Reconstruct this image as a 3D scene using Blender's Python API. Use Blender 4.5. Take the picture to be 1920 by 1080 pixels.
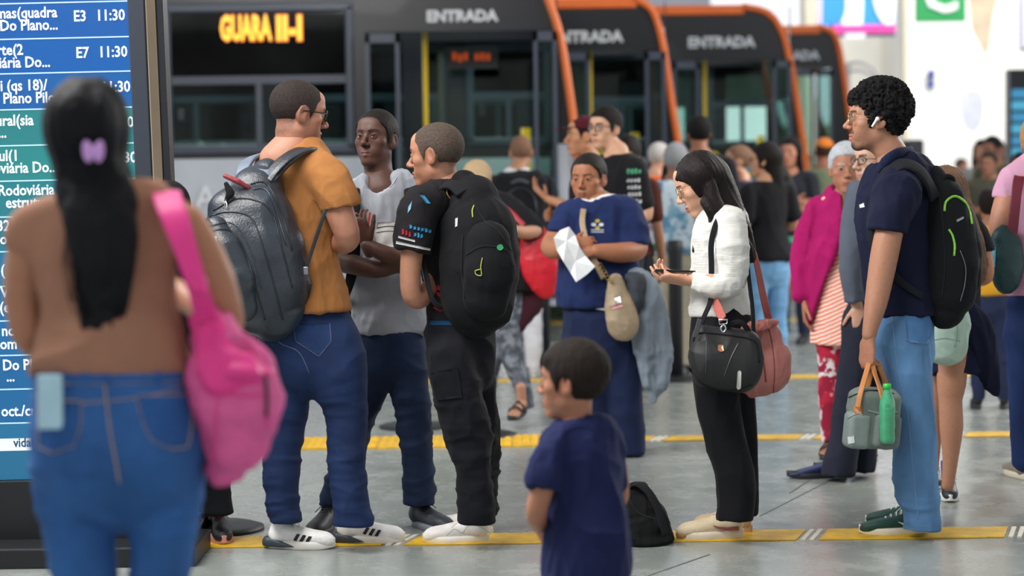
import bpy, bmesh, math, random
import numpy as np
from mathutils import Vector, Matrix, Quaternion

# ---------------------------------------------------------------- camera, world, lights, exposure
for o in list(bpy.data.objects): bpy.data.objects.remove(o)
SC = bpy.context.scene
COL = SC.collection
F_PX = 4000.0; CAMZ = 1.43; PITCH = math.atan(208/4000.0); ROLL = 0.013
CAM = np.array([0, 0, CAMZ])
FWD = np.array([0, math.cos(PITCH), -math.sin(PITCH)])
U0 = np.array([0, math.sin(PITCH), math.cos(PITCH)])
RT = np.array([math.cos(ROLL), 0, 0]) - math.sin(ROLL)*U0
UP = math.cos(ROLL)*U0 + np.array([math.sin(ROLL), 0, 0])
cam_data = bpy.data.cameras.new('camera'); cam = bpy.data.objects.new('camera', cam_data); COL.objects.link(cam)
cam_data.sensor_width = 36; cam_data.lens = 36*F_PX/1920.0; cam_data.clip_end = 400
cam.matrix_world = Matrix(((RT[0], UP[0], -FWD[0], 0), (RT[1], UP[1], -FWD[1], 0), (RT[2], UP[2], -FWD[2], CAMZ), (0, 0, 0, 1)))
cam_data.dof.use_dof = True; cam_data.dof.focus_distance = 8.3; cam_data.dof.aperture_fstop = 1.9
SC.camera = cam

wd = bpy.data.worlds.new('daylight'); SC.world = wd; wd.use_nodes = True
nt = wd.node_tree; bgn = nt.nodes['Background']
tcn = nt.nodes.new('ShaderNodeTexCoord'); sep = nt.nodes.new('ShaderNodeSeparateXYZ'); rmp = nt.nodes.new('ShaderNodeValToRGB')
nt.links.new(tcn.outputs['Generated'], sep.inputs[0]); nt.links.new(sep.outputs['Z'], rmp.inputs[0]); nt.links.new(rmp.outputs[0], bgn.inputs[0])
rmp.color_ramp.elements[0].position = 0.0; rmp.color_ramp.elements[0].color = (0.92, 0.95, 1.0, 1)
rmp.color_ramp.elements[1].position = 0.7; rmp.color_ramp.elements[1].color = (0.42, 0.48, 0.58, 1)
bgn.inputs[1].default_value = 1.15

def area_light(name, loc, target, sx, sy, power, color=(1, 1, 1)):
    ld = bpy.data.lights.new(name, 'AREA'); ld.shape = 'RECTANGLE'; ld.size = sx; ld.size_y = sy; ld.energy = power; ld.color = color
    o = bpy.data.objects.new(name, ld); COL.objects.link(o); o.location = loc
    o.rotation_euler = (Vector(target)-Vector(loc)).to_track_quat('-Z', 'Y').to_euler()
    return o
area_light('skylight_over_platform', (-2.5, 7.5, 4.95), (0.0, 9.5, 0.6), 6, 3.5, 900, (1.0, 0.98, 0.95))
area_light('added_far_wall_fill', (9, 27, 9), (10, 38, 2.5), 12, 5, 1500, (1.0, 0.98, 0.94))  # added fill lamp above the frame, brightens the far wall
area_light('skylight_by_right_side', (6, 14, 4.95), (1.5, 13, 0.8), 6, 4, 760, (1.0, 0.97, 0.92))
SC.view_settings.view_transform = 'Standard'; SC.view_settings.look = 'None'; SC.view_settings.gamma = 1.0
SC.view_settings.use_curve_mapping = False; SC.view_settings.exposure = 0.22

# ---------------------------------------------------------------- helpers
def W(px, py, D):
    return CAM + FWD*D + RT*((px-960)*D/F_PX) + UP*((540-py)*D/F_PX)
def G(px, py):
    r = FWD + RT*((px-960)/F_PX) + UP*((540-py)/F_PX)
    return CAM + r*(-CAMZ/r[2])
def depth_of(px, py):
    return float(np.dot(G(px, py)-CAM, FWD))
def V(*a): return np.array(a, float)
def unit(v): v = np.asarray(v, float); return v/(np.linalg.norm(v)+1e-12)
def srgb(h):
    if isinstance(h, str):
        h = h.lstrip('#'); c = [int(h[i:i+2], 16)/255 for i in (0, 2, 4)]
    else: c = h
    return tuple([(x/12.92 if x <= 0.04045 else ((x+0.055)/1.055)**2.4) for x in c])

_h = np.random.RandomState(7).rand(4096).astype(np.float32)
def vnoise(P, seed=0):
    P = np.asarray(P, np.float32); i = np.floor(P).astype(np.int64); f = P-i; f = f*f*(3-2*f)
    def hs(a, b, c): return _h[(a*73856093 ^ b*19349663 ^ c*83492791 ^ (seed*2654435)) & 4095]
    x, y, z = i[:, 0], i[:, 1], i[:, 2]; fx, fy, fz = f[:, 0], f[:, 1], f[:, 2]
    r = 0
    for dx in (0, 1):
        wx = fx if dx else 1-fx
        for dy in (0, 1):
            wy = fy if dy else 1-fy
            for dz in (0, 1):
                wz = fz if dz else 1-fz
                r = r + wx*wy*wz*hs(x+dx, y+dy, z+dz)
    return r

# ---- implicit surface engine: primitives blended on a grid, then surface nets
class Fld:
    """list of primitives: (kind, data, k, op)"""
    def __init__(s): s.p = []
    def seg(s, a, b, ra, rb, k=0.01, op='+', side=None, flat=1.0):
        s.p.append(('chain', [(np.asarray(a, float), ra, flat), (np.asarray(b, float), rb, flat)], side, k, op)); return s
    def chain(s, secs, k=0.02, op='+', side=None, sub=0):
        secs = [(np.asarray(q[0], float), q[1], q[2] if len(q) > 2 else 1.0) for q in secs]
        if sub and len(secs) > 2: secs = catmull(secs, sub)
        s.p.append(('chain', secs, side, k, op)); return s
    def ell(s, c, r, k=0.01, op='+', R=None):
        s.p.append(('ell', (np.asarray(c, float), np.asarray(r, float), R), None, k, op)); return s
    def box(s, c, r, rnd, k=0.01, op='+', R=None):
        s.p.append(('box', (np.asarray(c, float), np.asarray(r, float), R, rnd), None, k, op)); return s
    def cut(s, pt, n, k=0.004):      # removes the half space on the side n points to
        s.p.append(('plane', (np.asarray(pt, float), unit(n)), None, k, '&')); return s
    def cutloc(s, pt, n, R, k=0.002):   # the same, but only within R of the point
        pt = np.asarray(pt, float); n = unit(n); c = pt+n*R*.55
        def fn(X, Y, Z):
            p = (X-pt[0])*n[0]+(Y-pt[1])*n[1]+(Z-pt[2])*n[2]
            return np.minimum(p, R-np.sqrt((X-c[0])**2+(Y-c[1])**2+(Z-c[2])**2))
        s.p.append(('func', fn, None, k, '&')); return s
    def func(s, fn, k=0.004, op='&'):
        s.p.append(('func', fn, None, k, op)); return s
    def bounds(s):
        lo = np.full(3, 1e9); hi = -lo
        for kind, d, side, k, op in s.p:
            if op != '+' : continue
            if kind == 'chain':
                for c, r, fl in d: lo = np.minimum(lo, c-r*max(1, fl)); hi = np.maximum(hi, c+r*max(1, fl))
            elif kind in ('ell', 'box'):
                m = np.linalg.norm(d[1]) if d[2] is not None else d[1]
                lo = np.minimum(lo, d[0]-m); hi = np.maximum(hi, d[0]+m)
        return lo, hi

def catmull(secs, n):
    out = []; N = len(secs)
    for i in range(N-1):
        q0, q1, q2, q3 = secs[max(i-1, 0)], secs[i], secs[i+1], secs[min(i+2, N-1)]
        for j in range(n+1 if i == N-2 else n):
            t = j/n
            def cr(a, b, c, d): return 0.5*((2*b)+(-a+c)*t+(2*a-5*b+4*c-d)*t*t+(-a+3*b-3*c+d)*t**3)
            out.append((cr(q0[0], q1[0], q2[0], q3[0]), float(cr(q0[1], q1[1], q2[1], q3[1])), float(cr(q0[2], q1[2], q2[2], q3[2]))))
    return out

def _smin(a, b, k):
    if k <= 0: return np.minimum(a, b)
    h = np.maximum(k-np.abs(a-b), 0)/k
    return np.minimum(a, b)-h*h*k*0.25

def evalfld(fld, xs, ys, zs):
    nx, ny, nz = len(xs), len(ys), len(zs)
    Fv = np.full((nx, ny, nz), 0.2, np.float32)
    h = max(xs[1]-xs[0], 1e-4)
    for kind, d, side, k, op in fld.p:
        if kind == 'chain':
            lo = np.min([c-r*max(1, fl) for c, r, fl in d], 0); hi = np.max([c+r*max(1, fl) for c, r, fl in d], 0)
        elif kind in ('ell', 'box'):
            m = np.linalg.norm(d[1]) if d[2] is not None else d[1]
            lo, hi = d[0]-m, d[0]+m
        else: lo, hi = np.full(3, -1e9), np.full(3, 1e9)
        mg = k+2.2*h
        i0, i1 = np.searchsorted(xs, lo[0]-mg), np.searchsorted(xs, hi[0]+mg)
        j0, j1 = np.searchsorted(ys, lo[1]-mg), np.searchsorted(ys, hi[1]+mg)
        k0, k1 = np.searchsorted(zs, lo[2]-mg), np.searchsorted(zs, hi[2]+mg)
        if i1 <= i0 or j1 <= j0 or k1 <= k0: continue
        X = xs[i0:i1, None, None].astype(np.float32); Y = ys[None, j0:j1, None].astype(np.float32); Z = zs[None, None, k0:k1].astype(np.float32)
        if kind == 'chain':
            dd = None
            for q in range(len(d)-1):
                (a, ra, fa), (b, rb, fb) = d[q], d[q+1]
                ab = b-a; L2 = float(ab@ab)+1e-12
                qx, qy, qz = X-a[0], Y-a[1], Z-a[2]
                t = np.clip((qx*ab[0]+qy*ab[1]+qz*ab[2])/L2, 0, 1)
                vx, vy, vz = qx-t*ab[0], qy-t*ab[1], qz-t*ab[2]
                n2 = vx*vx+vy*vy+vz*vz
                sc = 1.0
                if side is not None and (abs(fa-1) > 1e-3 or abs(fb-1) > 1e-3):
                    n = unit(np.cross(unit(ab), unit(side)))
                    dn = vx*n[0]+vy*n[1]+vz*n[2]
                    fl = fa+(fb-fa)*t
                    n2 = n2+dn*dn*(1/(fl*fl)-1)
                    sc = np.minimum(1.0, fl)
                e = (np.sqrt(n2)-(ra+(rb-ra)*t))
                e = np.where(e < 0, e*sc, e*(0.5+0.5*sc))
                dd = e if dd is None else np.minimum(dd, e)
        elif kind in ('ell', 'box'):
            c, r, R = d[0], d[1], d[2]
            qx, qy, qz = X-c[0], Y-c[1], Z-c[2]
            if R is not None:
                qx, qy, qz = (qx*R[0][i]+qy*R[1][i]+qz*R[2][i] for i in range(3))
            if kind == 'ell':
                k0_ = np.sqrt((qx/r[0])**2+(qy/r[1])**2+(qz/r[2])**2)
                k1_ = np.sqrt((qx/r[0]**2)**2+(qy/r[1]**2)**2+(qz/r[2]**2)**2)
                dd = k0_*(k0_-1)/(k1_+1e-6)
            else:
                rn = d[3]; ax, ay, az = np.abs(qx)-(r[0]-rn), np.abs(qy)-(r[1]-rn), np.abs(qz)-(r[2]-rn)
                dd = np.sqrt(np.maximum(ax, 0)**2+np.maximum(ay, 0)**2+np.maximum(az, 0)**2)+np.minimum(np.maximum(ax, np.maximum(ay, az)), 0)-rn
        elif kind == 'plane':
            dd = (X-d[0][0])*d[1][0]+(Y-d[0][1])*d[1][1]+(Z-d[0][2])*d[1][2]
        else:
            dd = d(X, Y, Z)
        S = Fv[i0:i1, j0:j1, k0:k1]
        if op == '+': S[...] = _smin(S, dd, k)
        elif op == '-': S[...] = -_smin(-S, dd, k)
        else: S[...] = -_smin(-S, -dd, k)
    return Fv

def nets(Fv, xs, ys, zs):
    s = Fv < 0
    nx, ny, nz = Fv.shape
    c = s[:-1, :-1, :-1].astype(np.int8)
    tot = np.zeros((nx-1, ny-1, nz-1), np.int8)
    for a in (0, 1):
        for b in (0, 1):
            for e in (0, 1): tot += s[a:nx-1+a, b:ny-1+b, e:nz-1+e]
    act = (tot > 0) & (tot < 8)
    idx = np.full(act.shape, -1, np.int64); I = np.argwhere(act); n = len(I)
    if n == 0: return np.zeros((0, 3)), np.zeros((0, 4), int)
    idx[act] = np.arange(n)
    acc = np.zeros((n, 3)); cnt = np.zeros(n)
    ci, cj, ck = I[:, 0], I[:, 1], I[:, 2]
    corners = [(0, 0, 0), (1, 0, 0), (0, 1, 0), (1, 1, 0), (0, 0, 1), (1, 0, 1), (0, 1, 1), (1, 1, 1)]
    vals = {q: Fv[ci+q[0], cj+q[1], ck+q[2]] for q in corners}
    for q in corners:
        for ax in range(3):
            if q[ax]: continue
            w = list(q); w[ax] = 1; w = tuple(w)
            a, b = vals[q], vals[w]
            m = (a < 0) != (b < 0)
            t = np.where(m, a/(a-b+1e-20*(a == b)), 0)
            for k in range(3): acc[:, k] += m*(q[k]+(t if k == ax else 0))
            cnt += m
    P = I+acc/cnt[:, None]
    def mp(arr, u):
        i = np.clip(u.astype(int), 0, len(arr)-2); return arr[i]+(arr[i+1]-arr[i])*(u-i)
    Vt = np.stack([mp(xs, P[:, 0]), mp(ys, P[:, 1]), mp(zs, P[:, 2])], 1)
    quads = []
    for ax in range(3):
        A = [slice(None)]*3; B = [slice(None)]*3; A[ax] = slice(0, -1); B[ax] = slice(1, None)
        m = s[tuple(A)] != s[tuple(B)]
        E = np.argwhere(m); flip = s[tuple(A)][m]
        u, v = [(1, 2), (2, 0), (0, 1)][ax]
        ok = (E[:, u] > 0) & (E[:, v] > 0) & (E[:, u] < Fv.shape[u]-1) & (E[:, v] < Fv.shape[v]-1)
        E = E[ok]; flip = flip[ok]
        def at(du, dv):
            Q = E.copy(); Q[:, u] += du; Q[:, v] += dv; return idx[Q[:, 0], Q[:, 1], Q[:, 2]]
        q = np.stack([at(-1, -1), at(0, -1), at(0, 0), at(-1, 0)], 1)
        q[~flip] = q[~flip][:, ::-1]
        quads.append(q)
    Q = np.concatenate(quads); Q = Q[(Q >= 0).all(1)]
    return Vt, Q

def relax(Vt, Q, it=1, lam=0.5):
    n = len(Vt); e = np.concatenate([Q[:, [0, 1]], Q[:, [1, 2]], Q[:, [2, 3]], Q[:, [3, 0]]])
    deg = np.bincount(e.ravel(), minlength=n).astype(float); deg[deg == 0] = 1
    for _ in range(it):
        acc = np.stack([np.bincount(e[:, 0], Vt[e[:, 1], k], n)+np.bincount(e[:, 1], Vt[e[:, 0], k], n) for k in range(3)], 1)
        Vt = Vt+lam*(acc/deg[:, None]-Vt)
    return Vt
def vnormals(Vt, Q):
    fn = np.cross(Vt[Q[:, 2]]-Vt[Q[:, 0]], Vt[Q[:, 3]]-Vt[Q[:, 1]])
    n = len(Vt); N = np.stack([sum(np.bincount(Q[:, j], fn[:, k], n) for j in range(4)) for k in range(3)], 1)
    return N/(np.linalg.norm(N, axis=1)[:, None]+1e-12)
def polygonise(fld, vox, lo=None, hi=None, it=1):
    blo, bhi = fld.bounds()
    if lo is not None: blo = np.maximum(blo-2*vox, lo); bhi = np.minimum(bhi+2*vox, hi)
    else: blo = blo-2.5*vox; bhi = bhi+2.5*vox
    ax = [np.arange(blo[i], bhi[i]+vox, vox) for i in range(3)]
    if min(len(a) for a in ax) < 3: return np.zeros((0, 3)), np.zeros((0, 4), int)
    Vt, Q = nets(evalfld(fld, *ax), *ax)
    if len(Vt) and it: Vt = relax(Vt, Q, it)
    return Vt, Q
def folds(Vt, Q, amp, freq, seed=0, mask=None):
    """cloth folds: ridged, warped noise pushed along the normal; freq = cycles per metre (x, y, z)"""
    N = vnormals(Vt, Q); fr = np.array(freq, float)
    w = np.stack([vnoise(Vt*3.1, seed+11), vnoise(Vt*3.1+7, seed+12), vnoise(Vt*3.1+15, seed+13)], 1)-0.5
    a = vnoise((Vt+w*0.14)*fr, seed); b = vnoise((Vt+w*0.10)*fr*2.1+3.3, seed+1)
    d = (1-np.abs(2*a-1)**.7*1.9)*0.95+(1-np.abs(2*b-1)**.7*1.9)*0.42
    g = vnoise(Vt*5.0+1.7, seed+5); d = d*(0.30+1.5*g)
    if mask is not None: d = d*mask(Vt)
    return Vt+N*(d*amp)[:, None]

# ---------------------------------------------------------------- objects
def link(o, parent=None):
    COL.objects.link(o)
    if parent is not None: o.parent = parent
    return o
def base(parent):
    return np.array(parent['_b']) if parent is not None and '_b' in parent else np.zeros(3)
def rawmesh(name, Vt, faces, mat, parent=None, smooth=True, colors=None):
    me = bpy.data.meshes.new(name)
    Vt = np.asarray(Vt, float)-base(parent)
    if isinstance(faces, np.ndarray):
        nf, k = faces.shape
        me.vertices.add(len(Vt)); me.vertices.foreach_set('co', Vt.astype(np.float32).ravel())
        me.loops.add(nf*k); me.loops.foreach_set('vertex_index', faces.astype(np.int32).ravel())
        me.polygons.add(nf); me.polygons.foreach_set('loop_start', np.arange(0, nf*k, k, dtype=np.int32))
        me.update(calc_edges=True)
    else:
        me.from_pydata([tuple(v) for v in Vt], [], faces); me.update()
    if smooth: me.polygons.foreach_set('use_smooth', np.ones(len(me.polygons), bool))
    if colors is not None:
        at = me.color_attributes.new('col', 'FLOAT_COLOR', 'POINT')
        c4 = np.ones((len(Vt), 4), np.float32); c4[:, :3] = colors; at.data.foreach_set('color', c4.ravel())
    if mat is not None: me.materials.append(mat)
    o = bpy.data.objects.new(name, me); link(o, parent)
    if parent is not None: o['_b'] = list(base(parent))
    return o
def sdfobj(name, fld, mat, parent=None, vox=0.008, it=1, fold=None, colors=None):
    Vt, Q = polygonise(fld, vox, it=it)
    if fold: 
        fs = fold if isinstance(fold, list) else [fold]
        for f in fs: Vt = folds(Vt, Q, *f)
    return rawmesh(name, Vt, Q, mat, parent, True, colors(Vt) if colors else None)
def thing(name, label, cat, loc, group=None):
    o = bpy.data.objects.new(name, None); o.empty_display_size = 0.1; link(o)
    o.location = [float(v) for v in loc]; o['_b'] = [float(v) for v in loc]
    o['label'] = label; o['category'] = cat
    if group: o['group'] = group
    return o
def tag(o, label, cat, group=None):
    o['label'] = label; o['category'] = cat
    if group: o['group'] = group
    return o
def struct(o): o['kind'] = 'structure'; return o

class MB:
    """collects simple solids into one mesh"""
    def __init__(s): s.v = []; s.f = []
    def add(s, vs, fs):
        n = len(s.v); s.v += [tuple(map(float, v)) for v in vs]; s.f += [tuple(i+n for i in f) for f in fs]; return s
    def hexa(s, p):   # p: 4 bottom, 4 top points
        return s.add(p, [(3, 2, 1, 0), (4, 5, 6, 7), (0, 1, 5, 4), (1, 2, 6, 5), (2, 3, 7, 6), (3, 0, 4, 7)])
    def box(s, lo, hi):
        x0, y0, z0 = lo; x1, y1, z1 = hi
        return s.hexa([(x0, y0, z0), (x1, y0, z0), (x1, y1, z0), (x0, y1, z0), (x0, y0, z1), (x1, y0, z1), (x1, y1, z1), (x0, y1, z1)])
    def prism(s, poly, y0, y1, M=None):    # polygon in (x,z), extruded along y
        n = len(poly); vs = [(p[0], y0, p[1]) for p in poly]+[(p[0], y1, p[1]) for p in poly]
        if M is not None: vs = [M(v) for v in vs]
        return s.add(vs, [tuple(range(n)), tuple(range(2*n-1, n-1, -1))]+[(i, i+n, (i+1) % n+n, (i+1) % n) for i in range(n)])
    def tube(s, pts, r, n=8, closed=False):
        pts = [np.asarray(p, float) for p in pts]; N = len(pts); rr = r if hasattr(r, '__len__') else [r]*N
        vs = []; t0 = None
        for i in range(N):
            a = pts[i-1] if (i > 0 or closed) else pts[i]; b = pts[(i+1) % N] if (i < N-1 or closed) else pts[i]
            t = unit(b-a)
            if t0 is None:
                u = unit(np.cross(t, [0.13, 0.31, 0.94])) 
            else:
                u = unit(u-t*(u@t))
            t0 = t; w = np.cross(t, u)
            for j in range(n):
                an = 2*math.pi*j/n; vs.append(pts[i]+(u*math.cos(an)+w*math.sin(an))*rr[i])
        fs = []
        for i in range(N if closed else N-1):
            for j in range(n):
                a, b = i*n+j, i*n+(j+1) % n; c, d = ((i+1) % N)*n+(j+1) % n, ((i+1) % N)*n+j
                fs.append((a, b, c, d))
        if not closed: fs += [tuple(range(n-1, -1, -1)), tuple((N-1)*n+j for j in range(n))]
        return s.add(vs, fs)
    def ribbon(s, pts, w, t, nrm):
        """flat strap: nrm = normal (one or a list)"""
        pts = [np.asarray(p, float) for p in pts]; N = len(pts); vs = []
        ww = w if hasattr(w, '__len__') else [w]*N
        for i in range(N):
            d = unit(pts[min(i+1, N-1)]-pts[max(i-1, 0)]); n = np.asarray(nrm[i] if isinstance(nrm, list) else nrm, float)
            n = unit(n-d*(n@d)); b = np.cross(d, n)
            for (u, v) in ((-1, -1), (-.8, -1.25), (.8, -1.25), (1, -1), (1, 1), (.8, 1.25), (-.8, 1.25), (-1, 1)): vs.append(pts[i]+b*u*ww[i]/2+n*v*t/2)
        fs = []
        for i in range(N-1):
            for j in range(8): fs.append((i*8+j, (i+1)*8+j, (i+1)*8+(j+1) % 8, i*8+(j+1) % 8))
        fs += [tuple(range(8)), tuple((N-1)*8+j for j in range(7, -1, -1))]
        return s.add(vs, fs)
    def lathe(s, prof, c, n=24, M=None):   # prof: (r,z)
        vs = []
        for r, z in prof:
            for j in range(n):
                a = 2*math.pi*j/n; p = np.array([r*math.cos(a), r*math.sin(a), z])
                vs.append((M@p if M is not None else p)+np.asarray(c))
        m = len(prof); fs = [(i*n+j, i*n+(j+1) % n, (i+1)*n+(j+1) % n, (i+1)*n+j) for i in range(m-1) for j in range(n)]
        fs += [tuple(range(n-1, -1, -1)), tuple((m-1)*n+j for j in range(n))]
        return s.add(vs, fs)
    def build(s, name, mat, parent=None, smooth=False, bevel=0, fix=False):
        o = rawmesh(name, s.v, s.f, mat, parent, smooth)
        if fix:
            bm = bmesh.new(); bm.from_mesh(o.data); bmesh.ops.recalc_face_normals(bm, faces=bm.faces); bm.to_mesh(o.data); bm.free()
        if bevel:
            m = o.modifiers.new('bevel', 'BEVEL'); m.width = bevel; m.segments = 2; m.limit_method = 'ANGLE'
        return o
def spline(pts, n=6):
    secs = [(np.asarray(p, float), 1.0, 1.0) for p in pts]
    return [q[0] for q in catmull(secs, n)]
def curved(pts, n=6): return spline(pts, n)

def text_mesh(name, body, mat, parent, origin, xdir, ydir, size, depth=0.002, align='LEFT', bold=0.0, xs=1.0):
    cu = bpy.data.curves.new(name, 'FONT'); cu.body = body; cu.size = size; cu.extrude = depth/2; cu.align_x = align; cu.align_y = 'CENTER'; cu.offset = bold; cu.resolution_u = 2
    to = bpy.data.objects.new('t', cu); COL.objects.link(to)
    dg = bpy.context.evaluated_depsgraph_get(); me = bpy.data.meshes.new_from_object(to.evaluated_get(dg))
    bpy.data.objects.remove(to); bpy.data.curves.remove(cu)
    n = len(me.vertices); co = np.zeros(n*3, np.float32); me.vertices.foreach_get('co', co); co = co.reshape(-1, 3)
    X = unit(xdir); Y = unit(ydir); Z = np.cross(X, Y)
    co = np.asarray(origin)+co[:, :1]*X*xs+co[:, 1:2]*Y+co[:, 2:3]*Z-base(parent)
    me.vertices.foreach_set('co', co.astype(np.float32).ravel()); me.name = name; me.materials.clear(); me.materials.append(mat); me.update()
    o = bpy.data.objects.new(name, me); link(o, parent)
    if parent is not None: o['_b'] = list(base(parent))
    return o

# ---------------------------------------------------------------- materials
MATS = {}
def _new(name):
    m = bpy.data.materials.new(name); m.use_nodes = True; b = m.node_tree.nodes['Principled BSDF']; return m, m.node_tree, b
def _noise(nt, scale, detail=3, sc=(1, 1, 1), rough=0.6):
    tc = nt.nodes.new('ShaderNodeTexCoord'); mp = nt.nodes.new('ShaderNodeMapping'); n = nt.nodes.new('ShaderNodeTexNoise')
    mp.inputs['Scale'].default_value = sc; n.inputs['Scale'].default_value = scale; n.inputs['Detail'].default_value = detail; n.inputs['Roughness'].default_value = rough
    nt.links.new(tc.outputs['Object'], mp.inputs[0]); nt.links.new(mp.outputs[0], n.inputs['Vector']); return n
def _mix(nt, a, b, fac):
    m = nt.nodes.new('ShaderNodeMix'); m.data_type = 'RGBA'
    for i, v in ((6, a), (7, b)):
        if hasattr(v, 'links'): nt.links.new(v, m.inputs[i])
        else: m.inputs[i].default_value = (*v[:3], 1)
    if hasattr(fac, 'links'): nt.links.new(fac, m.inputs[0])
    else: m.inputs[0].default_value = fac
    return m.outputs[2]
def _bump(nt, b, h, dist, st=0.5):
    bp = nt.nodes.new('ShaderNodeBump'); bp.inputs['Strength'].default_value = st; bp.inputs['Distance'].default_value = dist
    nt.links.new(h, bp.inputs['Height']); nt.links.new(bp.outputs[0], b.inputs['Normal'])
def _ramp(nt, src, a, b):
    r = nt.nodes.new('ShaderNodeMapRange'); r.inputs[1].default_value = a; r.inputs[2].default_value = b; nt.links.new(src, r.inputs[0]); return r.outputs[0]
def mat(key, col, rough=0.7, metal=0.0, var=0.12, scale=25, sc=(1, 1, 1), bump=0.0, bscale=300, bsc=(1, 1, 1), sheen=0.0, spec=0.5, coat=0.0, emit=0.0):
    k = (key, col, rough, metal)
    if k in MATS: return MATS[k]
    m, nt, b = _new(key); c = srgb(col)
    n = _noise(nt, scale, 3, sc)
    out = _mix(nt, tuple(x*(1-var) for x in c), tuple(min(1, x*(1+var)) for x in c), _ramp(nt, n.outputs[0], 0.3, 0.7))
    nt.links.new(out, b.inputs['Base Color']); b.inputs['Roughness'].default_value = rough; b.inputs['Metallic'].default_value = metal
    b.inputs['Specular IOR Level'].default_value = spec
    if sheen: b.inputs['Sheen Weight'].default_value = sheen
    if coat: b.inputs['Coat Weight'].default_value = coat
    if bump: 
        n2 = _noise(nt, bscale, 2, bsc); _bump(nt, b, n2.outputs[0], bump, 0.6)
    if emit:
        b.inputs['Emission Color'].default_value = (*c, 1); b.inputs['Emission Strength'].default_value = emit
    MATS[k] = m; return m
def cloth(col, var=0.10): return mat('cloth', col, 0.85, var=var, scale=9, bump=0.002, bscale=260, sheen=0.02, spec=0.18)
def denim(col): 
    return mat('denim', col, 0.8, var=0.28, scale=7, sc=(1, 1, .45), bump=0.002, bscale=420, bsc=(1, 1, .3), spec=0.25)
def leather(col, rough=0.42): return mat('leather', col, rough, var=0.15, scale=14, bump=0.0025, bscale=140, spec=0.5)
def plastic(col, rough=0.4): return mat('plastic', col, rough, var=0.05)
def metal(col, rough=0.3): return mat('metal', col, rough, metal=1.0, var=0.08)
def paint(col, rough=0.35): return mat('paint', col, rough, var=0.05, scale=4, coat=0.05, spec=0.35)
def hairmat(col): return mat('hair', col, 0.58, var=0.45, scale=60, sc=(6, 6, .35), bump=0.006, bscale=75, bsc=(4, 4, .14), spec=0.15)
def hairshort(col): return mat('short_hair', col, 0.75, var=0.4, scale=160, bump=0.004, bscale=420, spec=0.2)
def vcol(key, rough=0.55, bump=0.0, bscale=300, sss=0.0, spec=0.4, var=0.06, scale=60):
    k = (key, rough)
    if k in MATS: return MATS[k]
    m, nt, b = _new(key); a = nt.nodes.new('ShaderNodeVertexColor'); a.layer_name = 'col'
    n = _noise(nt, scale, 4)
    hs = nt.nodes.new('ShaderNodeHueSaturation'); nt.links.new(a.outputs[0], hs.inputs['Color'])
    mr = nt.nodes.new('ShaderNodeMapRange'); mr.inputs[3].default_value = 1-var; mr.inputs[4].default_value = 1+var; mr.inputs[1].default_value = .3; mr.inputs[2].default_value = .7
    nt.links.new(n.outputs[0], mr.inputs[0]); nt.links.new(mr.outputs[0], hs.inputs['Value'])
    nt.links.new(hs.outputs[0], b.inputs['Base Color']); b.inputs['Roughness'].default_value = rough; b.inputs['Specular IOR Level'].default_value = spec
    if sss: 
        b.inputs['Subsurface Weight'].default_value = sss; b.inputs['Subsurface Radius'].default_value = (0.012, 0.005, 0.003); b.inputs['Subsurface Scale'].default_value = 1.0
    if bump: n2 = _noise(nt, bscale, 2); _bump(nt, b, n2.outputs[0], bump, 0.5)
    MATS[k] = m; return m
def emis(key, col, st):
    k = (key, col, st)
    if k in MATS: return MATS[k]
    m, nt, b = _new(key); c = srgb(col); n = _noise(nt, 30, 1)
    out = _mix(nt, tuple(x*.92 for x in c), c, n.outputs[0])
    b.inputs['Base Color'].default_value = (*[x*.2 for x in c], 1); nt.links.new(out, b.inputs['Emission Color']); b.inputs['Emission Strength'].default_value = st
    b.inputs['Roughness'].default_value = 0.3
    MATS[k] = m; return m
def glass(key='glass', tint=(0.5, 0.56, 0.55), gl=0.22, rough=0.04):
    if key in MATS: return MATS[key]
    m, nt, b = _new(key); nt.nodes.remove(b); out = nt.nodes['Material Output']
    tr = nt.nodes.new('ShaderNodeBsdfTransparent'); tr.inputs[0].default_value = (*tint, 1)
    g = nt.nodes.new('ShaderNodeBsdfGlossy'); g.inputs['Roughness'].default_value = rough; g.inputs['Color'].default_value = (.9, .95, 1, 1)
    lw = nt.nodes.new('ShaderNodeLayerWeight'); lw.inputs[0].default_value = .5; fr = nt.nodes.new('ShaderNodeMath'); fr.operation = 'POWER'; fr.inputs[1].default_value = 3.5; nt.links.new(lw.outputs['Facing'], fr.inputs[0])
    n = _noise(nt, 1.5, 2); ad = nt.nodes.new('ShaderNodeMath'); ad.operation = 'MULTIPLY_ADD'; ad.inputs[1].default_value = 0.06; nt.links.new(n.outputs[0], ad.inputs[0])
    f2 = nt.nodes.new('ShaderNodeMath'); f2.operation = 'MULTIPLY'; f2.inputs[1].default_value = gl/0.22; nt.links.new(fr.outputs[0], f2.inputs[0]); nt.links.new(f2.outputs[0], ad.inputs[2])
    mx = nt.nodes.new('ShaderNodeMixShader'); nt.links.new(ad.outputs[0], mx.inputs[0]); nt.links.new(tr.outputs[0], mx.inputs[1]); nt.links.new(g.outputs[0], mx.inputs[2]); nt.links.new(mx.outputs[0], out.inputs[0])
    MATS[key] = m; return m
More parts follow.
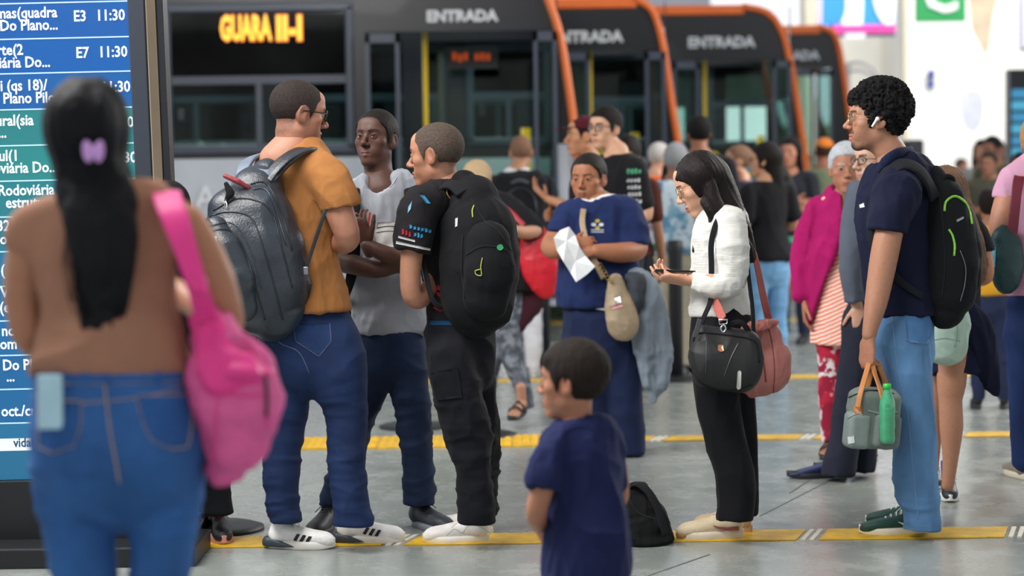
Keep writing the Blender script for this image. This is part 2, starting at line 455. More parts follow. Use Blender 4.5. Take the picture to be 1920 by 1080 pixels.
# ---------------------------------------------------------------- people: heads, hands, bodies
HL_Y = [-.115, -.09, -.06, -.035, -.018, -.004, .012, .024, .030, .045, .060, .075, .10]
HL_MALE = [-.075, -.085, -.075, -.045, .0, .030, .020, -.022, .0, .040, .056, .064, .070]
HL_FEM = [-.090, -.095, -.085, -.05, .0, .030, .026, -.005, .012, .045, .062, .070, .077]
HL_RECED = [-.06, -.07, -.06, -.045, .0, .030, .020, -.01, .01, .060, .085, .095, .10]
def head_field(f, fem=False, fat=0.0, neck=None, child=False):
    j = 0.92 if fem else 1.0
    f.ell((0, -.014, .033), (.0755, .097, .0845), .01)
    f.ell((0, .018, .012), (.0665, .070, .085), .02)                      # front of the skull
    f.ell((0, .022, -.045), (.0565*j+fat*.5, .056, .062), .022)           # face
    for s in (-1, 1):
        f.seg((s*(.043*j+fat*.4), .0, -.056), (s*.014, .057, -.097), .019+fat*.3, .0175, .02)   # jaw
        f.ell((s*.044, .050, -.018), (.022+fat*.2, .024, .020), .018)     # cheekbone
        f.seg((s*.014, .082, .027), (s*.044, .066, .026), .0085 if fem else .0105, .008, .016)   # brow
        f.ell((s*.030, .047, -.050), (.022+fat*.3, .024, .024), .02)
    f.ell((0, .066, -.098), (.020, .018, .016), .018)                     # chin
    f.ell((0, .068, -.064), (.030, .020, .026), .018)                     # mouth mound
    f.ell((0, .064, .055), (.046, .022, .03), .02)                        # forehead
    for s in (-1, 1):
        f.ell((s*.031, .099, .006), (.0175, .019, .0115), .014, '-')      # socket
    n = .85 if fem or child else 1.0
    f.seg((0, .083, .012), (0, .083+.023*n, -.024), .0075, .0095*n, .010) # nose bridge
    f.ell((0, .083+.025*n, -.029), (.011*n, .011, .010), .008)
    for s in (-1, 1):
        f.ell((s*.0125*n, .094, -.033), (.0085, .011, .0085), .006)
        f.ell((s*.007, .101, -.041), (.0035, .006, .0035), .003, '-')
    f.chain([((-.024, .076, -.065), .0035), ((-.009, .089, -.0605), .0062), ((0, .0895, -.062), .0058), ((.009, .089, -.0605), .0062), ((.024, .076, -.065), .0035)], .005)
    f.chain([((-.021, .077, -.0695), .004), ((0, .088, -.0745), .0078), ((.021, .077, -.0695), .004)], .005)
    f.chain([((-.023, .082, -.0665), .0012), ((0, .098, -.0675), .0022), ((.023, .082, -.0665), .0012)], .003, '-')
    for s in (-1, 1):
        f.ell((s*.031, .0745, .004), (.0135, .0135, .0115), .006)         # lids
        f.ell((s*.031, .091, .004), (.0128, .0125, .0041), .0025, '-')    # opening
        f.chain([((s*.018, .083, .003), .0016), ((s*.025, .0885, .0088), .0022), ((s*.036, .0870, .0090), .0022), ((s*.045, .0765, .0035), .0016)], .003)
        R = Matrix.Rotation(s*0.32, 3, 'Z') @ Matrix.Rotation(-.18, 3, 'X')
        R = [[R[i][k] for k in range(3)] for i in range(3)]
        f.ell((s*.0785, -.012, -.004), (.0075, .0195, .031), .006, '+', R)
        f.ell((s*.0845, -.008, .002), (.0050, .0115, .019), .004, '-', R)
        f.ell((s*.074, -.004, -.028), (.006, .009, .010), .006); f.ell((s*.068, -.012, -.010), (.010, .018, .026), .010)
    if neck is not None: f.chain(neck, .03)
def paint_head(L, skin, brow='1a1310', lip=None, stubble=0.0, goatee=0.0, mous=0.0, blush=.10, fem=False, fade=False):
    """colours of the skin itself, in the head's own frame"""
    x, y, z = L[:, 0], L[:, 1], L[:, 2]; n = len(L)
    sk = np.array(srgb(skin)); c = np.tile(sk, (n, 1))
    def blend(m, col): 
        nonlocal c
        m = np.clip(m, 0, 1)[:, None]; c = c*(1-m)+np.array(col)*m
    def g(cx, cy, cz, r, ax=None):
        ax = np.abs(x) if ax is None else ax
        return np.exp(-(((ax-cx)/r[0])**2+((y-cy)/r[1])**2+((z-cz)/r[2])**2))
    red = sk*np.array([1.0, .72, .66])
    blend(g(.042, .06, -.03, (.02, .03, .02))*blush*2.2, red); blend(g(0, .105, -.028, (.014, .02, .012))*blush*2.5, red); blend(g(.08, -.01, 0, (.012, .03, .04))*blush*4, red)
    blend(g(.031, .09, .004, (.018, .02, .008))*.25, sk*np.array([.62, .52, .5]))
    br = np.array(srgb(brow)); ax = np.abs(x)
    blend((ax > .017)*(ax < .046)*(y > .07)*np.exp(-((z-.0095+((ax-.031)/.018)**2*.003)/.0018)**2)*.8, br*.6)
    bz = .0235+.004*np.sin(np.clip((ax-.012)/.036, 0, 1)*2.4)
    m = (ax > .011)*(ax < .050)*(y > .045)*np.exp(-((z-bz)/(.0035 if fem else .0048))**4); blend(m*.88, br)
    hz = np.interp(y, HL_Y, HL_MALE)
    if fade: blend(np.clip((z-hz+.030)/.030, 0, 1)*(y < .045)*.55*(.7+.6*vnoise(L*220)), br*1.6+sk*.15)
    lp = np.array(srgb(lip)) if lip else sk*np.array([.78, .50, .48])
    up = (np.abs(x) < .0245)*(y > .068); zz = np.where(z > -.067, (z+.0615)/.0055, (z+.0735)/.0075); wdt = np.clip(1-(np.abs(x)/.0255)**2.5, 0, 1)
    blend(up*np.exp(-(zz/np.maximum(wdt, .12))**4)*.85, lp)
    blend(up*np.exp(-((z+.0672)/.0014)**2)*(np.abs(x) < .022)*.7, lp*.35)
    dk = br*1.2
    if stubble:
        m = np.clip((-.035-z)/.02, 0, 1)*np.clip((y+.0)/.02, 0, 1)*np.clip((z+.135)/.012, 0, 1); m = m*np.clip((ax-.006)/.02+(z < -.08)+(z > -.057), 0, 1); blend(m*stubble*(.75+.5*vnoise(L*150)), sk*.2+dk*.5)
    if mous: blend((y > .07)*np.exp(-((z+.051)/.0062)**4)*(ax < .028)*(ax > .002)*mous, dk)
    if goatee: blend(np.exp(-(((ax)/.026)**4+((z+.105)/.017)**4))*(y > .02)*goatee, dk)
    return c
def cranium(f, t, back=0.0, top=0.0):
    f.ell((0, -.014-back/2, .033+top/2), (.0755+t, .097+t+back/2, .0845+t+top/2), .01)
    f.ell((0, .018, .012), (.0665+t, .070+t*.8, .085+t), .02)
def hairline(line, sgn=1, off=0.0):
    def fn(X, Y, Z):
        return (np.interp(Y, HL_Y, line)+off).astype(np.float32)-Z+0*X
    return fn
def noisefn(base_t, amp, fr, seed=0, region=None):
    return None
def hair_field(style):
    f = Fld()
    if style == 'buzz': cranium(f, .0030, 0, .001); f.func(hairline(HL_MALE), .003); return f, .0028, ('rough', .0014, 260)
    if style == 'short': cranium(f, .011, .004, .008); f.func(hairline(HL_MALE, 1, -.004), .006); return f, .0028, ('rough', .0022, 130)
    if style == 'reced': cranium(f, .006, .002, .0); f.func(hairline(HL_RECED), .006); return f, .004, ('rough', .002, 120)
    if style == 'crop': cranium(f, .0065, .002, .005); f.func(hairline(HL_MALE, 1, -.002), .004); return f, .0028, ('rough', .0012, 160)
    if style == 'boy': 
        cranium(f, .012, .006, .010); f.func(hairline([a-.012 if i < 5 else a for i, a in enumerate(HL_MALE)], 1, -.008), .008)
        f.seg((-.05, .055, .07), (.05, .058, .068), .018, .018, .02); return f, .0032, ('strand', .004, 60)
    if style == 'curly':
        cranium(f, .013, .016, .024); f.func(hairline([-.088, -.094, -.082, -.045, .0, .024, .014, -.030, -.012, .034, .052, .054, .058], 1, -.002), .008)
        f.seg((-.045, .074, .086), (.045, .074, .086), .017, .017, .02); f.ell((0, -.03, .11), (.06, .07, .035), .03)
        rc = random.Random(12)
        for i in range(170):
            d = V(rc.gauss(0, 1), rc.gauss(0, 1), rc.gauss(.35, 1)); d = unit(d); q = V(d[0]*.086, -.016+d[1]*.113, .038+d[2]*.104)
            if q[2] > np.interp(q[1], HL_Y, [-.07, -.08, -.07, -.04, .01, .03, .03, .02, .03, .05, .062, .066, .066]): f.ell(q, (rc.uniform(.008, .014),)*3, .006)
        return f, .003, ('curl', .0095, 78)
    if style == 'grey': cranium(f, .014, .006, .010); f.func(hairline(HL_FEM, 1, -.004), .008); return f, .0045, ('rough', .003, 80)
    if style == 'pulled': cranium(f, .009, .004, .004); f.func(hairline(HL_FEM, 1, .0), .006); f.ell((0, -.118, .0), (.032, .026, .032), .02); return f, .004, ('rough', .0015, 90)
    if style in ('long', 'longback', 'longwave'):
        cranium(f, .014, .008, .010)
        f.func(lambda X, Y, Z: (np.interp(Y, HL_Y, [-.3, -.3, -.3, -.3, -.3, -.3, -.10, -.06, .0, .038, .054, .062, .070]).astype(np.float32)-Z+0*X), .008)
        if style != 'longback':
            for s in (-1, 1): f.chain([((s*.060, .025, .05), .024), ((s*.078, .006, -.02), .021), ((s*.082, -.01, -.10), .024), ((s*.082, -.03, -.20), .022), ((s*.07, -.04, -.29), .010)], .02)
        f.chain([((0, -.055, .0), .075), ((0, -.075, -.10), .070), ((0, -.085, -.20), .068), ((0, -.09, -.32), .055), ((0, -.09, -.40), .03)], .03, side=(1, 0, 0))
        return f, .005, ('strand', .004, 60)
    raise ValueError(style)
TPL = {}
def hair_mesh(style, vmul=1.0):
    k = (style, vmul)
    if k not in TPL:
        f, vox, tex = hair_field(style); Vt, Q = polygonise(f, vox*vmul, it=1)
        if tex:
            N = vnormals(Vt, Q); kind, a, fr = tex
            if kind == 'rough': d = vnoise(Vt*fr*np.array([1, .8, .8]))-.5
            elif kind == 'strand': d = vnoise(Vt*fr*np.array([2.2, 2.2, .10]), 3)-.5
            else:
                w = np.stack([vnoise(Vt*40, 21), vnoise(Vt*40, 22), vnoise(Vt*40, 23)], 1)
                d = (1-2*np.abs(2*vnoise((Vt+w*.01)*fr, 24)-1))+(.5*vnoise(Vt*150, 25)-.25)
            Vt = Vt+N*(d*a)[:, None]
        TPL[k] = (Vt, Q)
    return TPL[k]
def frame(yaw, pitch=0, roll=0):
    """yaw 0 = facing the camera side (-y), 90 = +x; columns: right, forward, up"""
    a = math.radians(yaw); f = V(math.sin(a), -math.cos(a), 0); p = math.radians(pitch)
    fw = f*math.cos(p)+V(0, 0, math.sin(p)); r = unit(np.cross(fw, V(0, 0, 1))); u = np.cross(r, fw); q = math.radians(roll)
    r2 = r*math.cos(q)+u*math.sin(q); u2 = u*math.cos(q)-r*math.sin(q)
    return np.stack([r2, fw, u2], 1)
FING = [(.040, .024, .019, .0086), (.044, .028, .020, .0088), (.041, .026, .020, .0083), (.032, .020, .017, .0074)]
def hand(f, wrist, d, n, s, size=1.0, curl=(.35, .4, .45, .5), spread=.05, thumb=(.55, .55, .25), palm=True, rw=.027):
    """five unequal fingers; d = towards the fingers, n = out of the palm, s = towards the thumb"""
    d = unit(d); n = unit(n-d*np.dot(n, d)); s0 = np.asarray(s, float); s = unit(np.cross(d, n)); s = s if s@s0 > 0 else -s
    w = np.asarray(wrist, float); z = size
    f.chain([(w-d*.03*z, rw*z, .72), (w+d*.02*z, .030*z, .60), (w+d*.055*z, .038*z, .42), (w+d*.085*z, .039*z, .34)], .012*z, side=s)
    f.ell(w+d*.035*z+s*.020*z+n*.008*z, (.018*z,)*3, .012*z)
    for i, (a, b, c, r) in enumerate(FING):
        off = .0275-.0182*i; p = w+d*(.086-.005*abs(i-1)**1.3)*z+s*off*z; ang = curl[i] if hasattr(curl, '__len__') else curl
        dr = unit(d+s*(spread*(1.5-i)))
        th = ang*.8
        for j, L in enumerate((a, b, c)):
            q = p+(dr*math.cos(th)+n*math.sin(th))*L*z
            f.seg(p, q, r*z*(1-.09*j), r*z*(1-.09*(j+1)), .0035*z); p = q; th += ang*(1.15 if j == 0 else .8)
    p = w+d*.026*z+s*.024*z+n*.004*z
    td = unit(d*thumb[0]+s*thumb[1]+n*thumb[2]); q = p+td*.040*z; f.seg(p, q, .0145*z, .0105*z, .008*z)
    td2 = unit(td+d*.35+n*.12); q2 = q+td2*.030*z; f.seg(q, q2, .0105*z, .0098*z, .004*z); f.seg(q2, q2+unit(td2+d*.1)*.022*z, .0098*z, .0078*z, .003*z)

class Person:
    def __init__(s, label, foot, D=None, group=None, skin='a9745a'):
        s.D = D; s.skin = skin; s.foot = np.asarray(foot, float)
        s.root = thing('person', label, 'person', s.foot, group)
        s.f = Fld(); s.hands = []; s.c = None; s.hp = {}
    def P(s, px, py, dd=0.0): return W(px, py, s.D+dd)
    def r(s, px): return px*s.D/F_PX
    def C(s, pts):
        """sections given as (pixel x, pixel y, depth offset, half width in pixels[, flatness])"""
        return [(s.P(q[0], q[1], q[2]), s.r(q[3]), q[4] if len(q) > 4 else 1.0) for q in pts]
    def head(s, c, yaw, pitch=0, roll=0, size=1.0, fem=False, fat=0.0, child=False, **paint):
        s.c = np.asarray(c, float); s.R = frame(yaw, pitch, roll); s.hs = size; s.fem = fem; s.hopt = dict(fem=fem, fat=fat, child=child); s.paint = paint
    def loc(s, L): return (np.asarray(L)*s.hs)@s.R.T+s.c
    def tol(s, w): return ((np.asarray(w)-s.c)@s.R)/s.hs
    def limb(s, pts, k=.02, side=None, sub=3): s.f.chain(pts, k, '+', side, sub)
    def hand(s, *a, **k):
        f = Fld(); hand(f, *a, **k); s.hands.append(f)
    def build_body(s, neck, vox=.012, hvox=.003, handvox=.0036, mouth=True):
        """one continuous skin: head and neck, torso and limbs, hands"""
        Vs, Qs, Cs = [], [], []; off = 0
        def add(Vt, Q, C):
            nonlocal off
            if len(Vt) == 0: return
            Vs.append(Vt); Qs.append(Q+off); Cs.append(C); off += len(Vt)
        sk = np.array(srgb(s.skin))
        if s.c is not None:
            f = Fld(); nl = [(s.tol(p), r/s.hs) for p, r in neck]; head_field(f, neck=nl, **s.hopt)
            Vt, Q = polygonise(f, hvox/s.hs, it=1); P = dict(s.paint); P.setdefault('fem', s.fem)
            add(s.loc(Vt), Q, paint_head(Vt, s.skin, **P))
            s.f.chain([(p, r) for p, r in neck[1:]], .04) if len(neck) > 2 else s.f.chain(neck, .04)
        if s.f.p:
            hi = None
            Vt, Q = polygonise(s.f, vox, it=2); add(Vt, Q, np.tile(sk, (len(Vt), 1)))
        for f in s.hands:
            Vt, Q = polygonise(f, handvox, it=1); C = np.tile(sk*np.array([1, .93, .92]), (len(Vt), 1)); add(Vt, Q, C)
        s.body = rawmesh('body', np.concatenate(Vs), np.concatenate(Qs), vcol('skin', .5, .0012, 240, sss=.05, spec=.35), s.root, True, np.concatenate(Cs))
        return s.body
    def eyes(s, look=(0, 1, 0), iris='2a1a10'):
        for sg in (-1, 1):
            nu, nv = 20, 14; Vt = []; lk = unit(look); up = V(0, 0, 1); a = unit(np.cross(lk, up)); b = np.cross(a, lk)
            for i in range(nv+1):
                th = math.pi*i/nv
                for j in range(nu):
                    ph = 2*math.pi*j/nu; Vt.append(lk*math.cos(th)+(a*math.cos(ph)+b*math.sin(ph))*math.sin(th))
            Vt = np.array(Vt); ang = np.arccos(np.clip(Vt@lk, -1, 1)); C = np.tile(srgb('9d948e'), (len(Vt), 1)).astype(float)
            C[ang < .56] = srgb(iris); C[ang < .18] = (.005, .005, .005)
            Q = np.array([(i*nu+j, (i+1)*nu+j, (i+1)*nu+(j+1) % nu, i*nu+(j+1) % nu) for i in range(nv) for j in range(nu)])
            rawmesh('eye', s.loc(Vt*.0125+V(sg*.031, .0742, .004)), Q, vcol('eye', .12, var=.01), s.root, True, C)
    def hair(s, style, color, vmul=1.0, short=None, name='hair', xf=None):
        Vt, Q = hair_mesh(style, vmul)
        if xf is not None: Vt = xf(Vt)
        m = hairshort(color) if (short if short is not None else style in ('buzz', 'short', 'reced', 'boy', 'curly', 'grey')) else hairmat(color)
        return rawmesh(name, s.loc(Vt), Q, m, s.root)
    def glasses(s, col='0c0c0e', r=.0011, thick=.0022, w=.024, h=.017, z=.003, tint=True, name='glasses', metal_=False):
        m = metal(col, .3) if metal_ else plastic(col, .25)
        mb = MB()
        for sg in (-1, 1):
            ring = []
            for i in range(24):
                a = 2*math.pi*i/24; ca, sa = math.cos(a), math.sin(a); e = 2/2.8
                x = w*abs(ca)**e*(1 if ca > 0 else -1); zz = h*abs(sa)**e*(1 if sa > 0 else -1)
                X = sg*.0325+x; ring.append(s.loc(V(X, .099-abs(X)**2*3.6, z+zz)))
            mb.tube(ring, thick*s.hs, 8, True)
            X = sg*(.0325+w); mb.tube([s.loc(V(X, .099-X*X*3.6, z+.006)), s.loc(V(sg*.073, .075, z+.007)), s.loc(V(sg*.079, .03, z+.006)), s.loc(V(sg*.0815, -.008, z+.004)), s.loc(V(sg*.081, -.022, z-.012))], thick*.9*s.hs, 6)
        mb.tube([s.loc(V(-.010, .0985, z+.004)), s.loc(V(0, .1015, z+.007)), s.loc(V(.010, .0985, z+.004))], thick*s.hs, 6)
        o = mb.build(name, m, s.root, True)
        if tint:
            for sg in (-1, 1):
                ring = []; 
                for rr in (0, .5, .97):
                    for i in range(20):
                        a = 2*math.pi*i/20; ca, sa = math.cos(a), math.sin(a); e = 2/2.8
                        x = rr*w*abs(ca)**e*(1 if ca > 0 else -1); zz = rr*h*abs(sa)**e*(1 if sa > 0 else -1); X = sg*.0325+x
                        ring.append(s.loc(V(X, .099-X*X*3.6+.001*(1-rr), z+zz)))
                fs = [(q*20+i, q*20+(i+1) % 20, (q+1)*20+(i+1) % 20, (q+1)*20+i) for q in (0, 1) for i in range(20)]
                rawmesh('lens', ring, fs, glass('lens_glass', (.93, .95, .95), .22), s.root)
        return o

# ---------------------------------------------------------------- shoes
def shoe(root, heel, toe_dir, L=.28, upper='e8e6e2', sole='efeeea', lace='f2f2f2', stripes=None, heelcol=None, w=.049, chunky=1.0, open_top=.085, lift=0.0, sock=None, vox=.005, tip=0.0, liner='1a1a1c', details=True, swoosh=None, toe=None):
    """heel = ground point under the heel; builds shoe > sole, laces, stripe ..."""
    d = unit(V(toe_dir[0], toe_dir[1], 0)); side = V(-d[1], d[0], 0); up = V(0, 0, 1)
    if lift:                      # foot pitched about the toe
        c, s_ = math.cos(lift), math.sin(lift); toep = np.asarray(heel)+d*L*.75
        def T(a, b, h):
            q = a-L*.75; return toep+d*(q*c+h*s_ if True else 0)+up*(-q*s_+h*c)+side*b
    else:
        def T(a, b, h): return np.asarray(heel)+d*a+side*b+up*h
    k = L/.28; hs = .022*chunky
    f = Fld()
    f.chain([(T(.030*k, 0, hs+.028), .033*k, 1.1), (T(.075*k, 0, hs+.030), .034*k, 1.05), (T(.13*k, 0, hs+.022), .036*k, .95), (T(.19*k, 0, hs+.014), .042*k, .80), (T(.225*k, 0, hs+.010), .040*k, .80), (T(.240*k, 0, hs+.006), .034*k, .82)], .01, side=side, sub=3)
    f.chain([(T(.040*k, 0, hs+.035), .034*k), (T(.045*k, 0, hs+open_top-.01), .030*k)], .02)
    f.chain([(T(.085*k, 0, hs+.045), .026*k), (T(.155*k, 0, hs+.022), .024*k)], .02)
    f.cut(T(.05*k, 0, hs*.6), T(.05*k, 0, 0)-T(.05*k, 0, 1), .002)
    f.cut(T(.045*k, 0, hs+open_top-.012), unit(T(0.045*k, 0, 1)-T(.045*k, 0, 0))+d*.25, .006)
    f.seg(T(.050*k, 0, hs+.045), T(.052*k, 0, hs+open_top+.02), .022*k, .026*k, .004, '-')
    o = sdfobj('shoe', f, leather(upper, .5), root, vox)
    # sole: outline swept up with a bulge
    out = []; 
    for i in range(40):
        a = i/40*2*math.pi; u = (1-math.cos(a))/2; x = u*L*1.0
        ww = w*k*(.60+.42*math.sin(math.pi*min(1, u*1.02)**1.5)**.8 if u > .02 else .60)
        y = math.sin(a); y = (abs(y)**.62)*(1 if y > 0 else -1)*ww*(.84+.16*math.cos((u-.72)*4))
        out.append((x-.006, y))
    prof = [(.93, 0.0), (1.0, .004), (1.0, hs*.75), (.96, hs+.004), (.7, hs+.006)]
    vs = []; 
    for sc, z in prof:
        for x, y in out:
            toeup = max(0, (x/L-.72))**2*.16
            bul = (max(0, .42-x/L)*.03*(chunky-1)) if z > hs*.5 else 0
            vs.append(T((x-L/2)*(.985+.015*sc)+L/2, y*sc, z+toeup*k+bul))
    n = 40; fs = [(i*n+j, i*n+(j+1) % n, (i+1)*n+(j+1) % n, (i+1)*n+j) for i in range(len(prof)-1) for j in range(n)]+[tuple(range(n-1, -1, -1)), tuple(range(4*n, 5*n))]
    so = rawmesh('sole', vs, fs, plastic(sole, .6), o)
    if details:
        mb = MB()
        for q in range(5):
            t = q/4; a = (.172-.085*t)*k; h = hs+.040+.034*t+.002; b = .020*k
            pts = [T(a, -b, h-.010), T(a-.004, -b*.5, h+.001), T(a-.006, 0, h+.004), T(a-.004, b*.5, h+.001), T(a, b, h-.010)]
            mb.tube(pts, .0024, 6)
        for q in range(2):
            sg = (-1, 1)[q]; mb.tube([T(.085*k, 0, hs+.082), T(.10*k, sg*.02, hs+.078), T(.118*k, sg*.034, hs+.060)], .002, 5)
        mb.build('laces', cloth(lace), o, True)
    if stripes:
        for q in range(3):
            for sg in (-1, 1):
                a = (.112+.021*q)*k; mb = MB()
                mb.ribbon([T(a-.014, sg*.0335*k, hs+.038-.005*q), T(a, sg*.0395*k, hs+.024-.004*q), T(a+.012, sg*.0425*k, hs+.008)], .011, .004, side*sg)
                mb.build('stripe', plastic(stripes, .5), o)
    if heelcol:
        f = Fld(); f.chain([(T(-.002, 0, hs*.9), .030*k), (T(.05*k, 0, hs*.75), .044*k), (T(.105*k, 0, hs*.4), .043*k), (T(.13*k, 0, hs*.3), .038*k)], .01, side=side)
        f.cut(T(.0, 0, hs+.022), up+d*.35, .003); f.cut(T(0, 0, .010), -up, .002)
        sdfobj('heel_cup', f, plastic(heelcol, .45), o, .005)
    if swoosh:
        for sg in (-1, 1):
            mb = MB(); mb.ribbon([T(.02*k, sg*.037*k, hs+.018), T(.07*k, sg*.0405*k, hs+.016), T(.105*k, sg*.041*k, hs+.022), T(.125*k, sg*.040*k, hs+.030)], [.017, .013, .008, .002], .004, side*sg); mb.build('side_stripe', leather(swoosh), o)
    if sock:
        mb = MB(); mb.tube([T(.048*k, 0, hs+.05), T(.045*k, 0, hs+open_top+.05)], [.030, .033], 16); mb.build('sock', cloth(sock), o, True)
    if toe:
        f = Fld(); f.ell(T(.240*k, 0, hs*.8), (.034, .034, .024), .01); f.cut(T(.235*k, 0, 0), -d, .003); f.cut(T(0, 0, .006), -up, .002); sdfobj('toe_cap', f, leather(toe), o, .005)
    return o
def sandal(root, heel, toe_dir, L=.24, skin='a9745a', sole='1a1a1c', strap='222226', lift=0.0):
    d = unit(V(toe_dir[0], toe_dir[1], 0)); side = V(-d[1], d[0], 0); up = V(0, 0, 1); k = L/.24; c, s_ = math.cos(lift), math.sin(lift); toep = np.asarray(heel)+d*L*.75
    def T(a, b, h): q = a-L*.75; return toep+d*(q*c+h*s_)+up*(-q*s_+h*c)+side*b
    f = Fld(); f.chain([(T(.03*k, 0, .05), .026*k, 1), (T(.09*k, 0, .05), .026*k, .9), (T(.15*k, 0, .036), .035*k, .5), (T(.18*k, 0, .03), .037*k, .35)], .01, side=side, sub=2)
    f.chain([(T(.045*k, 0, .05), .027*k), (T(.045*k, 0, .15), .030*k)], .02)
    for i in range(5): f.seg(T(.175*k, (.028-.014*i)*k, .028), T((.222-.009*abs(i-.6))*k, (.030-.0145*i)*k, .024), .009*k*(1.3 if i == 0 else .85), .008*k*(1.25 if i == 0 else .8), .003)
    o = sdfobj('foot', f, vcol('skin', .5, .0012, 240, sss=.05, spec=.35), root, .0045, colors=lambda Vt: np.tile(srgb(skin), (len(Vt), 1)))
    out = [( (1-math.cos(i/32*2*math.pi))/2*L, abs(math.sin(i/32*2*math.pi))**.6*(1 if i < 16 else -1)*.042*k*(.75+.3*(1-math.cos(i/32*2*math.pi))/2)) for i in range(32)]
    vs = [T(x, y, z) for z in (0, .018) for x, y in out]; n = 32
    rawmesh('sandal', vs, [(j, (j+1) % n, n+(j+1) % n, n+j) for j in range(n)]+[tuple(range(n-1, -1, -1)), tuple(range(n, 2*n))], leather(sole), root)
    mb = MB()
    for a in (.16, .10): mb.ribbon([T(a*k, -.042*k, .015), T(a*k, -.034*k, .05), T(a*k, 0, .068+(.16-a)*.3), T(a*k, .034*k, .05), T(a*k, .042*k, .015)], .022, .005, [-side, up-side, up, up+side, side])
    mb.build('strap', leather(strap), root)
    return o
# ---------------------------------------------------------------- garments, surface trims, crowd figures
from mathutils.bvhtree import BVHTree
from mathutils.geometry import delaunay_2d_cdt
X_ = V(1, 0, 0); Z_ = V(0, 0, 1)
def garment(p, name, parts, m, cuts=(), holes=(), vox=.008, fold=None, colors=None, parent=None):
    f = Fld()
    loc = [q for q in cuts if len(q) == 3]; order = parts[1:]+[None]+parts[:1] if loc else parts
    for q in order:
        if q is None:
            for c in loc: f.cutloc(*c)
            continue
        secs, side, k, sub = (list(q)+[X_, .03, 3][len(q)-1:])[:4] if not isinstance(q, dict) else (q['s'], q.get('side', X_), q.get('k', .03), q.get('sub', 3))
        for c in cuts:
            if len(c) == 2 and unit(c[1])[2] < -.7 and abs(float((secs[-1][0]-c[0])@unit(c[1]))) < .07: secs = list(secs)+[(secs[-1][0]+unit(c[1])*.09,)+tuple(secs[-1][1:])]
        f.chain(secs, k, '+', side, sub)
    for q in cuts:
        if len(q) == 2: f.cut(q[0], q[1], .003)
    if holes:
        q = parts[0]['s'] if isinstance(parts[0], dict) else parts[0][0]; n_ = unit(q[0][0]-q[1][0]); f.cut(q[0][0]+n_*q[0][1]*.30, n_, .03)
    for h in holes: f.chain(h, .006, '-')
    return sdfobj(name, f, m, p.root if parent is None else parent, vox, 1, fold, colors)
class Surf:
    def __init__(s, *objs):
        s.t = []
        for o in objs:
            me = o.data; n = len(me.vertices); co = np.zeros(n*3); me.vertices.foreach_get('co', co); co = co.reshape(-1, 3)+base(o)
            s.t.append(BVHTree.FromPolygons([tuple(c) for c in co], [tuple(f.vertices) for f in me.polygons]))
        s.last = 5.0
    def hit(s, px, py, off=.002):
        d = unit(W(px, py, 1.0)-CAM); best = None
        for t in s.t:
            h, n, i, dist = t.ray_cast(Vector(CAM), Vector(d))
            if h is not None and (best is None or dist < best[2]): best = (np.array(h), np.array(n), dist)
        if best is None: return CAM+d*s.last, -d
        s.last = best[2]; n = best[1] if best[1]@d < 0 else -best[1]
        return best[0]+n*off, n
def patch(name, surf, poly, m, parent, th=.003, step=6, off=.0015, colors=None, smooth=True):
    """a flat piece (pocket, badge, print) laid on a surface"""
    pts = []; n = len(poly)
    for i in range(n):
        a, b = np.array(poly[i], float), np.array(poly[(i+1) % n], float); k = max(1, int(np.linalg.norm(b-a)/step))
        pts += [a+(b-a)*j/k for j in range(k)]
    nb = len(pts); P = np.array(pts); lo, hi = P.min(0), P.max(0)
    def inside(x, y):
        c = False
        for i in range(nb):
            x1, y1 = P[i]; x2, y2 = P[i-1]
            if (y1 > y) != (y2 > y) and x < (x2-x1)*(y-y1)/(y2-y1)+x1: c = not c
        return c
    inner = [(x, y) for x in np.arange(lo[0]+step*.5, hi[0], step) for y in np.arange(lo[1]+step*.5, hi[1], step) if inside(x, y) and np.min((P[:, 0]-x)**2+(P[:, 1]-y)**2) > (step*.45)**2]
    vs, _, fs, _, _, _ = delaunay_2d_cdt([Vector(q) for q in list(map(tuple, pts))+inner], [], [list(range(nb))], 1, 1e-4)
    top, bot = [], []
    for v in vs:
        h, nn = surf.hit(v[0], v[1], off); top.append(h+nn*th*.5); bot.append(h-nn*(th*.5+off+.001))
    N = len(vs); ed = {}
    for f in fs:
        for i in range(len(f)): 
            e = (f[i], f[(i+1) % len(f)]); ed[e] = 1
    skirt = [(a, b, b+N, a+N) for (a, b) in ed if (b, a) not in ed]
    return rawmesh(name, top+bot, [tuple(f) for f in fs]+[tuple(i+N for i in reversed(f)) for f in fs]+skirt, m, parent, smooth)
def seam(mb, surf, pts, r=.0015, off=.001, n=5, sub=6):
    P = [np.array([q[0], q[1], 0.0]) for q in pts]; P = spline(P, sub) if len(P) > 2 else [P[0]+(P[1]-P[0])*i/8 for i in range(9)]
    mb.tube([surf.hit(q[0], q[1], off)[0] for q in P], r, n); return mb
def surf_text(name, surf, body, px, py, size, m, parent, ang=0.0, off=.002, bold=0.0, xs=1.0, D=None):
    cu = bpy.data.curves.new(name, 'FONT'); cu.body = body; cu.size = 1.0; cu.align_x = 'CENTER'; cu.align_y = 'CENTER'; cu.offset = bold; cu.resolution_u = 2
    to = bpy.data.objects.new('t', cu); COL.objects.link(to)
    dg = bpy.context.evaluated_depsgraph_get(); me = bpy.data.meshes.new_from_object(to.evaluated_get(dg)); bpy.data.objects.remove(to); bpy.data.curves.remove(cu)
    c, s_ = math.cos(ang), math.sin(ang); vs = []
    for v in me.vertices:
        x, y = v.co.x*size*xs, v.co.y*size
        vs.append(surf.hit(px+x*c-y*s_, py-y*c-x*s_, off)[0])
    fs = [tuple(f.vertices) for f in me.polygons]; bpy.data.meshes.remove(me)
    return rawmesh(name, vs, fs, m, parent, False)
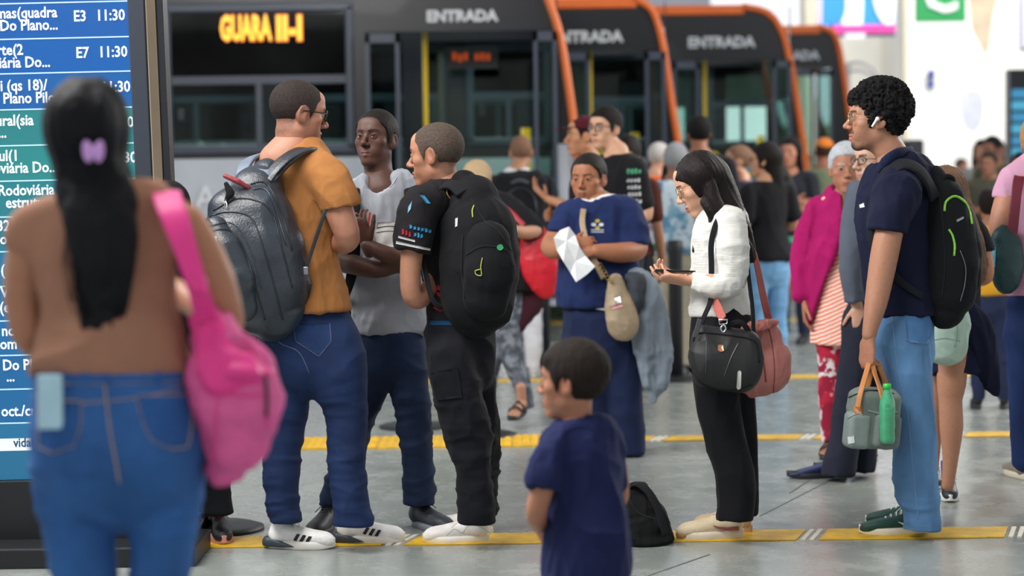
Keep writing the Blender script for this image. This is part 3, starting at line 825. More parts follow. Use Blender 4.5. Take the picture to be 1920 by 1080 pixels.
def marks(surf, x, y, w, h, n, m, parent, slope=0.0, seed=1):
    rn = random.Random(seed)
    for i in range(n):
        a = x+w*i/n; b = a+w/n*.68; t = rn.uniform(0, .35)*h; u = rn.uniform(0, .25)*h; yy = y+slope*(a-x)
        patch('print_mark', surf, [(a, yy+t), (b, yy+slope*(b-a)+t*.4), (b, yy+h-u), (a, yy+h)], m, parent, .002, 3)
def strapmesh(name, pts, w, t, nrm, m, parent, n=5):
    P = spline([np.asarray(q, float) for q in pts], n)
    if isinstance(nrm, list):
        nn = [q for q in spline([np.asarray(q, float) for q in nrm], n)]
    else: nn = nrm
    if hasattr(w, '__len__'): w = list(np.interp(np.linspace(0, len(w)-1, len(P)), range(len(w)), w))
    return MB().ribbon(P, w, t, nn).build(name, m, parent, True)

def crowd(label, px, D, H, yaw, top, bottom, hair, skin='a5735a', arms='down', w=1.0, sleeve='short', legs='pants', shoes=('222226', '333333'), group=None, hp=0, hyaw=None, stride=0.0, fat=0.0, fem=False, topmat=None, botmat=None, hem=None, vox=.013, foot_y=None, lean=0.0, dark=False, hfoot=True, headdx=0, neckw=1.0, sock=None, glass_=False, beard=0, hscale=1.0, show_eyes=False, zoff=0.0):
    """a full figure: yaw 0 faces the camera side, 90 faces +x"""
    g0 = W(px, 500, D); foot = V(g0[0], g0[1], zoff)
    p = Person(label, foot, D, group, skin); k = H/1.70; F = frame(yaw); R, Fw = F[:, 0], F[:, 1]
    def J(x, y, z): return foot+R*x*k*1.0+Fw*(y+lean*(z-.9 if z > .9 else 0))*k+Z_*z*k
    p.J = J; p.k = k; p.R0, p.F0 = R, Fw
    hy = yaw if hyaw is None else hyaw
    hc = J(headdx, .035, 1.585); p.head(hc, hy, hp, 0, k**.5*hscale, fem=fem, fat=fat*.05, brow=hair[1] if hair[0] != 'none' else '2a1e18', stubble=beard)
    nk = p.loc(V(0, -.02, -.07)); nw = .050*w**.3*neckw*(.88 if fem else 1)
    f = p.f; sw = (.170 if fem else .192)*w**.4; tw = (.5+.5*w)
    shirt = [dict(s=[(J(0, -.01, 1.425), .062*k, .8), (J(0, -.01, 1.395), (sw-.06)*k, .60), (J(0, -.01, 1.34), (sw-.03)*k, .62), (J(0, 0, 1.25), (.158 if fem else .175)*tw*k, .68), (J(0, .0, 1.12), (.135 if fem else .158)*w*k, .76), (J(0, .0, 1.0), (.155 if fem else .162)*w*k, .76), (J(0, .0, hem or .90), (.186 if fem else .180)*w*k, .78)], side=R, k=.03)]
    p.f.chain([(J(0, 0, 1.40), .10*k, .6), (J(0, 0, 1.2), .13*k, .6), (J(0, 0, .95), .12*k, .65)], .03, side=R)
    cuts = [(J(0, 0, (hem or .90)), V(0, 0, -1))]
    for sg in (-1, 1):
        sh = J(sg*sw, -.01, 1.362)
        a = arms if isinstance(arms, str) else arms[0 if sg < 0 else 1]
        if a == 'down': el, wr, hd = J(sg*(sw+.045)*1.0, -.03, 1.10), J(sg*(sw+.055), .05, .86), V(0, 0, -1)
        elif a == 'bend': el, wr, hd = J(sg*(sw+.05), -.03, 1.11), J(sg*.10, .22, 1.12), -R*sg+Fw*.5
        elif a == 'phone': el, wr, hd = J(sg*(sw+.03), .02, 1.12), J(sg*.08, .27, 1.22), Fw*.6+Z_*.6-R*sg*.4
        elif a == 'fold': el, wr, hd = J(sg*(sw+.04), .0, 1.12), J(-sg*.07, .17, 1.14+.03*sg), -R*sg
        elif a == 'chin': el, wr, hd = J(sg*(sw-.0), .10, 1.13), J(sg*.03, .17, 1.38), Z_
        elif a == 'up': el, wr, hd = J(sg*(sw+.08), .14, 1.34), J(sg*(sw+.05), .28, 1.5), Z_
        elif a == 'fwd': el, wr, hd = J(sg*(sw+.03), .14, 1.16), J(sg*.14, .36, 1.2), Fw
        aw = w**.5
        limb = [(sh, .047*k*aw), (sh*.5+el*.5, .043*k*aw), (el, .036*k*aw), (el*.55+wr*.45, .036*k*aw), (wr, .024*k)]
        p.limb(limb, .02)
        nrm = Fw if a == 'down' else -Fw
        nrm = -R*sg if a == 'down' else (Z_ if a in ('phone', 'fwd') else -Fw)
        p.hand(wr, hd, nrm, (Fw if a == 'down' else Z_ if a not in ('up', 'chin') else -R*sg), size=.95*k**.5, curl=.35)
        sl = 1.0 if sleeve == 'long' else .62
        if sleeve == 'none': shirt.append(dict(s=[(J(sg*(sw-.06), -.01, 1.39), .05*k), (sh, .050*k)], k=.03)); continue
        m1 = sh+(el-sh)*.45
        s_ = [(J(sg*(sw-.05), -.01, 1.378), .052*k*aw), (sh, .058*k*aw), (m1, .057*k*aw)]
        if sleeve == 'short':
            e = sh+(el-sh)*.70; s_ += [(e, .058*k*aw)]; shirt.append(dict(s=s_, k=.03)); cuts2 = None
        else: s_ += [(el, .048*k*aw), (el*.5+wr*.5, .043*k*aw), (wr+(el-wr)*.06, .033*k)]; shirt.append(dict(s=s_, k=.025))
    p.build_body([(nk, nw*k), (J(0, -.01, 1.46), (nw+.006)*k), (J(0, -.005, 1.40), .075*k)], vox=vox, hvox=.0048, handvox=.006)
    tm = topmat or cloth(top); p.shirt = garment(p, 'shirt' if legs != 'dress' else 'blouse', shirt, tm, cuts, holes=[[(J(0, 0, 1.385), (nw+.004)*k), (J(0, .01, 1.50), (nw+.022)*k)]], vox=vox*.85, fold=(.007, (8, 8, 3.5), random.randint(0, 99)))
    kn = .49; an = .10; st = stride
    def legpts(sg, off=0.0):
        hip = J(sg*.088, 0, .88); knee = J(sg*.095, .02+sg*st*.45, kn); ank = J(sg*.095, sg*st-.01, an)
        return hip, knee, ank
    if legs in ('pants', 'shorts'):
        parts = [dict(s=[(J(0, 0, .99), .135*w*k, .74), (J(0, -.01, .90), .158*w*k, .72), (J(0, -.01, .83), .156*w*k, .72)], side=R, k=.03)]
        for sg in (-1, 1):
            h, kk, a = legpts(sg); lw = w**.6
            parts.append(dict(s=[(h, .088*k*lw), (h*.5+kk*.5, .080*k*lw), (kk, .062*k*lw), (kk*.5+a*.5, .060*k*lw), (a+Z_*.0, .052*k)] if legs == 'pants' else [(h, .088*k*lw), (h*.5+kk*.5, .085*k*lw), (kk+Z_*.03, .078*k*lw)], k=.03))
            p.f
        garment(p, 'trousers', parts, botmat or denim(bottom) if botmat is None and legs == 'pants' and bottom_is_denim(bottom) else (botmat or cloth(bottom)), [(J(0, 0, an-.03 if legs == 'pants' else kn), V(0, 0, -1))], vox=vox*.85, fold=(.007, (7, 7, 9), random.randint(0, 99)))
    elif legs in ('skirt', 'dress'):
        zb = .50 if legs == 'skirt' else .32
        parts = [dict(s=[(J(0, 0, 1.0), .135*w*k, .74), (J(0, -.01, .88), .165*w*k, .74), (J(0, 0, .7), .19*w*k, .78), (J(0, 0, zb), .21*w*k, .8)], side=R, k=.03)]
        garment(p, 'skirt', parts, botmat or cloth(bottom), [(J(0, 0, zb), V(0, 0, -1))], vox=vox*.85, fold=(.012, (9, 9, 1.2), 4))
    if legs != 'pants':
        f = Fld()
        for sg in (-1, 1):
            h, kk, a = legpts(sg); f.chain([(h, .08*k), (h*.4+kk*.6, .066*k), (kk, .052*k), (kk*.6+a*.4-Fw*.015*k, .050*k), (a*.8+kk*.2, .036*k), (a, .031*k)], .01, sub=3)
        sdfobj('bare_legs', f, vcol('skin', .5, .0012, 240, sss=.05, spec=.35), p.root, .011, 2, colors=lambda Vt: np.tile(srgb(skin), (len(Vt), 1)))
    if hfoot:
        for sg in (-1, 1):
            _, _, a = legpts(sg); hl = V(a[0], a[1], zoff)-Fw*.045*k+R*0
            if shoes[0] == 'sandal': sandal(p.root, hl, Fw+R*sg*.12, .25*k, skin=skin)
            else: shoe(p.root, hl, Fw+R*sg*.12, .27*k, upper=shoes[0], sole=shoes[1], vox=.009, details=False, sock=sock)
    if hair[0] != 'none': p.hair(hair[0], hair[1], 1.5)
    if show_eyes: p.eyes()
    if glass_: p.glasses(thick=.0018)
    return p
def bottom_is_denim(c): return c in DENIMS
DENIMS = {'2d4468', '6f9fca', '24386a', '3a5d94'}
# ---------------------------------------------------------------- the setting
random.seed(5)
def S(px, py, y0):
    r = FWD+RT*((px-960)/F_PX)+UP*((540-py)/F_PX); return CAM+r*(y0/r[1])
def floor_material():
    m, nt, b = _new('polished_floor')
    n1 = _noise(nt, .55, 5); n2 = _noise(nt, 5, 5, (1, 1, 1)); n3 = _noise(nt, 260, 2)
    a = _mix(nt, (.205, .225, .215), (.290, .315, .300), _ramp(nt, n1.outputs[0], .3, .7))
    a2 = _mix(nt, a, (.34, .36, .345), _ramp(nt, n2.outputs[0], .52, .8)); a3 = _mix(nt, a2, (.15, .165, .16), _ramp(nt, n3.outputs[0], .62, .8))
    nt.links.new(a3, b.inputs['Base Color'])
    nt.links.new(_mr(nt, n2.outputs[0], .3, .7, .17, .34), b.inputs['Roughness']); b.inputs['Specular IOR Level'].default_value = .6
    _bump(nt, b, n1.outputs[0], .012, .35); return m
def _mr(nt, src, a, b, c, d):
    r = nt.nodes.new('ShaderNodeMapRange')
    for i, v in enumerate((a, b, c, d)): r.inputs[i+1].default_value = v
    nt.links.new(src, r.inputs[0]); return r.outputs[0]
FLOORM = floor_material()
fl = MB().box((-16, 1.2, -.12), (18, 60, 0)).build('floor', FLOORM); struct(fl)
# slab joints that can be seen between the yellow bands
jm = plastic('55585a', .8)
for (a, b) in [((1425, 968), (1640, 858)), ((1180, 1092), (1330, 1040)), ((1480, 925), (1530, 893))]:
    A, B = G(*a), G(*b); d = unit(B-A); n = V(-d[1], d[0], 0)*.004
    MB().hexa([A-n+V(0, 0, -.002), A+n+V(0, 0, -.002), B+n+V(0, 0, -.002), B-n+V(0, 0, -.002), A-n+V(0, 0, .0012), A+n+V(0, 0, .0012), B+n+V(0, 0, .0012), B-n+V(0, 0, .0012)]).build('slab_joint', jm, fl)
ym = mat('yellow_paint', 'd9ac1e', .5, var=.22, scale=14, bump=.001, bscale=90); wm = plastic('d9d4c6', .6)
def strip(py, wid, xa, xb, seg, phase, bumps=False):
    yc = G(960, py)[1]; x = xa+phase; skew = .07; me = None; mw = None
    while x < xb:
        if me is None:
            g = .045
            ob = MB().hexa([(g, -wid/2, 0), (seg-g, -wid/2, 0), (seg-g+skew, wid/2, 0), (g+skew, wid/2, 0), (g, -wid/2, .006), (seg-g, -wid/2, .006), (seg-g+skew, wid/2, .006), (g+skew, wid/2, .006)]).build('yellow_tile', ym, fl, bevel=.0015); me = ob
            mb = MB()
            for q in (-.028, .006): mb.hexa([(q, -wid/2, 0), (q+.018, -wid/2, 0), (q+.018+skew, wid/2, 0), (q+skew, wid/2, 0), (q, -wid/2, .0055), (q+.018, -wid/2, .0055), (q+.018+skew, wid/2, .0055), (q+skew, wid/2, .0055)])
            ow = mb.build('white_divider', wm, fl); mw = ow
        else:
            ob = me.copy(); COL.objects.link(ob); ow = mw.copy(); COL.objects.link(ow)
        ob.location = (x, yc, 0); ow.location = (x, yc, 0); x += seg
strip(1011, .235, -2.4, 4.2, .81, .30)
strip(827, .20, -3.4, 6.5, .81, .1)
strip(714, .22, -3.5, 8.5, .81, .25)
strip(607, .26, -6, 12, .81, .15)
# warning tiles with raised domes
tm0 = None
for i in range(7):
    for j in range(2):
        if tm0 is None:
            mb = MB().box((-.118, -.118, 0), (.118, .118, .008))
            for a in range(5):
                for b in range(5):
                    c = V((a-2)*.046, (b-2)*.046, .008); mb.lathe([(.016, 0), (.012, .0045), (.004, .005)], c, 8)
            tm0 = mb.build('tactile_tile', ym, fl); o = tm0
        else: o = tm0.copy(); COL.objects.link(o)
        g = G(582, 838); o.location = (g[0]+i*.24, g[1]+.24*j, 0)

cl = MB().box((-20, -14, 5.0), (20, 15.5, 5.35)).build('unseen_ceiling', plastic('e2dfd8', .8)); struct(cl)  # unseen slab over the platform, put in to cut ambient light
struct(MB().box((-20, -14.4, 0), (20, -14, 5.35)).build('unseen_rear_wall', plastic('7d7a74', .8)))  # unseen wall behind the camera, added to darken reflections
# ---- far wall, column, signs
wallm = mat('white_plaster', 'efece4', .85, var=.06, scale=.7); wallc = mat('cream_plaster', 'e2d6bf', .85, var=.07, scale=.8)
def slab(name, px0, px1, y0, z0, z1, th, m, parent=None, py=300):
    a, b = S(px0, py, y0)[0], S(px1, py, y0)[0]
    return MB().box((a, y0, z0), (b, y0+th, z1)).build(name, m, parent)
wb = struct(slab('wall_back', 1548, 1704, 39, 0, 6.5, .4, wallm)); struct(slab('wall_right', 1701, 2300, 36.5, 0, 6.5, 3, wallm))
struct(slab('trim_1', 1512, 1549, 38, 0, 7, .8, wallc)); struct(slab('trim_2', 1696, 1705, 36.4, 0, 7, .3, wallc))
stm = mat('wall_stain', 'c9cad2', .9, var=.12, scale=5); stb = mat('wall_stain_brown', 'c9b79c', .9, var=.15, scale=4)
wr_ = bpy.data.objects['wall_right']
def blob(name, pts, y0, m, parent, th=.012):
    P = spline([V(a, b, 0) for a, b in pts+pts[:1]], 4)[:-1]; vs = [S(q[0], q[1], y0) for q in P]; n = len(vs)
    return rawmesh(name, vs+[v+V(0, th, 0) for v in vs], [tuple(range(n-1, -1, -1)), tuple(range(n, 2*n))]+[(i, (i+1) % n, (i+1) % n+n, i+n) for i in range(n)], m, parent, False)
blob('stain', [(1800, 176), (1822, 168), (1842, 178), (1843, 220), (1830, 245), (1812, 240), (1802, 210)], 36.49, stm, wr_)
blob('stain', [(1815, -20), (1870, -20), (1862, 30), (1856, 80), (1848, 104), (1836, 80), (1822, 50)], 36.49, stb, wr_)
t = thing('wall_bracket', 'small dark blue hook fitting high on the white wall', 'fitting', S(1746, 152, 36.4))
mb = MB(); mb.lathe([(.001, -.08), (.06, -.05), (.06, .03), (.001, .06)], S(1746, 137, 36.35), 12); mb.build('knob', plastic('2b3f9a'), t, True)
MB().box(S(1743.5, 160, 36.4), S(1748, 136, 36.48)+V(0, .01, 0)).build('stem', plastic('2b3f9a'), t); MB().box(S(1740, 164, 36.38), S(1750, 157, 36.48)).build('foot_plate', plastic('2b3f9a'), t)
# hanging poster, blue with white figures
def panel(name, label, cat, px0, py0, px1, py1, y0, m, frame_m=None, th=.12):
    a, b = S(px0, py1, y0), S(px1, py0, y0); t = thing(name, label, cat, V((a[0]+b[0])/2, y0, a[2]))
    MB().box((a[0], y0, a[2]), (b[0], y0+th, b[2])).build('panel', m, t, bevel=.01); return t, a, b
t, a, b = panel('hanging_poster', 'blue hanging poster with white figures and pink lower band', 'poster', 1535, -90, 1679, 66, 33, plastic('2f8fe0', .5))
for k_, pts in enumerate([[(1577, -90), (1615, -90), (1617, 46), (1600, 47), (1578, 44), (1586, 10)], [(1640, -90), (1676, -90), (1677, 44), (1660, 46), (1643, 20), (1636, -20)]]):
    blob('white_figure', pts, 32.97, plastic('eef1f6'), t, .02)
blob('light_band', [(1535, -80), (1541, -80), (1541, 40), (1535, 40)], 32.965, plastic('d9c6ea'), t, .02)
MB().box(S(1558, 62, 32.96), S(1679, 46, 32.96)+V(0, .03, 0)).build('pink_band', plastic('ef3f96', .5), t)
MB().box(S(1585, 72, 32.95), S(1622, 62, 32.95)+V(0, .05, 0)).build('light_box', plastic('dcdfe6'), t); MB().box(S(1572, 69, 32.97), S(1679, 64, 32.97)+V(0, .04, 0)).build('lower_rail', plastic('3a3f55'), t)
for q in (1560, 1660): MB().tube([S(q, -88, 33.06), S(q, -88, 33.06)+V(0, 0, 1.6)], .02).build('hanger', metal('8a8a8a'), t)
t, a, b = panel('platform_sign', 'green hanging platform sign with a white letter C', 'sign', 1718, -60, 1811, 41, 31, plastic('1f8a4a', .5))
text_mesh('lettering', 'C', emis('sign_white', 'ffffff', .9), t, S(1764, -8, 30.98), (1, 0, 0), (0, 0, 1), .72, .02, 'CENTER', .02)
for q in (1735, 1795): MB().tube([S(q, -58, 31.06), S(q, -58, 31.06)+V(0, 0, 1.6)], .02).build('hanger', metal('8a8a8a'), t)
# far schedule screen at the right edge
t, a, b = panel('schedule_screen', 'distant blue schedule screen with black top at the right edge', 'screen', 1893, 128, 2010, 420, 27, plastic('14161c', .4), th=.25)
scm = emis('far_screen', '4fa6c8', .85)
for i in range(9):
    MB().box(S(1898, 184+i*22, 26.96), S(2004, 166+i*22, 26.96)+V(0, .03, 0)).build('screen_row', scm if i % 2 else emis('far_screen2', '3f8fba', .8), t)
MB().box((a[0]+.1, 27.02, 0), (b[0]-.1, 27.2, a[2])).build('stand', plastic('20232a'), t)
t = thing('banner', 'narrow purple and white banner high at the right edge', 'banner', S(1935, 96, 30)); MB().box(S(1913, 96, 30), S(1990, -60, 30)+V(0, .06, 0)).build('cloth_panel', plastic('6b5f86'), t); MB().box(S(1917, 90, 29.97), S(1990, -60, 29.97)+V(0, .03, 0)).build('white_field', plastic('dcdbe4'), t)
# dark cabinet behind the polo man's shoulder
t = thing('totem_cabinet', 'dark free-standing cabinet behind the shoulder of the man in navy polo', 'cabinet', V(S(1716, 300, 22)[0], 22.2, 0))
a, b = S(1700, 262, 22), S(1733, 262, 22); MB().box((a[0], 22, .1), (b[0], 22.3, a[2])).build('cabinet_body', plastic('2a2730'), t, bevel=.03); MB().box((a[0]-.05, 21.95, 0), (b[0]+.05, 22.35, .1)).build('plinth', plastic('1b1b1f'), t)
# thin curved rack seen against the wall
t = thing('bike_rack', 'thin curved grey metal rail standing before the white wall', 'rail', V(S(1620, 300, 34)[0], 34, 0))
for dy in (0, 14):
    MB().tube(spline([S(1585, 122+dy, 34), S(1612, 118+dy, 34), S(1635, 130+dy, 34), S(1648, 150+dy, 34)], 5), .022).build('rail', metal('9a9aa0', .4), t, True)
MB().tube([S(1648, 150, 34), V(S(1650, 150, 34)[0], 34, 0)], .03).build('post', metal('9a9aa0', .4), t)
MB().tube([S(1590, 122, 34), V(S(1590, 122, 34)[0], 34, 0)], .03).build('post', metal('9a9aa0', .4), t)
# grey building edge and canopy glimpsed above the second bus
struct(slab('trim_3', 1205, 1335, 45, 4.75, 6.5, .5, plastic('8c8f98')))
# trees / far street side seen through bus windows
t = thing('hedge', 'green street hedge far beyond the buses, seen through a door', 'hedge', V(-1.2, 47, 0))
f = Fld()
for i in range(14): f.ell((-9+i*.9, 47+random.random(), .8+random.random()*.4), (.9, .8, .75), .2)
Vt, Q = polygonise(f, .16); Vt = Vt+vnormals(Vt, Q)*((vnoise(Vt*5)-.5)*.5)[:, None]; rawmesh('foliage', Vt, Q, mat('leaves', '5f8f3c', .8, var=.5, scale=6), t)
MB().box((-9.5, 46.6, 0), (3.2, 47.6, .35)).build('planter', plastic('a5a39a', .8), t)

# ---- display totem at the left
TX0 = S(262, 350, 8.1); ta = .010; TUX = V(math.cos(ta), 0, math.sin(ta)); TUZ = V(-math.sin(ta), 0, math.cos(ta)); ps = 8.1/F_PX
ra = ROLL; 
def T(px, py, dy=0.0):
    x, y = (px-262)*ps, (350-py)*ps
    return TX0+(X_*math.cos(ra+ta)+Z_*math.sin(ra+ta))*0+TUX*(x*math.cos(ra)-y*math.sin(ra)*1.0)+TUZ*(y*math.cos(ra)+x*math.sin(ra)*0)+V(0, dy, 0)
tot = thing('display_totem', 'tall departures display with blue rows of white text in a dark frame', 'display', V(TX0[0]-.5, 8.2, 0))
def tq(name, x0, y0, x1, y1, d0, d1, m, bevel=0, parent=None):
    return MB().hexa([T(x0, y1, d0), T(x1, y1, d0), T(x1, y1, d1), T(x0, y1, d1), T(x0, y0, d0), T(x1, y0, d0), T(x1, y0, d1), T(x0, y0, d1)]).build(name, m, parent or tot, bevel=bevel)
blk = plastic('17191f', .35); tq('housing', -330, -300, 286, 1022, .012, .16, blk, .006)
tq('frame', 255, -300, 286, 900, -.012, .02, plastic('2b313c', .35), .004)
tq('post', 288, -300, 307, 1032, -.01, .09, mat('brushed_steel', 'b9a690', .22, 1.0, var=.12, scale=2), .004); tq('post_edge', 307, -300, 321, 1032, .0, .10, plastic('1b1d23', .3), .003); tq('post_edge', 284, -300, 289, 1032, -.004, .10, plastic('22252b', .3), .002)
tq('base_panel', -330, 897, 262, 1040, -.03, .01, plastic('15171b', .35), .004)
rows = [-62, 4, 70, 134, 201, 268, 334, 401, 466, 531, 596, 661, 725, 789]
scol = ['1c62b4', '1a66bb', '1768be', '1d6ab8', '2f8f94', '2f9598', '2a8c98', '2a849c', '247fab', '2279b0', '2077b4', '2072b0', '1f74b0']
for i in range(13):
    tq('screen_row', -330, rows[i]+1.2, 256, rows[i+1]-1.2, -.004, .012, emis('screen', scol[i], .55), 0)
    tq('row_line', -330, rows[i+1]-1.2, 256, rows[i+1]+1.2, -.006, .012, emis('screen_line', 'bfe3f2', .9))
tq('screen_row', -330, 790, 256, 818, -.004, .012, emis('screen', '2a7fb0', .55)); tq('notice_band', -330, 818, 256, 841, -.006, .012, emis('screen_band', 'e9f1f4', .85)); tq('screen_row', -330, 842, 256, 896, -.004, .012, emis('screen', '2b7aa6', .55))
tw = emis('screen_text', 'f4f8fa', 1.0)
def tt(body, px, py, size, al='LEFT', m=tw, parent=tot, xs=.86, bold=.0011):
    px, py = px+(350-py)*.023, py-(262-px)*.012
    return text_mesh('lettering', body, m, parent, T(px, py, -.007), TUX*math.cos(ra)+TUZ*0, TUZ*math.cos(ra), size*ps, .001, al, bold, xs)
SZ = 28.5
for (bd, x, y, al) in [('mas(quadra', 116, 24, 'RIGHT'), ('Do Plano...', 117, 47, 'RIGHT'), ('E3', 158, 32, 'CENTER'), ('11:30', 215, 31, 'CENTER'), ('orte(2', 51, 93, 'RIGHT'), ('iária Do...', 101, 116, 'RIGHT'), ('E7', 161, 100, 'CENTER'), ('11:30', 218, 99, 'CENTER'),
    ('li (qs 18)/', 94, 159, 'RIGHT'), ('Plano Piloto', 130, 182, 'RIGHT'), ('E5', 165, 166, 'CENTER'), ('11:30', 222, 164, 'CENTER'), ('ural(sia', 67, 224, 'RIGHT'), ('...', 0, 247, 'LEFT'), ('11:30', 227, 230, 'CENTER'), ('Sul(1', 38, 290, 'RIGHT'), ('oviária Do...', 110, 312, 'RIGHT'), ('11:30', 231, 296, 'CENTER'),
    ('Rodoviária', 103, 354, 'RIGHT'), ('estrutural', 108, 377, 'RIGHT'), ('11:30', 233, 352, 'CENTER'), ('32', 18, 421, 'RIGHT'), ('o', 12, 446, 'RIGHT'), ('(', 6, 504, 'RIGHT'), ('V', 12, 546, 'RIGHT'), ('(e', 14, 574, 'RIGHT'), ('nc', 20, 618, 'RIGHT'), ('om', 26, 643, 'RIGHT'), ('Do Plano', 90, 682, 'RIGHT'), ('...', 20, 704, 'RIGHT'), ('oct./cru', 70, 769, 'RIGHT')]:
    tt(bd, x, y, SZ, al)
tt('vidas c', 70, 829, 24, 'RIGHT', emis('notice_text', '2a5f86', .5))
tt('RZK', 13, 981, 48, 'LEFT', plastic('c9ccd0', .5), xs=1.05, bold=.0022)
foot = G(366, 1063); MB().box((-2.2, foot[1], 0), (foot[0], 8.27, .075)).build('floor_plinth', plastic('15161a', .45), tot, bevel=.006)

# ---- stanchions with green belts
def stanchion(label, px, py, top=.97, wide=.075, cassette=True):
    g = G(px, py); t = thing('queue_post', label, 'stanchion', g, 'queue posts with round black bases')
    MB().lathe([(.001, 0), (.20, 0), (.20, .012), (.17, .022), (.05, .034), (.001, .034)], g, 28).build('base', plastic('1c1d20', .5), t, True)
    MB().lathe([(wide/2, .03), (wide/2, top-.09), (wide/2+.006, top-.085), (wide/2+.006, top), (wide/2-.01, top+.008)], g, 20).build('post', plastic('34383f', .4), t, True)
    return t, g
t1, g1 = stanchion('dark queue post with green belt beside the phone woman\'s bag', 1268, 712, wide=.10)
t2, g2 = stanchion('dark queue post with its round base hidden behind the magenta cardigan', 1563, 640, wide=.08)
stanchion('queue post behind the legs of the man in the black jersey', 903, 818); stanchion('queue post hidden behind the legs of the man in the grey shirt', 776, 801)
stanchion('queue post behind the black trouser leg left of the pink bag', 404, 993)
stanchion('queue post standing behind the woman in the navy shirt', 1020, 690, wide=.10)
gm = cloth('1f7f5c')
t3, g3 = stanchion('queue post standing behind the woman in light blue jeans', 1428, 688, wide=.08)
A, B = g3+V(.05, 0, .93), g2+V(-.05, 0, .93)
tag(MB().ribbon([A, A*.5+B*.5+V(0, 0, -.02), B], .05, .003, V(0, -1, 0)).build('queue_belt', gm), 'green retractable belt stretched behind the woman in light blue jeans', 'belt')
A2 = G(1130, 700)+V(0, 0, .92); tag(MB().ribbon([g1+V(-.06, 0, .93), A2*.5+g1*.5+V(0, 0, .45), A2], .05, .003, V(0, -1, 0)).build('queue_belt', gm), 'green retractable belt behind the grey jacket of the navy shirt woman', 'belt')

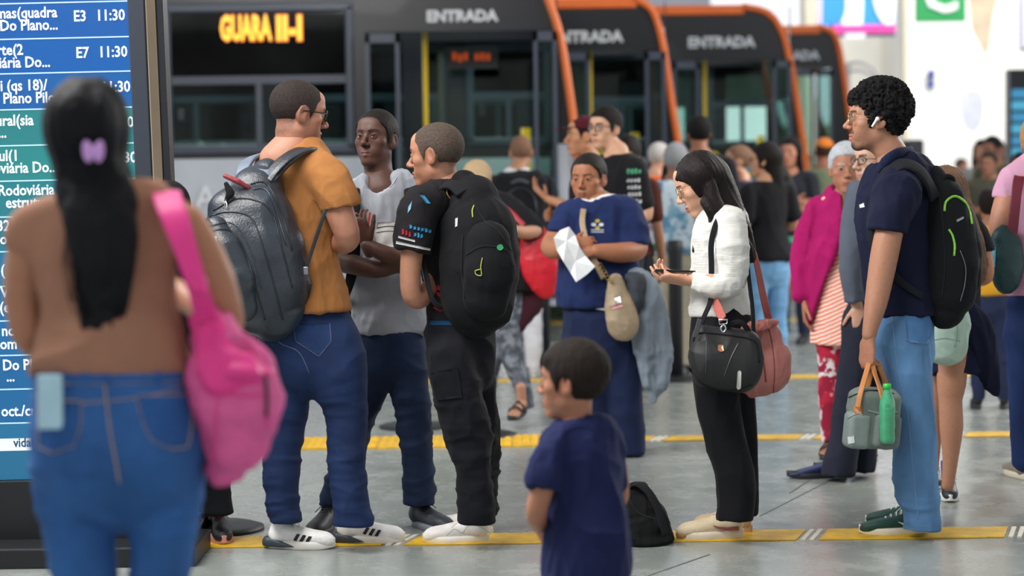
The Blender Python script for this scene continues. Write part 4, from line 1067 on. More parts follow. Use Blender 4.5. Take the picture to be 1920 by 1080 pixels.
# ---------------------------------------------------------------- buses
org = paint('d9682a', .3); dk = paint('17191f', .3); seatm = plastic('1f5a45', .5); yel = paint('d8b81a', .35); slate = paint('3b4250', .35); dkin = plastic('24272c', .6)
def bus(label, y0, x0, nose, zt, door, window, body, y_text, textc, orange=True, zb=.32, wid=2.38, led=None, far_open=.75, text_size=.2):
    """nose = side profile of the front in pixels on the near side plane; door and window = pixel boxes on it"""
    N = [S(a, b, y0) for a, b in nose]; N = [(q[0], q[2]) for q in N]; xn = N[-1][0]
    root = thing('city_bus', label, 'bus', V((x0+xn)/2, y0+wid/2, 0))
    x0 = float(x0)
    def px(q, py=300): return S(q, py, y0)[0]
    def pz(q, pxx=None): return S(pxx if pxx else (door[0]+door[2])/2, q, y0)[2]
    dx0, dx1, dz0, dz1 = px(door[0]), px(door[2]), .38, pz(door[1])
    low, zm = zb, 1.62
    def prof(z):       # x of the front profile at height z
        zs = [q[1] for q in N][::-1]; xs_ = [q[0] for q in N][::-1]
        return float(np.interp(z, zs, xs_))
    def topz(x): return float(np.interp(x, [q[0] for q in N], [q[1] for q in N]))-.01
    def wall(y, tag_, th, openings, m_low, m_up, hdr):
        # strips between openings, from x0 to the front profile
        cols = sorted(openings); x = x0; out = []
        for (a, b, c, d, mm) in cols:
            if a > x: out.append((x, a, low, zt-.02, None))
            if c > low: out.append((a, b, low, c, None))
            if d < zt: out.append((a, b, d, zt-.02, None))
            x = b
        if x < xn: out.append((x, xn, low, zt-.02, 'nose'))
        lo, up = MB(), MB()
        for (a, b, c, d, fl) in out:
            if fl == 'nose':
                zz = np.linspace(c, d, 14)
                for i in range(13):
                    xa, xb_ = max(a+.01, prof(zz[i])), max(a+.01, prof(zz[i+1])); M_ = lo if zz[i] < zm-.05 else up
                    M_.hexa([(a, y, zz[i]), (xa, y, zz[i]), (xa, y+th, zz[i]), (a, y+th, zz[i]), (a, y, zz[i+1]), (xb_, y, zz[i+1]), (xb_, y+th, zz[i+1]), (a, y+th, zz[i+1])])
            else:
                if c < zm: lo.box((a, y, c), (b, y+th, min(d, zm)))
                if d > zm:
                    xs2 = np.linspace(a, b, 9) if (d > zt-.1 and b > N[0][0]) else (a, b)
                    for xa, xb_ in zip(xs2[:-1], xs2[1:]):
                        ta_, tb_ = min(d, topz(xa)), min(d, topz(xb_)); c_ = max(c, zm)
                        up.hexa([(xa, y, c_), (xb_, y, c_), (xb_, y+th, c_), (xa, y+th, c_), (xa, y, ta_), (xb_, y, tb_), (xb_, y+th, tb_), (xa, y+th, ta_)])
        if lo.v: lo.build('side_panel', m_low, root)
        if up.v: up.build('upper_panel', m_up, root)
    ops = [(dx0, dx1, dz0, dz1, 0)]
    wins = []
    if window:
        wx0, wx1, wz0, wz1 = px(window[0]), px(window[2]), pz(window[3], window[0]), pz(window[1], window[0]); wins.append((wx0, wx1, wz0, wz1)); ops.append((wx0, wx1, wz0, wz1, 0))
        q = wx0-.25
        while q-1.45 > x0+.3: wins.append((q-1.45, q, wz0, wz1)); ops.append((q-1.45, q, wz0, wz1, 0)); q -= 1.7
    wall(y0, 'near', .07, ops, body, dk, True)
    fops = []; q = xn-.28
    while q-1.2 > x0+.2: fops.append((q-1.2, q, 1.35, 2.75, 0)); q -= 1.42
    wall(y0+wid-.07, 'far', .07, fops, dkin, dk, False)
    for (a, b, c, d, _) in fops: MB().box((a, y0+wid-.045, c), (b, y0+wid-.03, d)).build('window_pane', glass('far_glass', (.88, .95, .92), .10), root)
    MB().box((x0, y0+.06, low), (xn-.12, y0+wid-.06, .42)).build('bus_floor', dkin, root)
    MB().box((x0, y0, low), (x0+.08, y0+wid, zt-.03)).build('rear_panel', body, root)
    MB().box((x0, y0+.02, zt-.10), (min(prof(zt-.06), N[0][0]+.05)-.05, y0+wid-.02, min(zt, N[0][1]-.01))).build('roof', body if not orange else plastic('c9cbd0'), root)
    # front: windshield raked with the profile, orange frame along the profile on both sides
    zz = [q for q in np.linspace(max(1.05, N[-1][1]), zt-.18, 8)]
    vs = [(prof(z)-.03, y0+.05, z) for z in zz]+[(prof(z)-.03, y0+wid-.05, z) for z in zz]; n = 8
    rawmesh('windshield', vs+[(a-.012, b, c) for a, b, c in vs], [(i, i+1, n+i+1, n+i) for i in range(7)]+[(2*n+n+i, 2*n+n+i+1, 2*n+i+1, 2*n+i) for i in range(7)], glass('wind_glass', (.60, .70, .69), .2), root)
    MB().box((xn-.14, y0+.03, low), (xn-.04, y0+wid-.03, 1.06)).build('front_panel', body, root)
    prf = [V(a, 0, b) for a, b in N]
    for yy in (y0-.02, y0+wid-.05):
        P = [q+V(0, yy+.035, 0) for q in prf]; P2 = spline(P, 3)
        MB().ribbon(P2, .07, .10, V(0, -1, 0)).build('orange_frame' if orange else 'frame', org if orange else paint('cf6a34', .3), root, True)
    P = [V(N[0][0], y0+wid/2, N[0][1])]
    if orange: MB().box((x0, y0-.03, N[0][1]-.09), (N[0][0]+.02, y0+.08, N[0][1]+.02)).build('roof_rail', org, root, bevel=.02)
    # windows
    for i, (a, b, c, d) in enumerate(wins):
        fr = MB(); w_ = .05
        for (A_, B_) in (((a-.02, c-.03), (b+.02, c+w_)), ((a-.02, d-w_), (b+.02, d+.03)), ((a-.02, c), (a+w_, d)), ((b-w_, c), (b+.02, d))):
            fr.box((A_[0], y0-.03, A_[1]), (B_[0], y0+.06, B_[1]))
        F_ = fr.build('window_frame', slate, root, bevel=.015)
        mz = c+(d-c)*.49; MB().box((a, y0-.02, mz-.035), (b, y0+.05, mz+.035)).build('mullion', slate, F_)
        MB().box((a+(b-a)*.50-.025, y0-.015, c), (a+(b-a)*.50+.025, y0+.045, mz)).build('mullion', slate, F_)
        MB().box((a+.04, y0-.0, mz), (b-.04, y0+.012, d-.04)).build('upper_pane', glass('dark_glass', (.16, .19, .17), .55, .03), root)
        MB().box((a+.04, y0+.0, c+.04), (a+(b-a)*.5, y0+.012, mz)).build('lower_pane', glass('side_glass', (.84, .90, .89), .16), root); MB().box((a+(b-a)*.5, y0+.016, c+.04), (b-.04, y0+.028, mz)).build('lower_pane', glass('side_glass', (.84, .90, .89), .16), root)
        MB().box((a+.10, y0-.035, c+.26), (a+.16, y0, c+.36)).build('latch', dk, root, bevel=.008)
    # door leaves folded open at both sides, posts, header
    for sx, wl in ((dx0, .29), (dx1-.20, .20)):
        lf = MB(); 
        for q in (sx, sx+wl-.035): lf.box((q, y0-.12, dz0), (q+.035, y0-.07, dz1-.02))
        lf.box((sx, y0-.12, dz0), (sx+wl, y0-.07, dz0+.10)); lf.box((sx, y0-.12, dz1-.10), (sx+wl, y0-.07, dz1-.02)); lf.box((sx, y0-.12, 1.25), (sx+wl, y0-.08, 1.31))
        L_ = lf.build('door', slate, root); MB().box((sx+.03, y0-.10, dz0+.08), (sx+wl-.03, y0-.09, dz1-.09)).build('door_glass', glass('door_glass', (.66, .78, .76), .25), L_)
    o = text_mesh('lettering', 'ENTRADA', plastic('c3c6c8', .6), root, S(textc, y_text, y0)+V(0, -.012, 0), (1, 0, 0), (0, 0, 1), text_size, .012, 'CENTER', .006, 1.02)
    # interior: poles, seats, driver's place
    pxs = dx0+(dx1-dx0)*.30
    pm = MB().tube([V(pxs, y0+.35, .42), V(pxs, y0+.35, dz1+.1)], .022); pm.tube(spline([V(pxs, y0+.35, 1.62), V(pxs+.12, y0+.36, 1.66), V(pxs+.22, y0+.36, 1.45), V(pxs+.36, y0+.37, 1.05), V(pxs+.38, y0+.37, .45)], 4), .022); pm.build('grab_pole', yel, root, True)
    xr = dx1-.27; MB().tube([V(xr, y0+.5, .42), V(xr, y0+.5, 1.86)], .045).build('grab_pole', yel, root, True)
    MB().tube([V(pxs+.2, y0+.45, 1.42), V(xr, y0+.5, 1.42)], .024).build('grab_rail', yel, root, True)
    MB().box((dx1-.55, y0+.9, .42), (xn-.2, y0+wid-.15, 1.12)).build('dashboard', plastic('2f3338', .5), root, bevel=.06)
    MB().tube([V(dx1-.5+.16*math.cos(a), y0+1.55+.22*math.sin(a), 1.22+.12*math.cos(a)) for a in np.linspace(0, 6.0, 20)], .018).build('steering_wheel', dkin, root, True)
    MB().box((dx0+.1, y0+1.3, .42), (dx0+.16, y0+wid-.2, 2.0)).build('driver_partition', glass('part_glass', (.5, .6, .6), .2), root)
    sf = Fld(); sf.box((dx0+.38, y0+1.55, .95), (.23, .24, .07), .05); sf.box((dx0+.18, y0+1.55, 1.35), (.06, .24, .40), .05, .05); sdfobj('driver_seat', sf, dkin, root, .03)
    x = dx0-.35; k = 0
    while x > x0+.4 and k < 10:
        for yy in ((.45,), (1.9,)):
            s_ = Fld(); s_.box((x-.1, y0+yy[0], .90), (.22, .2, .05), .04); s_.box((x-.32, y0+yy[0], 1.28), (.045, .2, .40), .04, .06); s_.ell((x-.33, y0+yy[0], 1.66), (.05, .15, .14), .06)
            if k < 4: 
                q = sdfobj('bus_seat', s_, seatm, root, .035); MB().box((x-.15, y0+yy[0]-.05, .42), (x-.05, y0+yy[0]+.05, .88)).build('seat_leg', dkin, q)
        x -= .82; k += 1
    area_light('added_bus_fill', (dx0+.2, y0+wid*.6, zt-.2), (dx0+.2, y0+wid*.6, 0), 2.4, .3, 26, (.9, 1.0, .98)); area_light('added_bus_fill', (dx0-1.9, y0+wid*.6, zt-.2), (dx0-1.9, y0+wid*.6, 0), 2.4, .3, 30, (.9, 1.0, .98))  # fill lamps added to make the bus interior visible
    if led: led(root, y0)
    # wheels
    for wx in (dx0-.9, x0+1.4):
        MB().lathe([(.2, -.13), (.46, -.13), (.49, -.09), (.49, .09), (.46, .13), (.2, .13)], (wx, y0+.22, .49), 32, np.array([[1, 0, 0], [0, 0, 1], [0, -1, 0]], float)).build('wheel', plastic('17181a', .8), root, True)
        MB().lathe([(.02, .02), (.22, .02), (.25, .06), (.28, .06)], (wx, y0+.06, .49), 24, np.array([[1, 0, 0], [0, 0, 1], [0, 1, 0]], float)).build('hub', metal('9a9da3', .4), root, True)
    return root, dict(dx0=dx0, dx1=dx1, dz1=dz1, xn=xn)
def led1(root, y0):
    a, b = S(360, 78, y0), S(610, 24, y0)
    MB().box((a[0], y0+.02, a[2]), (b[0], y0+.09, b[2])).build('sign_box', plastic('5f6a66', .5), root, bevel=.01)
    for (bd, p0, p1) in (('GUARA', 413, 508), ('II-I', 517, 568)):
        x_ = .92 if bd == 'GUARA' else 1.0
        text_mesh('lettering', bd, emis('led_orange', 'ff7a00', 1.0), root, S((p0+p1)/2, 55, y0)+V(0, -.010, 0), (1, 0, 0), (0, 0, 1), .285, .004, 'CENTER', .020, (.45 if bd == 'GUARA' else .76))
        text_mesh('lettering', bd, emis('led_yellow', 'ffc400', 1.25), root, S((p0+p1)/2, 55, y0)+V(0, -.016, 0), (1, 0, 0), (0, 0, 1), .285, .004, 'CENTER', .010, (.45 if bd == 'GUARA' else .76))
    a = S(885, 108, y0+1.5); MB().box(a-V(.24, 0, .10), a+V(.24, .08, .10)).build('message_display', plastic('111214', .4), root); rn = random.Random(2)
    for i in range(7):
        if i != 3: x_ = -.18+i*.052; MB().box(a+V(x_, -.012, -.04+rn.random()*.02), a+V(x_+.034, -.004, .03+rn.random()*.02)).build('led_glyph', emis('led_dim', 'c04a18', .55), root)
    a = S(370, 370, y0); text_mesh('lettering', 'A', plastic('dfe2e6'), root, S(386, 372, y0)+V(0, -.01, 0), (1, 0, 0), (0, 0, 1), .28, .008, 'CENTER')
silver = paint('b7bcc6', .35)
B1, i1 = bus('nearest city bus, silver with dark upper side and lit orange line sign', 18.4, -9.2, [(1008, -60), (1026, -5), (1048, 60), (1064, 150), (1083, 290), (1094, 400), (1102, 520), (1106, 640)], 3.35, (690, 58, 1046, 640), (314, 14, 662, 284), silver, 31, 866, False, led=led1, text_size=.130)
B2, i2 = bus('second city bus with orange roof edge, entrance text partly reflected', 21.0, -7.2, [(1190, -2), (1222, 18), (1240, 70), (1250, 130), (1262, 210), (1276, 300), (1288, 450), (1296, 640)], 3.15, (1052, 95, 1248, 640), (880, 88, 1030, 268), silver, 70, 1100, True, text_size=.150)
B3, i3 = bus('third city bus with orange frame and white entrance lettering', 23.7, -5.2, [(1392, 12), (1440, 24), (1466, 60), (1480, 110), (1494, 190), (1512, 310), (1526, 450), (1534, 620)], 3.30, (1262, 112, 1482, 620), (1100, 104, 1236, 268), silver, 80, 1352, True, text_size=.158)
B4, i4 = bus('farthest city bus with orange frame beside the white wall', 26.4, -3.2, [(1535, 50), (1560, 60), (1572, 85), (1580, 130), (1590, 200), (1606, 300), (1618, 440), (1624, 600)], 3.30, (1480, 128, 1560, 600), (1330, 116, 1455, 272), silver, 105, 1482, True, text_size=.15)
# ---------------------------------------------------------------- the people in front
def gr(p, *pts): return p.C(pts)
NOZ = V(0, 0, -1)
# ================= woman at the display, seen from behind
D = 4.6
p = Person('woman with long black hair and lilac bow, seen from behind in brown top and jeans', V(W(215, 500, D)[0], D, 0), D, skin='a5745a')
p.head(p.P(166, 262), 172, -6, 0, 1.0, fem=True); C = p.C
p.f.chain(C([(190, 420, 0, 70, .7), (195, 520, 0, 95, .7), (205, 640, 0, 100, .7), (215, 760, 0, 110, .7)]), .03, side=X_)
p.limb(C([(62, 428, 0, 40), (46, 500, 0, 38), (42, 570, .0, 34), (62, 640, .02, 31), (110, 600, .2, 26), (170, 520, .32, 19)]))
p.limb(C([(348, 418, 0, 38), (376, 470, 0, 41), (402, 530, 0, 41), (422, 588, .02, 35), (420, 606, .06, 31), (350, 560, .24, 27), (270, 500, .34, 19)]))
p.hand(p.P(168, 515, .33), (.9, 0, .5), (0, -.6, .8), (0, -.5, .8), curl=.5); p.hand(p.P(272, 500, .35), (-.9, 0, .5), (0, -.6, .8), (0, -.5, .8), curl=.5)
p.build_body([(p.loc(V(0, -.02, -.07)), .052), (p.P(178, 360), .056), (p.P(186, 395), .075)], vox=.011)
top = garment(p, 'blouse', [(C([(186, 372, 0, 66, .75), (190, 392, 0, 112, .6), (192, 430, 0, 142, .6), (194, 500, 0, 136, .68), (200, 570, 0, 132, .74), (204, 630, 0, 138, .78), (208, 680, 0, 145, .8), (209, 700, 0, 146, .8)]), X_), (C([(120, 405, 0, 42), (70, 425, 0, 44), (58, 447, 0, 41)]),), (C([(270, 400, 0, 40), (316, 405, 0, 42), (340, 422, 0, 39)]),)], cloth('9a705c', .08), [(p.P(209, 697), NOZ)], [C([(180, 330, 0, 62), (182, 372, 0, 60)])], .007, fold=(.009, (5, 5, 6), 3))
jm_ = denim('2f5c98')
jeans = garment(p, 'jeans', [(C([(208, 690, 0, 138, .80), (210, 730, 0, 146, .82), (215, 790, .0, 152, .86), (221, 840, .0, 158, .86)]), X_), (C([(148, 860, 0, 80, .95), (142, 910, 0, 77), (147, 980, 0, 69), (159, 1080, 0, 57), (160, 1180, 0, 52), (158, 1300, .0, 56), (155, 1480, 0, 42), (155, 1545, 0, 38)]), X_, .012), (C([(304, 860, 0, 76, .95), (308, 910, 0, 72), (308, 980, 0, 64), (300, 1080, 0, 56), (296, 1180, 0, 52), (290, 1300, 0, 56), (288, 1480, 0, 42), (288, 1545, 0, 38)]), X_, .012),
    (C([(150, 830, -.065, 58), (150, 860, -.06, 60)]), X_, .08), (C([(295, 830, -.065, 58), (295, 860, -.06, 60)]), X_, .08)], jm_, [(p.P(155, 1545), NOZ), (p.P(209, 690), Z_)], vox=.008, fold=[(.005, (6, 6, 9), 8), (.004, (3, 3, 22), 9)])
for x in (156, 290): shoe(p.root, G(x, 1590)*V(1, 1, 0)+V(0, -.06, 0), (0, 1, 0), .25, 'e8e6e2', vox=.008)
sj = Surf(jeans); thr = cloth('c2a07a'); dj = denim('285592')
for nm, poly in (('back_pocket', [(72, 751), (152, 752), (150, 800), (138, 836), (98, 850), (72, 838)]), ('back_pocket', [(255, 742), (358, 740), (359, 800), (352, 838), (322, 842), (286, 826), (272, 800)])):
    o = patch(nm, sj, poly, dj, jeans, .004, 7, .001); mb = MB(); q = poly+poly[:1]
    sp = Surf(o, jeans)
    for a, b in zip(q[:-1], q[1:]): seam(mb, sp, [a, b], .0011, .0015)
    mb.build('stitching', thr, o, True)
wb_ = patch('waistband', sj, [(66, 694), (350, 690), (352, 716), (66, 722)], dj, jeans, .004, 9); sw = Surf(wb_, jeans)
patch('label_patch', sw, [(277, 681), (326, 680), (326, 692), (277, 693)], leather('b28a5e'), jeans, .003, 8)
mb = MB(); seam(mb, sw, [(196, 716), (205, 800), (216, 860), (224, 905)], .0016, .001); seam(mb, sw, [(66, 742), (130, 756), (196, 752)], .0011); seam(mb, sw, [(205, 752), (280, 742), (350, 722)], .0011); seam(mb, sw, [(66, 720), (200, 720), (350, 715)], .001); mb.build('seam', thr, jeans, True)
for x in (196, 292): patch('belt_loop', sw, [(x, 686), (x+9, 686), (x+9, 720), (x, 720)], dj, jeans, .006, 6)
ph = MB(); a = p.P(94, 738, -.155); 
ph.box((-.026, -.005, -.075), (.026, .005, .04)); ph.v = [tuple(np.array(v)+a) for v in ph.v]
tag(ph.build('phone', plastic('a9cfe0', .4), None, bevel=.004), 'light blue phone sticking out of the back pocket of the jeans', 'phone')
# hair falling down the back
hf = Fld(); hf.chain(C([(163, 222, .0, 62, 1), (165, 262, -.01, 70, .95), (172, 322, -.03, 70, .72), (186, 392, -.095, 72, .42), (195, 462, -.125, 64, .36), (195, 530, -.125, 53, .34), (192, 580, -.12, 45, .3), (189, 610, -.12, 38, .3)]), .02, side=X_, sub=4)
hf.ell(p.loc(V(0, -.018, .034)), (.088, .110, .098), .03)
Vt, Q = polygonise(hf, .005); Nn = vnormals(Vt, Q)
d_ = (vnoise((Vt+np.stack([vnoise(Vt*6, 5)*.04]*3, 1))*np.array([130, 130, 7]), 3)-.5)*.0045+(vnoise(Vt*np.array([34, 34, 3]), 6)-.5)*.012
tips = np.clip((p.P(190, 560)[2]-Vt[:, 2])/.05, 0, 1)*(vnoise(Vt*np.array([90, 90, 1]), 8)-.3)*.05
Vt = Vt+Nn*d_[:, None]; Vt[:, 2] += tips
woman_hair = rawmesh('hair', Vt, Q, hairmat('101116'), p.root)
mb = MB(); rnd = random.Random(4)
for i in range(46):
    x = rnd.uniform(-62, 60); a0 = (180+x*.9, 400+rnd.uniform(0, 60)); n_ = spline([p.P(*a0, -.10), p.P(a0[0]+x*.12+rnd.uniform(-6, 6), a0[1]+70, -.135), p.P(a0[0]-x*.12+rnd.uniform(-9, 9), min(600, a0[1]+150), -.13)], 4)
    mb.tube(n_, .0011, 4)
for i in range(9): mb.tube(spline([p.P(232, 270+i*5, .0), p.P(245+i*2, 320+i*4, -.01), p.P(258+i*3, 370+i*7, -.02)], 4), .0009, 4)
mb.build('loose_strands', hairmat('101116'), woman_hair, True)
bw = cloth('c79ad8'); bo = thing('hair_bow', 'small lilac bow clipped in the long black hair', 'hair clip', p.P(175, 284, -.13))
for sg in (-1, 1):
    R_ = Matrix.Rotation(sg*.12, 3, 'Y'); R_ = [[R_[i][k] for k in range(3)] for i in range(3)]
    f = Fld(); f.ell(p.P(175+sg*11, 284, -.134), (.011, .007, .024), .004, '+', R_); f.ell(p.P(175+sg*4, 284, -.131), (.007, .006, .010), .01); f.ell(p.P(175+sg*13, 284, -.146), (.006, .007, .016), .004, '-', R_); sdfobj('bow_loop', f, bw, bo, .0022)
f = Fld(); f.ell(p.P(175, 284, -.127), (.006, .007, .009), .004); sdfobj('knot', f, bw, bo, .0022)
# pink shoulder bag
pk = mat('pink_nylon', 'e62e8c', .5, var=.10, scale=8, bump=.001, bscale=120, sheen=.2); pk2 = mat('pink_canvas', 'd95a97', .7, var=.14, scale=14, bump=.0015, bscale=200)
bag = thing('shoulder_bag', 'bright pink slouchy shoulder bag hanging from the brown-topped woman', 'bag', p.P(430, 890, -.02))
f = Fld(); f.chain(C([(388, 590, -.03, 24, .9), (405, 640, -.03, 48, .8), (428, 700, -.04, 78, .75), (442, 760, -.04, 80, .75), (438, 820, -.04, 68, .72), (424, 868, -.03, 42, .65), (416, 884, -.03, 22, .6)]), .03, side=X_)
f.chain(C([(440, 640, .0, 22), (475, 690, -.02, 32), (498, 745, -.02, 22)]), .04); f.ell(p.P(452, 672, -.10), (.035, .05, .045), .03, '-')
bagb = sdfobj('bag_body', f, pk2, bag, .0065, fold=[(.011, (9, 9, 5), 31), (.004, (26, 26, 12), 32)])
f = Fld(); f.chain(C([(386, 600, -.05, 26, .8), (402, 660, -.07, 40, .7), (422, 700, -.09, 44, .5), (455, 700, -.09, 40, .5), (480, 700, -.06, 32, .6)]), .03, side=X_)
sdfobj('upper_flap', f, pk, bag, .006, fold=[(.010, (14, 14, 8), 34)])
sb_ = Surf(bagb); mb = MB(); seam(mb, sb_, [(372, 690), (420, 735), (478, 742), (512, 735)], .003, .001); seam(mb, sb_, [(410, 740), (405, 800), (400, 870)], .002); seam(mb, sb_, [(495, 690), (505, 740), (500, 800)], .0035); mb.build('piping', pk, bag, True)
mb = MB(); seam(mb, sb_, [(490, 690), (497, 715), (499, 745), (498, 780)], .0045, .004); mb.build('zip', plastic('3a2c3a'), bag, True)
P1 = [p.P(388, 600, -.08), p.P(372, 545, -.12), p.P(352, 480, -.135), p.P(332, 420, -.125), p.P(318, 385, -.095), p.P(312, 362, -.03), p.P(316, 366, .06), p.P(340, 430, .12), p.P(372, 520, .10), p.P(390, 600, .05)]
strapmesh('strap', P1, [.05, .042, .046, .056, .06, .06, .055, .05, .04, .04], .006, [V(.2, -1, 0)]*3+[V(.2, -1, .4), V(.1, -.7, .8), Z_, V(.1, .7, .8), V(0, 1, .2), V(0, 1, 0), V(0, 1, 0)], pk, bag, 6)
f = Fld(); f.ell(p.P(368, 530, -.125), (.022, .012, .02), .01); f.ell(p.P(376, 545, -.122), (.014, .012, .012), .01); sdfobj('strap_knot', f, pk, bag, .003, fold=(.004, (30, 30, 30), 2))

# ================= hidden person in black behind the bag
D = depth_of(410, 1022)
p = Person('person in black, mostly hidden behind the pink bag, with black and red running shoe', V(*G(395, 1022)), D, skin='7a5240'); C = p.C
p.head(p.P(316, 402, -.38), 205, -12, 0, .92)
p.f.chain(C([(318, 500, -.35, 38), (330, 600, -.28, 44), (345, 680, -.2, 40)]), .03)
p.limb(C([(290, 505, -.38, 22), (270, 560, -.40, 20), (300, 600, -.2, 16)])); p.limb(C([(370, 505, -.3, 22), (378, 570, -.25, 20), (360, 610, -.1, 16)]))
p.hand(p.P(300, 600, -.2), (.3, 1, 0), (0, 0, -1), (1, 0, 0), size=.85, curl=.5); p.hand(p.P(360, 610, -.1), (-.3, 1, 0), (0, 0, -1), (-1, 0, 0), size=.85, curl=.5)
p.build_body([(p.loc(V(0, -.02, -.07)), .05), (p.P(316, 465, -.36), .052), (p.P(320, 485, -.36), .07)], vox=.012)
p.hair('short', '0f0e10')
garment(p, 'jacket', [(C([(320, 480, -.36, 36, .8), (326, 505, -.35, 52, .75), (330, 560, -.33, 50, .8), (340, 620, -.25, 50, .8), (350, 690, -.16, 50, .8)]), X_), (C([(296, 500, -.37, 28), (284, 520, -.38, 28), (272, 560, -.40, 25), (295, 598, -.22, 20)]), X_), (C([(356, 500, -.32, 28), (370, 520, -.30, 27), (378, 568, -.25, 24), (362, 606, -.12, 20)]), X_)], cloth('141519'), [(p.P(350, 690, -.16), NOZ)], vox=.009, fold=(.008, (8, 8, 4), 5))
trh = garment(p, 'trousers', [(C([(352, 640, -.2, 48, .8), (354, 700, -.12, 50, .8)]), X_), (C([(384, 700, .1, 30), (382, 850, .12, 26), (381, 960, .14, 22)]), X_), (C([(372, 700, 0, 32), (398, 800, 0, 31), (402, 900, -.0, 29), (406, 945, -.0, 27), (408, 960, 0, 29)]), X_)], cloth('15171d'), [(p.P(405, 964), NOZ)], vox=.008, fold=[(.008, (6, 6, 14), 7)])
shoe(p.root, G(407, 1004)*V(1, 1, 0), (.25, -1, 0), .27, '1b1c20', 'c98f8c', 'c23a3a', swoosh='b03a40', chunky=1.2, open_top=.1)
shoe(p.root, G(382, 1006)*V(1, 1, 0), (-.2, -1, 0), .27, '17181c', 'd9c9c6', 'c23a3a')

# ================= man with glasses, orange-brown T-shirt
D = 8.2
p = Person('tall man with dark glasses and cropped hair in orange-brown T-shirt and jeans', V(W(590, 500, D)[0], D, 0), D, skin='ab7862'); C = p.C
p.head(p.P(560, 213), 114, -9, 0, 1.06, brow='2a1c16', stubble=.25, fade=True)
p.f.chain(C([(560, 340, 0, 55, .7), (562, 450, 0, 60), (568, 560, 0, 62)]), .03, side=X_)
p.limb(C([(548, 288, .0, 40), (520, 300, -.02, 34), (500, 316, -.02, 24)]), .03)
p.limb(C([(618, 340, -.10, 26), (636, 395, -.12, 27), (652, 448, -.10, 23), (628, 452, .02, 21), (596, 436, .16, 17), (580, 430, .24, 13)]), .02)
p.limb(C([(500, 340, .10, 26), (520, 400, .22, 27), (560, 450, .28, 22), (600, 440, .30, 15)]), .02)
p.hand(p.P(580, 430, .25), (-.6, .8, .2), (0, .8, -.4), (0, 0, 1), curl=.5); p.hand(p.P(604, 438, .30), (.9, .3, .3), (0, -.8, .3), (0, 0, 1), curl=.5)
p.build_body([(p.loc(V(0, -.02, -.07)), .060), (p.P(548, 275, .0), .064), (p.P(545, 310, 0), .085)], vox=.010)
p.eyes(); p.hair('buzz', '2e2624'); p.glasses('101013', thick=.0026, w=.025, h=.0185)
om = cloth('9c683a', .08)
tee = garment(p, 't_shirt', [(C([(542, 284, .01, 36, .9), (548, 306, 0, 66, .72), (556, 345, 0, 84, .70), (560, 400, 0, 80, .75), (562, 470, 0, 72, .8), (566, 530, 0, 78, .84), (571, 586, 0, 88, .90)]), X_), (C([(580, 318, -.04, 42), (612, 334, -.09, 40), (632, 365, -.12, 37), (640, 392, -.125, 34)]), X_), (C([(520, 320, .05, 36), (502, 345, .12, 36), (520, 395, .2, 32)]), X_)], om, [(p.P(571, 583), NOZ), (p.P(640, 386, -.12), p.P(652, 440, -.1)-p.P(634, 370, -.12), .16)], [C([(556, 262, .03, 34), (560, 240, .03, 36)]), C([(552, 276, -.03, 26), (520, 292, -.05, 26), (500, 300, -.05, 20)]), C([(643, 404, -.125, 27), (635, 376, -.12, 24)])], .0065, fold=[(.007, (6, 6, 4), 14), (.003, (18, 18, 8), 15)])
jn = garment(p, 'jeans', [(C([(572, 580, 0, 72, .76), (576, 625, 0, 86, .82), (578, 655, 0, 92, .8)]), X_), (C([(538, 650, .03, 54), (534, 700, .03, 48), (537, 760, .03, 41), (530, 830, .04, 36), (526, 900, .04, 33), (530, 950, .05, 31), (536, 984, .05, 32)]), X_, .02), (C([(620, 650, -.03, 58), (632, 700, -.04, 56), (646, 760, -.04, 42), (650, 830, -.05, 37), (652, 900, -.05, 32), (658, 950, -.04, 34), (662, 984, -.03, 36)]), X_, .02)], denim('182a4f'), [(p.P(537, 984), NOZ), (p.P(572, 574), Z_)], vox=.0075, fold=[(.005, (7, 7, 6), 21), (.006, (4, 4, 20), 22, lambda v: np.clip((.75-v[:, 2])/.4, .1, 1.0))])
sj = Surf(jn); mb = MB(); q = [(550, 610), (555, 640), (598, 668), (621, 640), (618, 606)]; 
for a, b in zip(q[:-1], q[1:]): seam(mb, sj, [a, b], .0012)
seam(mb, sj, [(520, 600), (522, 640), (560, 660), (580, 700)], .0012); mb.build('stitching', cloth('6f7c96'), jn, True)
patch('back_pocket', sj, [(551, 611), (617, 607), (620, 640), (598, 666), (557, 640)], denim('1e3560'), jn, .003, 6)
s1 = shoe(p.root, G(506, 1028), (1, -.10, 0), .265, 'eceaea', 'e3dfd8', 'dcdcdc', heelcol='2f3a44', chunky=1.25, open_top=.10, vox=.0042, w=.046)
s2 = shoe(p.root, G(634, 1019), (1, -.0, 0), .27, 'eceaea', 'e3dfd8', 'dcdcdc', heelcol='2f3a44', chunky=1.25, open_top=.10, vox=.0042, w=.046)
for sh_, x0, y0_ in ((s1, 552, 1001), (s2, 682, 989)):
    q = Surf(sh_)
    for i in range(3): x = x0+i*11; y = y0_+i*2.2; patch('stripe', q, [(x+5, y), (x+11, y+1), (x+4, y+13), (x-2, y+11)], plastic('15171b', .5), sh_, .003, 3)
